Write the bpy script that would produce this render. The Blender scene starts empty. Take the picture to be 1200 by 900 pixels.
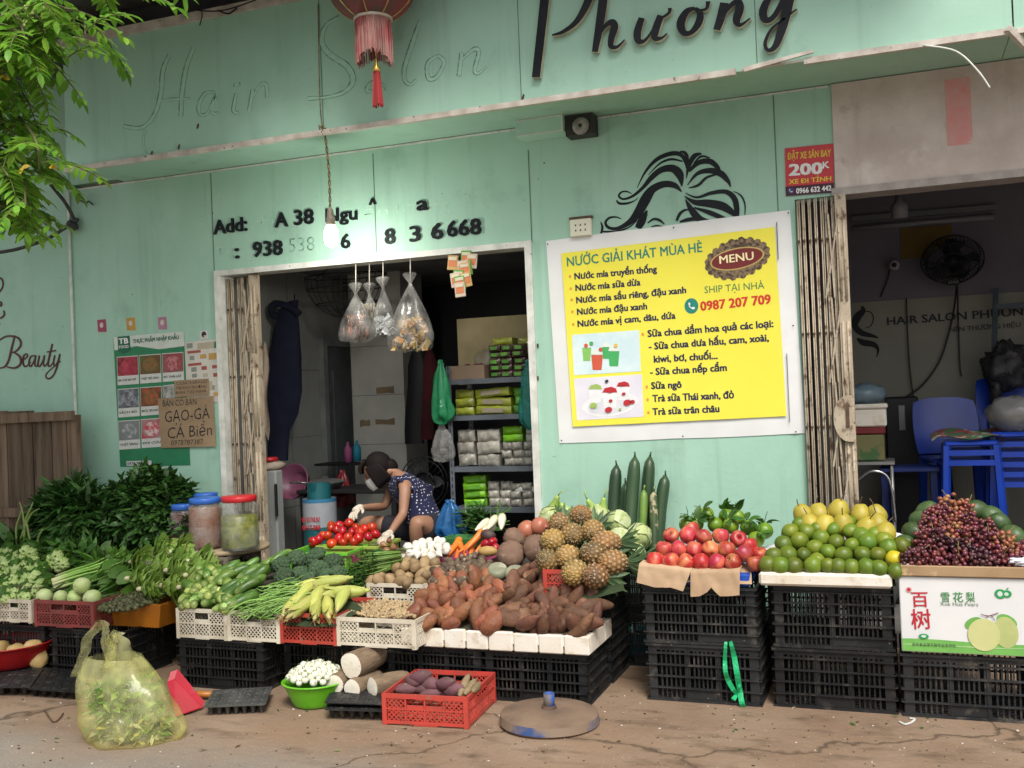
import bpy,math,random
from math import sin,cos,pi,radians,atan2,sqrt
from mathutils import Vector,Matrix,Euler,Quaternion,noise

random.seed(7)
scn=bpy.context.scene
COL=scn.collection
R=random.uniform

# ------------------------------------------------------------------ camera
YAW,PITCH,ROLL,FPX=radians(20.6),radians(.64),radians(-2.30),1200.0
CAM=Vector((0,-6.35,1.6))
FWD=Vector((-sin(YAW)*cos(PITCH),cos(YAW)*cos(PITCH),sin(PITCH)))
_r=Vector((cos(YAW),sin(YAW),0));_u=_r.cross(FWD)
RGT=cos(ROLL)*_r+sin(ROLL)*_u
UPV=-sin(ROLL)*_r+cos(ROLL)*_u
cd=bpy.data.cameras.new('camera');cam=bpy.data.objects.new('camera',cd);COL.objects.link(cam)
cd.sensor_width=36;cd.lens=36.0;cd.clip_start=.05;cd.clip_end=600
cam.matrix_world=Matrix(((RGT.x,UPV.x,-FWD.x,CAM.x),(RGT.y,UPV.y,-FWD.y,CAM.y),(RGT.z,UPV.z,-FWD.z,CAM.z),(0,0,0,1)))
scn.camera=cam

# ------------------------------------------------------------------ sky, sun, exposure
SUN_EL,SUN_AZ=radians(52),radians(150)
w=bpy.data.worlds.new("World");scn.world=w;w.use_nodes=True
nt=w.node_tree;bg=nt.nodes['Background']
sky=nt.nodes.new('ShaderNodeTexSky');sky.sky_type='NISHITA';sky.sun_disc=False
sky.sun_elevation=SUN_EL;sky.sun_rotation=SUN_AZ;sky.dust_density=4;sky.air_density=1.2
hs=nt.nodes.new('ShaderNodeHueSaturation');hs.inputs['Saturation'].default_value=.28
nt.links.new(sky.outputs[0],hs.inputs['Color']);nt.links.new(hs.outputs[0],bg.inputs[0])
bg.inputs[1].default_value=.075
sl=bpy.data.lights.new('sun','SUN');sl.energy=1.5;sl.angle=radians(20);sl.color=(1,.95,.87)
so=bpy.data.objects.new('sun',sl);COL.objects.link(so)
sdir=Vector((sin(SUN_AZ)*cos(SUN_EL),cos(SUN_AZ)*cos(SUN_EL),sin(SUN_EL)))
so.rotation_euler=(-sdir).to_track_quat('-Z','Y').to_euler();so.location=(2,-8,9)
vs=scn.view_settings;vs.view_transform='Standard';vs.look='None';vs.gamma=1;vs.exposure=1.08;vs.use_curve_mapping=False

# ------------------------------------------------------------------ helpers
def ray(px,py):return(px-600)*RGT-(py-450)*UPV+FPX*FWD
def at(px,py,y=None,z=None,x=None):
    d=ray(px,py)
    t=(y-CAM.y)/d.y if y is not None else(z-CAM.z)/d.z if z is not None else(x-CAM.x)/d.x
    return CAM+d*t
def on(px,py,y0,z0,y1,z1):
    """where the line of sight meets the sloping face of a heap"""
    d=ray(px,py);m=(z1-z0)/(y1-y0)
    t=(z0+m*(CAM.y-y0)-CAM.z)/(d.z-m*d.y)
    return CAM+d*t
def proj(p):
    v=Vector(p)-CAM;k=v.dot(FWD)
    return 600+FPX*v.dot(RGT)/k,450-FPX*v.dot(UPV)/k
def inside(p,poly):
    x,y=p;r=False;j=len(poly)-1
    for i in range(len(poly)):
        a,b=poly[i],poly[j]
        if(a[1]>y)!=(b[1]>y)and x<(b[0]-a[0])*(y-a[1])/(b[1]-a[1])+a[0]:r=not r
        j=i
    return r
def fill(poly,sl_,step,jit=.25,lift=0):
    """hexagonal scatter over the part of a sloping face that poly (image outline) covers"""
    pts=[on(a,b,*sl_)for a,b in poly]
    y0,z0,y1,z1=sl_;L=sqrt((y1-y0)**2+(z1-z0)**2)
    sd=Vector((0,(y1-y0)/L,(z1-z0)/L));o=Vector((0,y0,z0));n=Vector((0,-sd.z,sd.y))
    ss=[(p-o).dot(sd)for p in pts];xs=[p.x for p in pts]
    out=[];s=min(ss);k=0
    while s<=max(ss):
        x=min(xs)+(step/2 if k%2 else 0)
        while x<=max(xs):
            q=o+Vector((x+R(-jit,jit)*step,0,0))+sd*(s+R(-jit,jit)*step)+n*(lift*R(-1,1))
            q.x=x+R(-jit,jit)*step
            if inside(proj(q),poly):out.append(q)
            x+=step
        s+=step*.87;k+=1
    return out
def rotm(a=0,b=0,c=0):return Euler((a,b,c)).to_matrix()
def rrot():return Euler((R(0,6.3),R(0,6.3),R(0,6.3))).to_matrix()
def face_dir(d,roll=0):
    """rotation that turns local +Z to d"""
    return Vector(d).normalized().to_track_quat('Z','Y').to_matrix()@rotm(0,0,roll)
def smooth_path(pts,n=6):
    """Catmull-Rom through tuples of any length"""
    P=[tuple(map(float,p))for p in pts];out=[]
    for i in range(len(P)-1):
        p0=P[max(i-1,0)];p1=P[i];p2=P[i+1];p3=P[min(i+2,len(P)-1)]
        for k in range(n):
            t=k/n
            out.append(tuple(.5*(2*b+(c-a)*t+(2*a-5*b+4*c-d)*t*t+(3*b-a-3*c+d)*t**3)for a,b,c,d in zip(p0,p1,p2,p3)))
    out.append(P[-1]);return out

class MB:
    def __init__(s):s.v=[];s.f=[];s.m=[];s.s=[]
    def add(s,vs_,fs,mi=0,sm=False):
        o=len(s.v);s.v+=[tuple(p)for p in vs_]
        for f in fs:s.f.append(tuple(i+o for i in f));s.m.append(mi);s.s.append(sm)
        return s
    def box(s,x0,x1,y0,y1,z0,z1,mi=0,T=None):
        v=[Vector((x,y,z))for z in(z0,z1)for y in(y0,y1)for x in(x0,x1)]
        if T is not None:v=[T@p for p in v]
        return s.add(v,[(0,2,3,1),(4,5,7,6),(0,1,5,4),(2,6,7,3),(0,4,6,2),(1,3,7,5)],mi)
    def rbox(s,x0,x1,y0,y1,z0,z1,b=.01,mi=0,T=None):
        """box with chamfered edges"""
        vs_=[];X=(x0,x1);Y=(y0,y1);Z=(z0,z1)
        for k in(0,1):
            for j in(0,1):
                for i in(0,1):
                    sx,sy,sz=(1-2*i)*b,(1-2*j)*b,(1-2*k)*b
                    vs_+=[(X[i],Y[j]+sy,Z[k]+sz),(X[i]+sx,Y[j],Z[k]+sz),(X[i]+sx,Y[j]+sy,Z[k])]
        c=lambda i,j,k:(k*4+j*2+i)*3
        fs=[]
        for i in(0,1):fs.append((c(i,0,0),c(i,1,0),c(i,1,1),c(i,0,1)))
        for j in(0,1):fs.append(tuple(q+1 for q in(c(0,j,0),c(1,j,0),c(1,j,1),c(0,j,1))))
        for k in(0,1):fs.append(tuple(q+2 for q in(c(0,0,k),c(1,0,k),c(1,1,k),c(0,1,k))))
        for k in(0,1):
            for j in(0,1):fs.append((c(0,j,k)+1,c(1,j,k)+1,c(1,j,k)+2,c(0,j,k)+2))
            for i in(0,1):fs.append((c(i,0,k),c(i,1,k),c(i,1,k)+2,c(i,0,k)+2))
        for j in(0,1):
            for i in(0,1):fs.append((c(i,j,0),c(i,j,1),c(i,j,1)+1,c(i,j,0)+1))
        for k in(0,1):
            for j in(0,1):
                for i in(0,1):fs.append((c(i,j,k),c(i,j,k)+1,c(i,j,k)+2))
        cx=Vector(((x0+x1)/2,(y0+y1)/2,(z0+z1)/2));V_=[Vector(p)for p in vs_]
        out=[]
        for f in fs:
            n=(V_[f[1]]-V_[f[0]]).cross(V_[f[2]]-V_[f[0]])
            out.append(f if n.dot(V_[f[0]]-cx)>0 else f[::-1])
        if T is not None:V_=[T@p for p in V_]
        return s.add(V_,out,mi)
    def tube(s,pts,r,n=8,mi=0,sm=True,cap=True):
        pts=[Vector(p)for p in pts];m=len(pts);rr=r if isinstance(r,(list,tuple))else[r]*m
        t0=(pts[1]-pts[0]).normalized();a=t0.orthogonal().normalized();vs_=[]
        for i,p in enumerate(pts):
            t=(pts[min(i+1,m-1)]-pts[max(i-1,0)])
            t=t.normalized()if t.length>1e-9 else t0
            a=(a-t*a.dot(t));a=a.normalized()if a.length>1e-6 else t.orthogonal().normalized();b=t.cross(a)
            for k in range(n):
                g=2*pi*k/n;vs_.append(p+(a*cos(g)+b*sin(g))*rr[i])
        fs=[(i*n+k,i*n+(k+1)%n,(i+1)*n+(k+1)%n,(i+1)*n+k)for i in range(m-1)for k in range(n)]
        s.add(vs_,fs,mi,sm)
        if cap:
            o=len(s.v)-len(vs_)
            s.f+=[tuple(o+k for k in range(n))[::-1],tuple(o+(m-1)*n+k for k in range(n))];s.m+=[mi,mi];s.s+=[False,False]
        return s
    def lathe(s,prof,n=16,T=None,mi=0,sm=True,fn=None,cap=True):
        vs_=[]
        for r,z in prof:
            for k in range(n):
                g=2*pi*k/n;p=Vector((r*cos(g),r*sin(g),z))
                if fn:p=fn(p,g,z)
                vs_.append(T@p if T is not None else p)
        m=len(prof)
        fs=[(i*n+k,i*n+(k+1)%n,(i+1)*n+(k+1)%n,(i+1)*n+k)for i in range(m-1)for k in range(n)]
        s.add(vs_,fs,mi,sm)
        if cap:
            o=len(s.v)-len(vs_)
            for q,i in((0,0),(1,m-1)):
                if prof[i][0]>1e-5:
                    f=tuple(o+i*n+k for k in range(n));s.f.append(f if q else f[::-1]);s.m.append(mi);s.s.append(False)
        return s
    def ell(s,c,r,M=None,nu=12,nv=8,mi=0,fn=None):
        c=Vector(c);vs_=[]
        for j in range(nv+1):
            th=pi*j/nv
            for k in range(nu):
                g=2*pi*k/nu;d=Vector((sin(th)*cos(g),sin(th)*sin(g),-cos(th)))
                p=Vector((d.x*r[0],d.y*r[1],d.z*r[2]))
                if fn:p=fn(p,d)
                if M is not None:p=M@p
                vs_.append(c+p)
        fs=[(j*nu+k,j*nu+(k+1)%nu,(j+1)*nu+(k+1)%nu,(j+1)*nu+k)for j in range(nv)for k in range(nu)]
        return s.add(vs_,fs,mi,True)
    def grid(s,rows,mi=0,sm=True,flip=False):
        n=len(rows[0]);vs_=[p for r_ in rows for p in r_]
        fs=[(i*n+k,i*n+k+1,(i+1)*n+k+1,(i+1)*n+k)for i in range(len(rows)-1)for k in range(n-1)]
        if flip:fs=[f[::-1]for f in fs]
        return s.add(vs_,fs,mi,sm)
    def leaf(s,base,d,up,L,W,curl=.3,fold=.25,mi=0,n=4,ruff=0):
        d=Vector(d).normalized();up=Vector(up);sd=d.cross(up)
        sd=sd.normalized()if sd.length>1e-4 else d.orthogonal().normalized();up=sd.cross(d).normalized();base=Vector(base);rows=[]
        for i in range(n+1):
            t=i/n;wd=W*.5*(sin(pi*min(1,.06+t*.94))**.75)
            c=base+d*(L*t*(1-.25*abs(curl)*t))+up*(-curl*L*t*t)
            e=ruff*R(-1,1)*W
            rows.append((c-sd*wd+up*(wd*fold+e),c,c+sd*wd+up*(wd*fold-e)))
        return s.grid(rows,mi)
    def slab(s,pts,off,mi=0,ms=None):
        """polygon extruded by off"""
        n=len(pts);pts=[Vector(p)for p in pts];off=Vector(off);ms=mi if ms is None else ms
        nm=sum(((pts[i]-pts[0]).cross(pts[(i+1)%n]-pts[0])for i in range(1,n)),Vector())
        if nm.dot(off)<0:pts=pts[::-1]
        s.add(pts+[p+off for p in pts],[tuple(range(n,2*n))],mi)
        o=len(s.v)-2*n;s.f.append(tuple(o+k for k in range(n))[::-1]);s.m.append(mi);s.s.append(False)
        for k in range(n):
            s.f.append((o+k,o+(k+1)%n,o+n+(k+1)%n,o+n+k));s.m.append(ms);s.s.append(False)
        return s
    def stroke(s,P,off,mi=0,ms=None,rnd=True):
        """brush stroke: P is a list of (point, width) on a plane whose outward normal is along off; extruded by off"""
        nrm=Vector(off).normalized();ms=mi if ms is None else ms;L_=[];R_=[]
        for i,(p,wd)in enumerate(P):
            t=(P[min(i+1,len(P)-1)][0]-P[max(i-1,0)][0]);sd=nrm.cross(t)
            sd=sd.normalized()if sd.length>1e-9 else Vector((1,0,0))
            L_.append(p+sd*wd/2);R_.append(p-sd*wd/2)
        off=Vector(off);n=len(P);o=len(s.v)
        s.v+=[tuple(p)for p in L_]+[tuple(p)for p in R_]+[tuple(p+off)for p in L_]+[tuple(p+off)for p in R_]
        for i in range(n-1):
            for f,m in(((2*n+i,2*n+i+1,3*n+i+1,3*n+i),mi),((i,2*n+i,2*n+i+1,i+1),ms),((n+i,n+i+1,3*n+i+1,3*n+i),ms)):
                s.f.append(tuple(o+q for q in f));s.m.append(m);s.s.append(False)
        for f in((0,n,3*n,2*n),(n-1,3*n-1,4*n-1,2*n-1)):
            s.f.append(tuple(o+q for q in f));s.m.append(ms);s.s.append(False)
        return s
    def mesh(s,name,mats):
        me=bpy.data.meshes.new(name);me.from_pydata(s.v,[],s.f)
        me.polygons.foreach_set('material_index',s.m);me.polygons.foreach_set('use_smooth',s.s)
        for m in(mats if isinstance(mats,(list,tuple))else[mats]):me.materials.append(m)
        me.update();return me
    def build(s,name,mats,parent=None,loc=None,rot=None):
        """parent's transform is identity unless loc is given: parts carry world coordinates"""
        o=bpy.data.objects.new(name,s.mesh(name,mats));COL.objects.link(o)
        if parent is not None:o.parent=parent;o.matrix_parent_inverse=Matrix.Identity(4)
        if loc is not None:o.location=loc
        if rot is not None:o.rotation_euler=rot.to_euler()
        return o

def tag(o,label=None,cat=None,group=None,kind=None):
    if label:o['label']=label
    if cat:o['category']=cat
    if group:o['group']=group
    if kind:o['kind']=kind
    return o
def empty(name,loc,label=None,cat=None,group=None):
    o=bpy.data.objects.new(name,None);COL.objects.link(o);o.empty_display_size=.05
    o.location=loc;return tag(o,label,cat,group)
def under(root,*parts):
    """parent world-space parts to a thing whose Empty stands at its base"""
    for p in parts:
        p.parent=root;p.matrix_parent_inverse=Matrix.Translation(-Vector(root.location))
    return root
def put(name,me,loc,rot=None,sc=1,label=None,cat=None,group=None):
    o=bpy.data.objects.new(name,me);COL.objects.link(o)
    o.location=loc
    if rot is not None:o.rotation_euler=rot.to_euler()
    o.scale=(sc,sc,sc)if not isinstance(sc,(tuple,list))else sc
    return tag(o,label,cat,group)
ORD='first second third fourth fifth sixth seventh eighth ninth tenth eleventh twelfth thirteenth fourteenth fifteenth sixteenth'.split()

# ------------------------------------------------------------------ materials
def AW(px):
    """level directions seen at image column px: away from the viewer, and to the right"""
    a=YAW+math.atan((600-px)/FPX);return Vector((-sin(a),cos(a),0)),Vector((cos(a),sin(a),0))
def mat(name,c,c2=None,rough=.6,scale=6,lo=.35,hi=.65,bump=0,bscale=40,rand=0,isl=0,spec=.5,detail=4,stretch=None,
        emit=0,spots=None,hue=0,metal=0,sheen=0,coat=0,world=False,tip=None):
    m=bpy.data.materials.new(name);m.use_nodes=True;N=m.node_tree.nodes;L=m.node_tree.links;b=N['Principled BSDF']
    b.inputs['Roughness'].default_value=rough;b.inputs['Specular IOR Level'].default_value=spec;b.inputs['Metallic'].default_value=metal
    if coat:b.inputs['Coat Weight'].default_value=coat;b.inputs['Coat Roughness'].default_value=.15
    tc=N.new('ShaderNodeTexCoord');vec=tc.outputs['Object']
    if world:
        g=N.new('ShaderNodeNewGeometry');vec=g.outputs['Position']
    else:
        oi=N.new('ShaderNodeObjectInfo');va=N.new('ShaderNodeVectorMath');va.operation='MULTIPLY_ADD'
        L.new(oi.outputs['Random'],va.inputs[0]);va.inputs[1].default_value=(17,29,41);L.new(vec,va.inputs[2]);vec=va.outputs[0]
    if stretch:
        mp=N.new('ShaderNodeMapping');mp.inputs['Scale'].default_value=stretch;L.new(vec,mp.inputs['Vector']);vec=mp.outputs[0]
    def ns(sc,det=detail,rgh=.55):
        n=N.new('ShaderNodeTexNoise');n.inputs['Scale'].default_value=sc;n.inputs['Detail'].default_value=det;n.inputs['Roughness'].default_value=rgh
        L.new(vec,n.inputs['Vector']);return n.outputs['Fac']
    def ramp(fac,a,b_):
        r=N.new('ShaderNodeMapRange');r.inputs['From Min'].default_value=a;r.inputs['From Max'].default_value=b_;L.new(fac,r.inputs['Value']);return r.outputs[0]
    def mix(fac,a,b_,mode='MIX'):
        x=N.new('ShaderNodeMix');x.data_type='RGBA';x.blend_type=mode
        for sock,val in((x.inputs[0],fac),(x.inputs[6],a),(x.inputs[7],b_)):
            if isinstance(val,(int,float)):sock.default_value=val
            elif isinstance(val,tuple):sock.default_value=val if len(val)==4 else(*val,1)
            else:L.new(val,sock)
        return x.outputs[2]
    col=(*c,1)
    if c2:col=mix(ramp(ns(scale),lo,hi),c,c2)
    if tip:      # (colour, axis, from, to): a real colour change along the thing
        sx=N.new('ShaderNodeSeparateXYZ');L.new(tc.outputs['Object'],sx.inputs[0])
        col=mix(ramp(sx.outputs[tip[1]],tip[2],tip[3]),col,tip[0])
    if spots:    # (colour, scale, lo, hi)
        for sp in(spots if isinstance(spots,list)else[spots]):col=mix(ramp(ns(sp[1],6,.6),sp[2],sp[3]),col,sp[0])
    if rand or isl or hue:
        h=N.new('ShaderNodeHueSaturation')
        if isinstance(col,tuple):h.inputs['Color'].default_value=col
        else:L.new(col,h.inputs['Color'])
        if isl:
            g=N.new('ShaderNodeNewGeometry');src=g.outputs['Random Per Island'];amt=isl
        else:src=oi.outputs['Random'];amt=rand
        r=N.new('ShaderNodeMapRange');L.new(src,r.inputs['Value']);r.inputs['To Min'].default_value=1-amt;r.inputs['To Max'].default_value=1+amt;L.new(r.outputs[0],h.inputs['Value'])
        if hue:
            r2=N.new('ShaderNodeMapRange');mm=N.new('ShaderNodeMath');mm.operation='FRACT';m3=N.new('ShaderNodeMath');m3.operation='MULTIPLY';m3.inputs[1].default_value=7.31
            L.new(src,m3.inputs[0]);L.new(m3.outputs[0],mm.inputs[0]);L.new(mm.outputs[0],r2.inputs['Value'])
            r2.inputs['To Min'].default_value=.5-hue;r2.inputs['To Max'].default_value=.5+hue;L.new(r2.outputs[0],h.inputs['Hue'])
        col=h.outputs[0]
    if isinstance(col,tuple):b.inputs['Base Color'].default_value=col
    else:L.new(col,b.inputs['Base Color'])
    if bump:
        bp=N.new('ShaderNodeBump');bp.inputs['Strength'].default_value=bump;bp.inputs['Distance'].default_value=.02
        L.new(ns(bscale,6,.6),bp.inputs['Height']);L.new(bp.outputs[0],b.inputs['Normal'])
    if emit:
        b.inputs['Emission Color'].default_value=(*c,1);b.inputs['Emission Strength'].default_value=emit
    return m
def film(name,c,alpha=.35,rough=.2):
    """thin clear plastic film"""
    m=bpy.data.materials.new(name);m.use_nodes=True;N=m.node_tree.nodes;L=m.node_tree.links;b=N['Principled BSDF']
    b.inputs['Base Color'].default_value=(*c,1);b.inputs['Roughness'].default_value=rough;b.inputs['Specular IOR Level'].default_value=.8
    t=N.new('ShaderNodeBsdfTransparent');t.inputs[0].default_value=(*[.5+.5*q for q in c],1);mx=N.new('ShaderNodeMixShader')
    no=N.new('ShaderNodeTexNoise');no.inputs['Scale'].default_value=9;no.inputs['Detail'].default_value=3;tc=N.new('ShaderNodeTexCoord');L.new(tc.outputs['Object'],no.inputs['Vector'])
    r=N.new('ShaderNodeMapRange');r.inputs['From Min'].default_value=.3;r.inputs['From Max'].default_value=.7;r.inputs['To Min'].default_value=max(0,alpha-.15);r.inputs['To Max'].default_value=min(1,alpha+.2)
    L.new(no.outputs['Fac'],r.inputs['Value']);L.new(r.outputs[0],mx.inputs[0])
    bp=N.new('ShaderNodeBump');bp.inputs['Strength'].default_value=.6;bp.inputs['Distance'].default_value=.02;L.new(no.outputs['Fac'],bp.inputs['Height']);L.new(bp.outputs[0],b.inputs['Normal'])
    tl=N.new('ShaderNodeBsdfTranslucent');tl.inputs[0].default_value=(*c,1);m2=N.new('ShaderNodeMixShader');m2.inputs[0].default_value=.35
    L.new(b.outputs[0],m2.inputs[1]);L.new(tl.outputs[0],m2.inputs[2])
    L.new(t.outputs[0],mx.inputs[1]);L.new(m2.outputs[0],mx.inputs[2]);L.new(mx.outputs[0],N['Material Output'].inputs[0])
    return m
def leafmat(name,c,c2,isl=.3,tr=.25,rough=.5):
    m=mat(name,c,c2,rough=rough,isl=isl,scale=12,hue=.012);N=m.node_tree.nodes;L=m.node_tree.links;b=N['Principled BSDF']
    tl=N.new('ShaderNodeBsdfTranslucent');mx=N.new('ShaderNodeMixShader');mx.inputs[0].default_value=tr
    src=b.inputs['Base Color'].links[0].from_socket;L.new(src,tl.inputs[0]);L.new(b.outputs[0],mx.inputs[1]);L.new(tl.outputs[0],mx.inputs[2]);L.new(mx.outputs[0],N['Material Output'].inputs[0])
    return m
MINT,MINT2=(.36,.59,.47),(.32,.535,.42)
mt={}
mt['wall']=mat('mint_paint',MINT,MINT2,rough=.55,scale=1.3,bump=.08,bscale=30,world=True,spots=[((.21,.36,.28),2.6,.58,.86),((.14,.2,.15),23,.67,.75)])
mt['fascia']=mat('mint_panel',(.36,.59,.47),(.315,.525,.415),rough=.5,scale=1.1,bump=.05,bscale=22,world=True,spots=[((.21,.37,.29),3.1,.6,.85),((.2,.26,.2),31,.7,.78)])
mt['trim']=mat('old_white_trim',(.62,.58,.52),(.42,.36,.31),scale=9,rough=.6,spots=((.16,.12,.09),22,.63,.7))
mt['white_trim']=mat('white_trim',(.72,.72,.68),(.5,.52,.47),scale=9,rough=.55,spots=((.2,.18,.14),26,.66,.72))
mt['plaster']=mat('patchy_plaster',(.64,.56,.52),(.5,.42,.38),rough=.9,scale=3.5,bump=.55,bscale=14,spots=[((.36,.28,.25),5,.6,.75),((.7,.64,.61),3.1,.55,.7)])
mt['pink']=mat('pink_patch',(.66,.26,.25),(.6,.34,.32),rough=.8,scale=18,spots=((.62,.5,.46),9,.6,.66))
mt['dark_seam']=mat('dark_seam',(.10,.16,.12))
mt['black_letter']=mat('black_acrylic',(.006,.007,.011),(.014,.015,.018),rough=.4,scale=5,spec=.2)
mt['cream_edge']=mat('cream_letter_edge',(.66,.6,.47),(.42,.36,.27),scale=12)
mt['ghost']=mat('bare_letter_mark',(.38,.62,.49),(.335,.56,.44),scale=30,lo=.4,hi=.6)
mt['ghost_dark']=mat('dark_letter_mark',(.10,.17,.125),(.22,.4,.3),scale=25,lo=.45,hi=.55)
mt['wine']=mat('wine_red_letter',(.07,.012,.016),(.1,.02,.025),rough=.4)
mt['gate']=mat('rusty_cream_steel',(.46,.39,.29),(.36,.29,.21),rough=.55,scale=16,stretch=(1,1,.7),spots=[((.1,.055,.03),14,.56,.66),((.05,.03,.02),60,.62,.68)])
mt['dark']=mat('near_black',(.01,.01,.011),rough=.6)
mt['rust']=mat('rusty_iron',(.13,.07,.04),(.06,.035,.025),scale=20,rough=.8)
mt['tile']=mat('greyish_tile',(.43,.44,.42),(.34,.35,.33),scale=3,rough=.45)
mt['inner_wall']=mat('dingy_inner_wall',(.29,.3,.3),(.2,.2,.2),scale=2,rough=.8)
mt['inner_dark']=mat('dark_building_shell',(.045,.047,.055),(.03,.03,.035),scale=2)  # dark colour of inner walls, salon ceiling and roof
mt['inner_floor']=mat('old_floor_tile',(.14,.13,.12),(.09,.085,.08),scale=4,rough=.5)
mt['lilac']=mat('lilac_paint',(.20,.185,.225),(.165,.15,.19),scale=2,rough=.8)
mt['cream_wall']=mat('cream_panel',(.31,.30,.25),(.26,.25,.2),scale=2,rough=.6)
mt['white']=mat('white_plastic',(.78,.78,.76),(.66,.66,.63),scale=5,rough=.45)
mt['ivory']=mat('ivory_plastic',(.72,.7,.56),rough=.4)
def streaks(m,c,k=.4,sc=(7,7,.3),lo=.54,hi=.74):
    """rain streaks and grime runs down a painted face"""
    N=m.node_tree.nodes;L=m.node_tree.links;b=N['Principled BSDF'];src=b.inputs['Base Color'].links[0].from_socket
    g=N.new('ShaderNodeNewGeometry');mp=N.new('ShaderNodeMapping');mp.inputs['Scale'].default_value=sc;L.new(g.outputs['Position'],mp.inputs['Vector'])
    n=N.new('ShaderNodeTexNoise');n.inputs['Scale'].default_value=1;n.inputs['Detail'].default_value=7;n.inputs['Roughness'].default_value=.65;L.new(mp.outputs[0],n.inputs['Vector'])
    r=N.new('ShaderNodeMapRange');r.inputs['From Min'].default_value=lo;r.inputs['From Max'].default_value=hi;r.inputs['To Max'].default_value=k;L.new(n.outputs['Fac'],r.inputs['Value'])
    x=N.new('ShaderNodeMix');x.data_type='RGBA';L.new(r.outputs[0],x.inputs[0]);L.new(src,x.inputs[6]);x.inputs[7].default_value=(*c,1);L.new(x.outputs[2],b.inputs['Base Color'])
streaks(mt['wall'],(.19,.30,.24),.45);streaks(mt['wall'],(.40,.62,.51),.5,(2.2,2.2,1.1),.5,.62);streaks(mt['fascia'],(.19,.30,.25),.4);streaks(mt['fascia'],(.38,.60,.5),.45,(1.7,1.7,1.4),.5,.62);streaks(mt['plaster'],(.33,.25,.21),.5,(5,5,.5))
mt['ground']=None
print('part1')
# ------------------------------------------------------------------ ground
def ground_material():
    m=bpy.data.materials.new('pavement_and_road');m.use_nodes=True;N=m.node_tree.nodes;L=m.node_tree.links;b=N['Principled BSDF']
    b.inputs['Roughness'].default_value=.85;b.inputs['Specular IOR Level'].default_value=.3
    g=N.new('ShaderNodeNewGeometry');pos=g.outputs['Position']
    def ns(sc,det=6,rg=.6,st=None):
        v=pos
        if st:
            mp=N.new('ShaderNodeMapping');mp.inputs['Scale'].default_value=st;L.new(pos,mp.inputs['Vector']);v=mp.outputs[0]
        n=N.new('ShaderNodeTexNoise');n.inputs['Scale'].default_value=sc;n.inputs['Detail'].default_value=det;n.inputs['Roughness'].default_value=rg;L.new(v,n.inputs['Vector']);return n.outputs['Fac']
    def rmp(f,a,c):
        r=N.new('ShaderNodeMapRange');r.inputs['From Min'].default_value=a;r.inputs['From Max'].default_value=c;L.new(f,r.inputs['Value']);return r.outputs[0]
    def mix(f,a,c):
        x=N.new('ShaderNodeMix');x.data_type='RGBA'
        for s,v in((x.inputs[0],f),(x.inputs[6],a),(x.inputs[7],c)):
            if isinstance(v,tuple):s.default_value=(*v,1)
            else:L.new(v,s)
        return x.outputs[2]
    brown=mix(rmp(ns(1.6),.3,.7),(.205,.132,.085),(.285,.205,.145))
    brown=mix(rmp(ns(3.7,st=(1,2.2,1)),.52,.72),brown,(.115,.076,.052))
    brown=mix(rmp(ns(.9),.5,.68),brown,(.255,.168,.108))
    brown=mix(rmp(ns(60),.64,.7),brown,(.42,.36,.29))
    brown=mix(rmp(ns(34),.67,.72),brown,(.07,.05,.035))
    road=mix(rmp(ns(2.2),.3,.7),(.19,.172,.15),(.26,.235,.205))
    road=mix(rmp(ns(90),.58,.68),road,(.42,.4,.37));road=mix(rmp(ns(55),.66,.71),road,(.09,.085,.08))
    sx=N.new('ShaderNodeSeparateXYZ');L.new(pos,sx.inputs[0])
    ad=N.new('ShaderNodeMath');ad.operation='MULTIPLY_ADD';L.new(ns(1.4),ad.inputs[0]);ad.inputs[1].default_value=.9;L.new(sx.outputs[1],ad.inputs[2])
    col=mix(rmp(ad.outputs[0],-1.7,-2.35),brown,road)
    # hairline cracks
    vo=N.new('ShaderNodeTexVoronoi');vo.feature='DISTANCE_TO_EDGE';vo.inputs['Scale'].default_value=.33
    nz=N.new('ShaderNodeTexNoise');nz.inputs['Scale'].default_value=2.5;nz.inputs['Detail'].default_value=6;L.new(pos,nz.inputs['Vector'])
    va=N.new('ShaderNodeVectorMath');va.operation='MULTIPLY_ADD';L.new(nz.outputs['Color'],va.inputs[0]);va.inputs[1].default_value=(.55,.55,0);L.new(pos,va.inputs[2]);L.new(va.outputs[0],vo.inputs['Vector'])
    col=mix(rmp(vo.outputs['Distance'],(.005),.0005),col,(.10,.068,.046))
    L.new(col,b.inputs['Base Color'])
    bp=N.new('ShaderNodeBump');bp.inputs['Strength'].default_value=.55;bp.inputs['Distance'].default_value=.02
    mm=N.new('ShaderNodeMath');mm.operation='MULTIPLY_ADD';L.new(ns(28),mm.inputs[0]);mm.inputs[1].default_value=.5;L.new(ns(4),mm.inputs[2]);L.new(mm.outputs[0],bp.inputs['Height']);L.new(bp.outputs[0],b.inputs['Normal'])
    return m
mt['ground']=ground_material()
b=MB();b.add([(-250,-250,0),(250,-250,0),(250,250,0),(-250,250,0)],[(0,1,2,3)])
tag(b.build('ground',mt['ground']),kind='structure')

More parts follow.
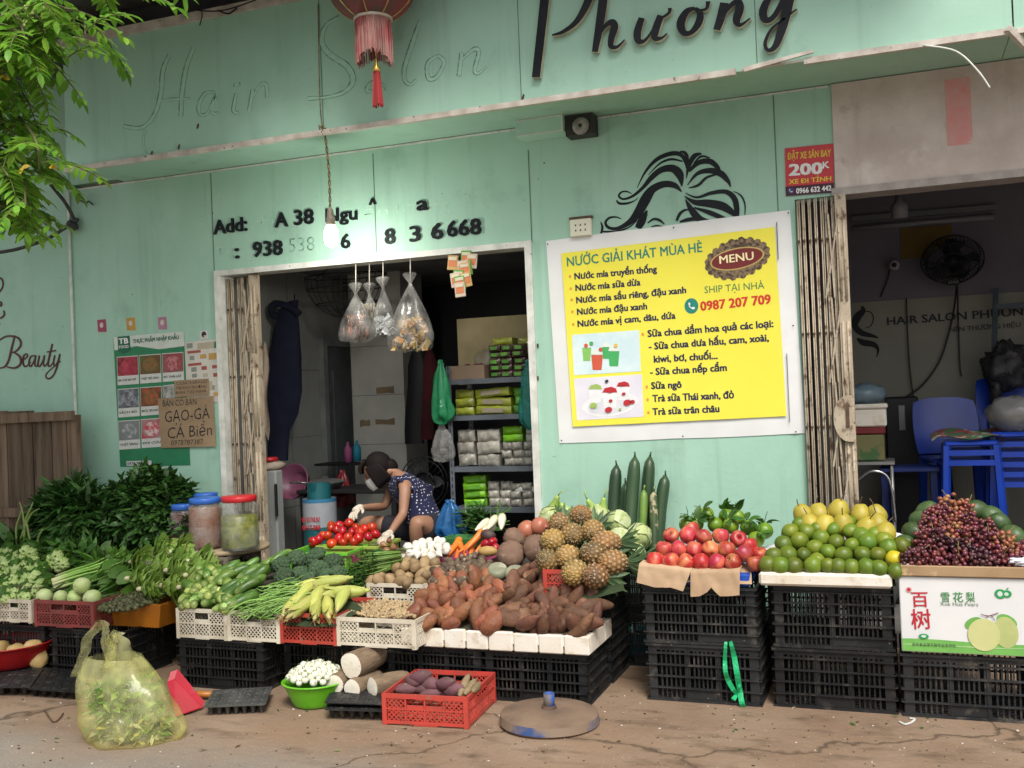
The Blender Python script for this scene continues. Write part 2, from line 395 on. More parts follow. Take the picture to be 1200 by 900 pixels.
# ------------------------------------------------------------------ lettering helpers
def text(body,p0,p1,cap,m,name='lettering',parent=None,bold=.0,shear=0,ext=.0012,up=None,lift=.002,nrm=None,fit=True,ratio=None):
    """a line of lettering: baseline from p0 to p1, capitals cap high, standing lift proud of its surface"""
    c=bpy.data.curves.new('t','FONT');c.body=body.replace('Đ','Ð');c.size=1;c.offset=bold if bold<0 else .001;c.resolution_u=2;c.fill_mode='FRONT' if ext<=0 else 'BOTH';c.extrude=0
    o=bpy.data.objects.new('t',c);COL.objects.link(o);dg=bpy.context.evaluated_depsgraph_get();dg.update()
    me=bpy.data.meshes.new_from_object(o.evaluated_get(dg));bpy.data.objects.remove(o);bpy.data.curves.remove(c)
    p0,p1=Vector(p0),Vector(p1);rt=(p1-p0);wd=rt.length;rt.normalize()
    nrm=Vector((0,-1,0))if nrm is None else Vector(nrm)
    up=nrm.cross(rt)if up is None else Vector(up).normalized()
    xs=[v.co.x for v in me.vertices];x0,x1=min(xs),max(xs);sx=wd/(x1-x0);sy=cap/.73
    for v in me.vertices:
        x,y=v.co.x-x0,v.co.y
        v.co=p0+rt*((x+shear*y)*sx)+up*(y*sy)+nrm*lift
    if bold>0:                                   # heavier weight: the outline set again, a hair to each side
        src=[v.co.copy()for v in me.vertices];fs=[tuple(p.vertices)for p in me.polygons];n0=len(src);V_=[];F_=[]
        for k,(u,v)in enumerate(((-1,-.5),(1,-.5),(-1,.5),(1,.5))):
            V_+=[q+rt*(u*bold*.8*sx)+up*(v*bold*.8*sy)+nrm*(.00012*k)for q in src];F_+=[tuple(i+n0*k for i in f)for f in fs]
        me=bpy.data.meshes.new(name);me.from_pydata(V_,[],F_)
    me.materials.clear();me.materials.append(m)
    ob=bpy.data.objects.new(name,me);COL.objects.link(ob)
    if ext>.002:
        md=ob.modifiers.new('depth','SOLIDIFY');md.thickness=ext;md.offset=-1
        f=me.polygons[0].normal
        md.offset=1 if f.dot(nrm)>0 else-1
    if parent is not None:under(parent,ob)
    return ob
def textpx(body,a,c,cap,m,y=0,**k):
    """the same, read off the photograph: baseline ends in its pixels, on the plane at depth y"""
    p0,p1=at(*a,y=y),at(*c,y=y);h=(at(a[0],a[1]-cap,y=y)-p0).length
    return text(body,p0,p1,h,m,**k)
def stroke_px(b,pts,f,y,off,wscale,mi=0,ms=None,n=6):
    P=[]
    for q in smooth_path(pts,n):
        px,py=f(q[0],q[1]);P.append((at(px,py,y=y),q[2]*wscale))
    b.stroke(P,(0,off,0),mi,ms)
mcache={}
def flat(c,rough=.6,amt=.12):
    k=(c,rough)
    if k not in mcache:mcache[k]=mat('printed_ink',c,tuple(q*(1-amt)for q in c),rough=rough,scale=14)
    return mcache[k]

# ------------------------------------------------------------------ shop building
bd=empty('shop_building',(-3,0,0),'mint green shop front with raised black script letters over two openings','building')
DX0,DX1,DZ=-4.70,-2.213,2.603        # door opening
SOF=3.366;WR=-.295
zt=at(230,17,y=-.6).z
b=MB()
b.box(-9,-6.055,-.012,.14,0,zt-.03);b.box(-6.055,-5.5,.001,.14,SOF+.031,zt-.03);b.box(-6.055,DX0,0,.14,0,SOF-.004);b.box(DX0,DX1,0,.14,DZ,SOF-.004)
GX=at(931,232,y=0).x;b.box(DX1,GX,0,.14,0,SOF-.004);b.box(GX,WR,0,.14,2.705,SOF-.004)
under(bd,b.build('wall',mt['wall']))
b=MB();b.box(-5.5,.62,-.6,-.57,3.34,zt);b.box(.63,3,-.588,-.56,3.34,zt)
under(bd,b.build('fascia',mt['fascia']))
b=MB();b.box(-5.5,.62,-.568,.14,SOF,SOF+.03);b.box(.624,3,-.558,.14,SOF+.001,SOF+.031);under(bd,b.build('soffit',mt['fascia']))
b=MB();b.box(-9,3,-.04,3.4,zt-.02,zt+.12);b.box(-9,3,-.55,-.06,zt-.02,zt+.02);b.box(-9,.9,-.5,-.46,zt+.021,zt+.3);under(bd,b.build('roof',mt['inner_dark']))
# dark corrugated eave above the fascia
b=MB()
rows=[]
for i in range(161):
    x=-7.5+i*.05;z=zt+.07+.012*sin(i*1.9)
    rows.append(((x,-1.25,z-.03),(x,-.5,z+.10)))
b.grid(rows);rows=[tuple((p[0],p[1],p[2]+.004)for p in r_)for r_ in rows];b.grid(rows,flip=True)
under(bd,b.build('eave',mat('dark_eave',(.05,.05,.048),(.03,.03,.03),scale=3)))
b=MB();b.box(-5.55,.3,-.625,-.603,zt-.05,zt+.012);under(bd,b.build('top_trim',mt['trim']))
# white lip along the fascia bottom, broken near its end
b=MB();xb=at(862,78,y=-.62).x;xc=at(942,66,y=-.62).x
b.box(-5.5,xb,-.63,-.602,3.318,3.352)
b.box(xc,.6,-.63,-.602,3.32,3.352);b.box(.64,3,-.615,-.59,3.322,3.35)
p,q=at(872,82,y=-.64),at(953,60,y=-.64);b.tube([p,q],[.018,.012],4,sm=False);b.tube([at(868,83,y=-.63),at(940,71,y=-.62)],.008,4,0,False)
p,q=at(1181,33,y=-.64),at(1215,68,y=-.5);b.tube([p,q],.022,4,sm=False)
under(bd,b.build('fascia_trim',mt['trim']))
b=MB();b.tube(smooth_path([at(1082,53,y=-.63),at(1120,60,y=-.66),at(1145,82,y=-.68),at(1160,103,y=-.68)]),.005,5);under(bd,b.build('loose_strip',mt['white_trim']))
b=MB();x=-6.05
while x<WR-.05:
    e=min(x+R(.25,.9),WR-.01);b.box(x,e-.006,-.008,-.001 if x>-6.04 else-.002,SOF-.016,SOF-.005);x=e
b.box(-6.066,-6.046,-.022,-.0125,.4,SOF-.02)
under(bd,b.build('joint_trim',mt['white_trim']))
# panel seams
b=MB()
for a,c in(((247,203),(254,318)),((437,180),(440,296)),((619,176),(622,284)),((906,110),(908,250))):
    p,q=at(*a,y=0),at(*c,y=0);b.box(p.x-.003,p.x+.003,-.0025,-.0005,q.z,p.z)
for px in(377,610,888):p=at(px,90,y=-.6);b.box(p.x-.002,p.x+.002,-.6025,-.6005,3.36,zt-.06)
under(bd,b.build('panel_seam',mt['dark_seam']))
# door frame
b=MB();fw=.042
b.box(DX0-.006,DX0+fw,-.02,.14,.1,DZ+.008);b.box(DX1-fw,DX1+.006,-.02,.14,.1,DZ+.008);b.box(DX0+fw,DX1-fw,-.02,.14,DZ-fw+.01,DZ+.008)
under(bd,b.build('door_frame',mt['white_trim']))
b=MB();b.box(DX0,DX1,-.05,.14,0,.1);under(bd,b.build('door_sill',mt['tile']))
# plastered beam
b=MB();b.box(WR+.002,2.4,-.02,.16,2.745,SOF-.006);pb=b.build('plaster_beam',mt['plaster'])
b=MB();p,q=at(1107,94,y=-.02),at(1140,168,y=-.02);b.box(p.x,q.x,-.0225,-.0205,q.z,p.z);pk=b.build('patch',mt['pink'],pb)
b=MB();b.box(WR-.02,2.4,-.035,.16,2.70,2.743);ch=b.build('steel_channel',mat('channel_steel',(.4,.36,.33),(.28,.25,.23),scale=12,rough=.5))
under(bd,pb,ch)
b=MB();b.box(2.2,2.4,0,.16,0,2.69);under(bd,b.build('door_jamb',mt['wall']))
# boxed-in duct and the broken vent beside it
p,q=at(607,155,y=-.12),at(662,150,y=-.12)
b=MB();b.box(p.x,q.x,-.17,-.002,3.262,SOF-.001);b.box(p.x-.003,q.x+.003,-.1725,-.1702,3.26,3.268,1);b.box(p.x-.003,q.x+.003,-.1725,-.1702,SOF-.01,SOF-.002,1);b.box(q.x-.006,q.x+.002,-.1728,-.1704,3.2685,SOF-.0105,1);under(bd,b.build('duct_box',[mat('pale_duct_paint',(.42,.66,.54),(.38,.6,.48),scale=3),mt['white_trim']]))
b=MB();x0=q.x+.003;x1=at(696,150,y=-.1).x
b.box(x0,x1,-.12,-.002,3.235,SOF-.001,0)  # solid dark box, its colour stands in for the shade inside the hole
b.lathe([(.028,0),(.05,.0),(.056,.012),(.05,.03),(.012,.03),(.012,.012)],14,Matrix.Translation(((x0+x1)/2+.015,-.119,3.285))@Matrix.Rotation(pi/2,4,'X'),1)
b.lathe([(.012,0),(.012,.02)],8,Matrix.Translation(((x0+x1)/2+.015,-.13,3.285))@Matrix.Rotation(pi/2,4,'X'),2)
for i in range(9):
    a=R(0,6.28);c=Vector(((x0+x1)/2+R(-.04,.04),-.122,3.295+R(-.05,.05)));b.ell(c,(R(.008,.025),.01,R(.008,.02)),rrot(),6,4,1)
under(bd,b.build('broken_vent',[mat('painted_hole_shade',(.03,.026,.024)),mat('grey_mortar',(.36,.34,.33),(.22,.2,.19),scale=20),mt['dark']]))

# raised black script letters on the fascia (those that remain)
ZL=lambda x,y:(620+x*.28333,y*.28333)
ws=.00142
def letter(strokes,name,f=ZL,y=-.603,off=-.035,sc=ws,mats=None,n=6):
    g=MB()
    for k,s_ in enumerate(strokes):stroke_px(g,s_,f,y,off-.0012*k,sc,0,1,n)
    under(bd,g.build(name,mats or[mt['black_letter'],mt['cream_edge']]))
letter([[(95,-210,40),(85,-80,40),(73,0,40),(55,160,38),(36,326,36)],
        [(95,-200,14),(190,-215,24),(262,-150,34),(272,-70,36),(250,15,34),(205,95,24),(150,138,16),(103,153,7)]],'raised_letter')
letter([[(335,-190,34),(316,-20,38),(300,100,36),(279,222,26)],[(290,165,8),(320,118,16),(348,100,26),(360,120,32),(347,165,28),(346,198,22),(370,202,13),(402,172,5)]],'raised_letter')
letter([[(472,82,26),(454,140,32),(458,175,26),(480,178,14),(505,150,10),(535,100,8)],[(550,72,28),(528,135,32),(528,165,24),(552,166,12),(577,146,5)],[(556,82,10),(584,62,12),(588,42,16)]],'raised_letter')
letter([[(690,42,12),(655,58,26),(632,105,34),(645,143,24),(675,142,20),(705,105,30),(712,65,26),(690,42,12)],[(705,52,10),(738,45,12),(745,14,18)]],'raised_letter')
letter([[(812,20,34),(798,80,34),(780,132,28)],[(800,85,8),(838,32,18),(868,18,28),(874,48,34),(862,92,30),(878,112,15),(918,84,5)]],'raised_letter')
letter([[(1058,-30,20),(1005,-10,24),(972,50,32),(980,90,26),(1010,82,20),(1045,30,24),(1062,-20,18)],[(1092,-40,30),(1070,50,36),(1048,130,34),(1022,198,24),(992,216,14),(980,185,14),(1005,130,11),(1060,85,9),(1110,47,6)]],'raised_letter')
# bare marks of the fallen script letters
ZG=lambda x,y:(120+x*.41667,20+y*.41667)
def ghost(strokes):
    g=MB()
    for k,s_ in enumerate(strokes):
        stroke_px(g,[(x,y,w_*1.45)for x,y,w_ in s_],lambda x,y:ZG(x-1.5,y-1),-.6005,-.0012-.0003*k,.0021,1)  # wider dark outline, shifted left and up behind the mark
        stroke_px(g,s_,ZG,-.6005,-.004-.0005*k,.0021,0)
    under(bd,g.build('letter_mark',[mt['ghost'],mt['ghost_dark']]))
ghost([[(190,108,12),(172,150,14),(165,220,14),(145,280,12),(110,312,10),(62,308,10)],[(258,86,12),(238,140,14),(226,210,14),(222,280,12)],[(165,236,6),(200,232,6),(246,230,6)],[(122,318,6),(116,350,5),(124,384,4)]])
ghost([[(318,212,6),(290,216,9),(272,250,11),(278,276,8),(300,266,7),(318,222,8),(310,268,9),(328,270,5)]])
ghost([[(378,216,9),(370,262,11),(384,272,6)],[(379,186,18),(380,194,18)]])
ghost([[(424,205,10),(414,266,11)],[(424,225,6),(445,192,8),(462,192,10),(464,228,8)]])
ghost([[(668,0,8),(630,25,10),(618,70,14),(640,105,14),(690,140,15),(706,180,15),(680,212,10),(630,226,7),(578,230,10)]])
ghost([[(780,175,6),(752,190,9),(745,208,9),(765,208,6),(790,190,7),(800,206,5)]])
ghost([[(896,10,10),(878,60,12),(852,140,12),(852,178,10),(868,190,7),(884,176,5)]])
ghost([[(940,112,7),(916,132,10),(918,172,10),(940,170,9),(962,132,10),(950,112,7),(940,112,6)]])
ghost([[(1012,100,10),(1004,166,10)],[(1012,120,5),(1045,92,9),(1060,100,10),(1048,150,9),(1060,158,6),(1082,140,4)]])

mt['ghost_pale']=mat('pale_glue_mark',(.42,.62,.50),(.30,.56,.42),scale=26,lo=.45,hi=.55)
# address line
ZA=lambda x,y:(230+x*.29167,210+y*.29167)
def addr(s_,x0,y0,x1,y1,cap,m='black_letter',ext=.012,bold=.028):
    o=textpx(s_,ZA(x0,y0),ZA(x1,y1),cap*.29167,mt[m],y=0,bold=bold,ext=ext,lift=.001);o.name='address_letter';under(bd,o)
for a in(('Add:',74,222,206,206,58),('A',320,194,370,189,60),('38',398,185,473,178,62),('Ngu',524,172,648,162,54),('a',890,127,933,122,60),('^',698,122,724,119,46),
          (':',162,318,174,316,62),('938',232,312,348,303,62),('6',585,279,620,276,60),('8',762,262,800,258,64),('3',862,252,902,248,64),('6',948,242,993,238,66),('668',1012,232,1146,220,66)):addr(*a)
for a in(('46',240,188,312,182,48),('ễn',668,158,772,148,50),('Kh',806,136,884,130,52),('ng',938,130,1020,124,52),('2',1080,108,1100,106,40),('Tel',84,326,150,318,56),('538',372,294,476,286,60),('.0',640,276,715,268,44)):addr(*a,m='ghost_dark' if a[0]=='538' else 'ghost_pale',ext=.001,bold=-.008)

# wine red script on the left part of the wall
ZB=lambda x,y:(x*.21127,290+y*.21127)
letter([[(84,488,8),(66,560,12),(48,630,11),(22,664,8),(-30,672,6)],[(-10,520,5),(40,492,8),(100,500,9),(118,535,11),(95,572,8),(62,584,5)],[(75,580,6),(112,605,11),(116,645,11),(85,668,9),(40,662,6)]],'script_letter',ZB,-.0125,-.006,.0016,[mt['wine'],mt['wine']],5)
letter([[(126,628,5),(152,606,7),(150,590,6),(132,604,9),(130,645,9),(145,660,7),(172,635,4)]],'script_letter',ZB,-.0125,-.006,.0016,[mt['wine'],mt['wine']],5)
letter([[(196,600,6),(172,606,8),(162,640,9),(172,660,7),(192,625,6),(200,598,7),(194,645,9),(204,660,6),(216,640,4)]],'script_letter',ZB,-.0125,-.006,.0016,[mt['wine'],mt['wine']],5)
letter([[(220,600,8),(212,645,9),(222,660,7),(240,625,5),(248,598,8),(242,645,9),(252,658,6),(266,635,4)]],'script_letter',ZB,-.0125,-.006,.0016,[mt['wine'],mt['wine']],5)
letter([[(292,535,9),(278,595,10),(268,645,10),(278,660,7),(294,640,4)],[(262,580,6),(312,572,6)]],'script_letter',ZB,-.0125,-.006,.0016,[mt['wine'],mt['wine']],5)
letter([[(306,598,8),(298,640,9),(308,656,7),(324,625,5),(334,590,8),(320,655,9),(298,708,8),(272,728,8),(256,716,6),(268,690,5),(338,630,3)]],'script_letter',ZB,-.0125,-.006,.0016,[mt['wine'],mt['wine']],5)
letter([[(-5,165,8),(14,180,10),(18,210,8),(4,240,8),(-10,250,6)],[(-5,325,10),(10,318,12),(4,300,10)],[(22,350,6),(26,372,8),(10,390,8),(-10,388,6)],[(0,420,10),(-12,430,8)]],'script_letter',ZB,-.0125,-.006,.0016,[mt['wine'],mt['wine']],5)

# black hair motif painted above the banner
ZH=lambda x,y:(690+x/6,160+y/6)
hair=[[(690,230,6),(692,150,26),(672,112,22),(640,106,8)],[(340,360,4),(400,245,18),(480,160,30),(580,120,34),(650,130,30),(682,190,18),(684,225,5)],
        [(418,270,4),(500,190,14),(580,160,18),(660,175,10)],
        [(655,350,8),(640,270,60),(590,225,56),(510,235,46),(440,290,40),(380,360,26),(310,418,20),(245,440,16),(212,420,16),(228,392,13),(265,386,11),(302,402,5)],
        [(195,448,10),(215,470,18),(270,470,16),(320,452,8),(345,430,4)],
        [(652,388,8),(605,345,40),(530,335,50),(450,370,60),(400,440,80),(350,530,70),(290,600,46),(205,645,26),(140,640,22),(118,605,20),(145,572,16),(190,566,12),(228,578,5)],
        [(84,690,14),(96,640,18),(84,600,6)],[(95,668,12),(190,668,16),(280,640,10),(340,590,6)],[(345,645,50),(375,590,60),(410,520,14)],
        [(686,295,4),(704,205,30),(742,138,36),(792,120,12)],[(738,188,6),(790,140,16),(850,150,8)],[(705,245,20),(770,185,36),(850,175,40),(905,215,30),(926,250,8)],
        [(694,342,5),(762,262,26),(850,240,40),(930,262,46),(980,315,28),(998,355,5)],[(702,362,5),(770,342,20),(830,288,18),(910,265,10)],
        [(680,398,5),(760,428,16),(860,398,26),(960,388,32),(1020,430,40),(1040,500,40),(1042,570,30)],[(674,420,6),(745,462,36),(840,470,56),(940,490,60),(1010,535,40),(1046,568,20)],
        [(680,442,6),(725,520,46),(780,580,50),(850,592,14)],[(742,500,10),(850,535,34),(940,572,30),(985,580,6)],[(1018,385,4),(1070,415,10),(1098,475,10),(1098,550,6)],
        [(415,608,8),(458,580,16),(500,590,18),(532,616,6)],[(618,592,18),(640,545,22),(670,520,16),(708,514,8)],[(640,600,12),(690,586,26),(740,580,26),(775,592,10)],[(440,634,5),(480,626,10),(520,632,4)]]
b=MB()
for k,s_ in enumerate(hair):stroke_px(b,s_,ZH,0,-.0012-.0002*k,.00084,0)
under(bd,b.build('hair_motif',mt['black_letter']))
# stray nail heads, peel marks and hooks on the panels
b=MB()
for i in range(46):
    p=at(R(90,900),R(170,560),y=0)
    if DX0-.05<p.x<DX1+.05 and p.z<DZ+.05:continue
    b.ell((p.x,-.001,p.z),(R(.002,.006),.003,R(.002,.006)),None,6,4)
for px,py in((232,148),(613,114),(210,172),(178,180)):p=at(px,py,y=-.6);b.ell((p.x,-.602,p.z),(.008,.008,.02),rotm(0,.3,0),6,4)
for y_ in(405,443,497):p=at(628,y_,y=0);b.box(p.x+.01,p.x+.02,-.01,-.001,p.z-.012,p.z+.012)
under(bd,b.build('nail_head',mt['rust']))

# ------------------------------------------------------------------ inner rooms
def struct(name,m,*boxes):
    g=MB()
    for q in boxes:g.box(*q)
    return tag(g.build(name,m),kind='structure')
LX=-5.0
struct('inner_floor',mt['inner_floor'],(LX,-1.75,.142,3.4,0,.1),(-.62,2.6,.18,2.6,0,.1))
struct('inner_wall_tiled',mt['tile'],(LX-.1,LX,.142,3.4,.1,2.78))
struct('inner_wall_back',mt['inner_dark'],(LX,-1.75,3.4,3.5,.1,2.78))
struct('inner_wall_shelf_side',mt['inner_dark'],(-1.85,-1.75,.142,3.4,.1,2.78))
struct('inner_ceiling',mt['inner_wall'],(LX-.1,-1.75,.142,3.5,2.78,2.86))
zc=at(1000,355,y=2.5).z
struct('salon_wall_upper',mt['lilac'],(-.62,2.6,2.5,2.6,zc,3.2))
struct('salon_wall_lower',mt['cream_wall'],(-.62,2.6,2.488,2.6,.1,zc))
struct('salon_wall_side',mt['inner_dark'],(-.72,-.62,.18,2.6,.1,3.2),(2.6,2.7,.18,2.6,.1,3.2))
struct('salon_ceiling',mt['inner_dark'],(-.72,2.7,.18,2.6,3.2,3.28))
# tile joints, doorway and pillar of the left room
b=MB()
for z in(.7,1.3,1.9):b.box(LX+.0005,LX+.0025,.15,3.39,z,z+.008)
for y in(.6,1.0,1.4):b.box(LX+.0005,LX+.0025,y,y+.008,.1,2.77)
tag(b.build('inner_wall_joints',mt['inner_wall']),kind='structure')
p,q=at(372,400,x=LX),at(412,400,x=LX)
iw=empty('inner_doorway',(LX,(p.y+q.y)/2,.1),'pale metal door in the tiled wall behind the hanging navy coat','door')
b=MB();y0,y1,zh=p.y,q.y,at(390,398,x=LX).z;b.box(LX+.002,LX+.06,y0,y0+.07,.1,zh);b.box(LX+.002,LX+.06,y1-.07,y1,.1,zh);b.box(LX+.002,LX+.06,y0+.07,y1-.07,zh-.07,zh)
o1=b.build('frame',mat('grey_door_frame',(.36,.38,.38),(.26,.28,.28),rough=.4))
b=MB();b.box(LX+.002,LX+.03,y0+.072,y1-.072,.1,zh-.072);b.box(LX+.03,LX+.038,y0+.2,y1-.2,.5,zh-.3);o2=b.build('panel',mat('grey_door',(.2,.22,.23),(.15,.16,.17),rough=.4));under(iw,o1,o2)
p,q=at(415,520,y=2.0),at(476,520,y=2.0)
b=MB();b.box(p.x,q.x,2.0,2.45,.1,2.775);pil=b.build('tiled_pillar',mat('white_pillar_tile',(.62,.62,.57),(.52,.52,.48),scale=4,rough=.4));tag(pil,'pale tiled pillar with torn tape marks behind the crouching person','pillar')
b=MB()
for z in(.75,1.2,1.65,2.1):b.box(p.x-.001,q.x+.002,1.997,1.9995,z,z+.006)
b.build('joint',mt['inner_wall'],pil)
b=MB()
for px0,px1,py in((422,434,496),(440,463,494),(441,462,457)):
    a,c=at(px0,py-3,y=1.998),at(px1,py+3,y=1.998);pts=[(a.x+(c.x-a.x)*t,1.996,a.z+R(-.01,.01))for t in(0,.3,.6,1)]+[(a.x+(c.x-a.x)*t,1.996,c.z+R(-.01,.01))for t in(1,.6,.3,0)]
    b.slab(pts,(0,-.0015,0))
b.build('tape',mat('old_tape',(.32,.24,.14),(.22,.16,.1)),pil)
# ------------------------------------------------------------------ folding gates
def gate(name,pxs,ztop,zbot,y,label,narrow,lock=True):
    """collapsed accordion gate: upright channels, scissor links between them, a wide end post"""
    x0,x1=pxs;g=empty(name,((x0+x1)/2,y,zbot),label,'folding gate');n=narrow;post=.062
    for i in range(n):
        x=x0+(x1-post-x0)*(i+.5)/n;wd=(x1-post-x0)/n*.62;lean=R(-.008,.008);yy=y-(i%2)*.014
        c=MB()
        for s_ in(-1,1):c.tube([(x+s_*wd*.27,yy,zbot),(x+s_*wd*.27+lean,yy,ztop)],wd*.2,6,0,True)
        c.box(x-wd*.2,x+wd*.2,yy+.004,yy+.008,zbot,ztop-.01);
        for k in range(5):c.ell((x,yy-.012,zbot+.22+k*(ztop-zbot-.3)/4.3),(.009,.007,.009),None,7,5,1)
        under(g,c.build('upright',[mt['gate'],mt['rust']]))
    c=MB()
    for k in range(5):
        z0=zbot+.1+k*(ztop-zbot-.2)/5;z1=z0+(ztop-zbot)/5.4
        for s_ in(0,1):
            a,e=(x0,x1-post*.7)if s_==0 else(x1-post*.7,x0)
            c.tube([(x1-post-.07+.05*s_,y-.032,z0),(x1-post+.02-.06*s_,y-.032,z1)],.007,4,0,False)
    under(g,c.build('scissor_link',mt['gate']))
    c=MB();c.box(x1-post,x1,y-.03,y+.02,zbot,ztop+.01)
    for k in range(4):
        z0=zbot+.05+k*(ztop-zbot)/4;z1=z0+(ztop-zbot)/4-.12
        for s_ in(-1,1):c.tube([(x1-post/2+s_*.014,y-.032,z0),(x1-post/2+s_*.014,y-.032,z1)],.008,6)
    o=c.build('end_post',mt['gate']);under(g,o)
    if lock:
        zc_=at(995,490,y=y).z if narrow>5 else zbot+1.2
        c=MB();pts=[(x1-post*.55+cos(a)*.085,y-.046,zc_+sin(a)*.135)for a in[pi/2+i*pi/14 for i in range(15)]]+[(x1,y-.046,zc_-.135),(x1,y-.046,zc_+.135)]
        c.slab(pts,(0,-.01,0));c.box(x1-.05,x1-.03,y-.062,y-.057,zc_-.05,zc_+.06,1);under(g,c.build('lock_plate',[mt['gate'],mt['rust']]))
    return g
p,q=at(931,232,y=-.03),at(991,228,y=-.03)
gate('folding_gate',(p.x,q.x),2.69,.02,-.045,'rust stained cream folding gate beside the yellow menu banner, with a half round lock plate',7)
p,q=at(258,320,y=0),at(297,320,y=0)
gate('folding_gate',(DX0+fw+.003,DX0+fw+.29),DZ-fw-.01,.1,.05,'grimy folding gate gathered at the shop door beside the handwritten cardboard',5,False)

# ------------------------------------------------------------------ menu banner
def quadpx(pts,y):return[at(a,c,y=y)for a,c in pts]
bn=empty('menu_banner',at(790,520,y=-.004),'large white and yellow drinks menu banner with two photos nailed to the wall','banner')
ZN=lambda x,y:(640+x*.31124,240+y*.31111)
C4=[ZN(0,137),ZN(918,20),ZN(975,860),ZN(50,898)]
g=MB();n=26;rows=[]
def bil(u,v,C,y):
    a=Vector(C[0]).lerp(Vector(C[1]),u);d=Vector(C[3]).lerp(Vector(C[2]),u);q=a.lerp(d,v);return at(q.x,q.y,y=y)
for i in range(n+1):
    r_=[]
    for k in range(n+1):
        u,v=k/n,i/n;e=min(u,1-u,v,1-v);bow=.006*sin(pi*u)*abs(sin(4.7*u+1))*(1 if v<.06 or v>.94 else .2)
        p=bil(u,v,C4,-.004);p.z+=bow if v<.5 else-bow;p.y=-.005-.004*(1+noise.noise(Vector((u*7,v*3,3.3))))*min(1,e*14)-.007*max(0,1-abs(u-.955)/.02)
        r_.append(p)
    rows.append(r_)
g.grid(rows);rows2=[[p+Vector((0,.002,0))for p in r_]for r_ in rows];g.grid(rows2,flip=True)
g.f=[f[::-1]for f in g.f]
cloth=g.build('vinyl_sheet',mat('white_vinyl',(.78,.79,.79),(.71,.71,.71),scale=2.5,rough=.4,bump=.12,bscale=3));under(bn,cloth)
YB=-.018
yel=mat('yellow_print',(.84,.78,.085),(.80,.72,.06),scale=1.6,rough=.4,bump=.12,bscale=3)
g=MB();g.slab(quadpx([ZN(57,183),ZN(860,83),ZN(905,796),ZN(100,836)],YB),(0,-.001,0));fld=g.build('yellow_field',yel);under(bn,fld)
teal,navy,orange,red,dgreen=flat((.01,.22,.17)),flat((.012,.012,.06)),flat((.75,.3,.06)),flat((.62,.03,.02)),flat((.03,.2,.07))
def bl(s_,x0,y0,x1,y1,cap,m,bold=.022,name='menu_line'):under(bn,textpx(s_,ZN(x0,y0),ZN(x1,y1),cap*.311,m,y=YB,bold=bold,ext=0,lift=.0022,name=name))
bl('NƯỚC GIẢI KHÁT MÙA HÈ',80,232,588,177,36,teal,.02)
for a in(('Nước mía truyền thống',108,281,417,253,25),('Nước mía sữa dừa',112,325,355,303,25),('Nước mía sầu riêng, đậu xanh',115,371,527,332,25),('Nước mía đậu xanh',118,415,380,393,25),
          ('Nước mía vị cam, dâu, dứa',120,460,487,428,25),('Sữa chua dầm hoa quả các loại:',384,498,855,460,27),('- Sữa chua dưa hấu, cam, xoài,',388,546,838,513,27),('kiwi, bơ, chuối...',407,594,645,580,27),
          ('- Sữa chua nếp cẩm',393,642,680,625,27),('Sữa ngô',397,694,510,689,27),('Trà sữa Thái xanh, đỏ',402,742,707,728,27),('Trà sữa trân châu',402,792,652,780,27)):bl(*a,navy,.048)
bl('SHIP TẠI NHÀ',597,333,822,315,27,dgreen,.0);bl('0987 207 709',583,399,846,372,36,red,.045)
g=MB()
for x,y in((90,270),(93,316),(96,358),(99,403),(102,451),(364,488),(379,686),(382,734),(385,783)):
    c=at(*ZN(x,y),y=YB-.0012);g.slab([c+Vector((cos(t)*.0085,0,sin(t)*.0105))for t in[k*pi/6 for k in range(12)]],(0,-.001,0))
under(bn,g.build('bullet',orange))
def disc(g,c,rx,rz,off,mi=0,n=28,rot=0):
    g.slab([c+Vector((cos(t)*rx*cos(rot)-sin(t)*rz*sin(rot),0,cos(t)*rx*sin(rot)+sin(t)*rz*cos(rot)))for t in[k*2*pi/n for k in range(n)]],(0,off,0),mi)
g=MB();c=at(*ZN(547,381),y=YB-.001);disc(g,c,.043,.048,-.001)
ph=[(-.018,.02),(-.008,.022),(-.006,.008),(-.012,.002),(.002,-.012),(.008,-.006),(.022,-.010),(.02,-.02),(.006,-.022),(-.014,-.004)]
g.slab([c+Vector((x,-.0012,z))for x,z in ph],(0,-.001,0),1)
under(bn,g.build('phone_symbol',[teal,flat((.85,.85,.85))]))
g=MB();c=at(*ZN(719,203),y=YB-.001);sl_=.135;brn=mat('ornate_brown',(.05,.03,.02),(.22,.15,.08),scale=60,lo=.42,hi=.56)
for k in range(40):
    a=k*2*pi/40;e=1+.13*(k%2)+.16*max(0,abs(sin(a))-.8)*5*.4
    d=Vector((cos(a)*.178*e,0,sin(a)*.1*e));d.z+=d.x*sl_;disc(g,c+d*.86,.028,.024,-.001-.00002*k,0,8,a)
disc(g,c,.172,.088,-.0022,0,32,.12);disc(g,c,.165,.066,-.0032,2,32,.12);disc(g,c,.155,.058,-.0042,1,32,.12)
md=g.build('menu_medallion',[brn,flat((.16,.012,.012)),flat((.5,.36,.12))]);under(bn,md)
under(bn,textpx('MENU',ZN(654,222),ZN(782,206),31*.311,flat((.9,.78,.45)),y=YB-.0055,bold=.02,ext=0,lift=.001,name='menu_title'))
def photo(C,y,col):
    g=MB();g.slab(quadpx([ZN(*q)for q in C],YB-.0012),(0,-.001,0));return g
pic=mat('printed_picture_sky',(.52,.70,.76),(.7,.82,.84),scale=5);pic2=mat('printed_picture_lilac',(.66,.63,.74),(.75,.74,.8),scale=5)
g=photo([(97,490),(350,472),(357,627),(105,642)],0,0)
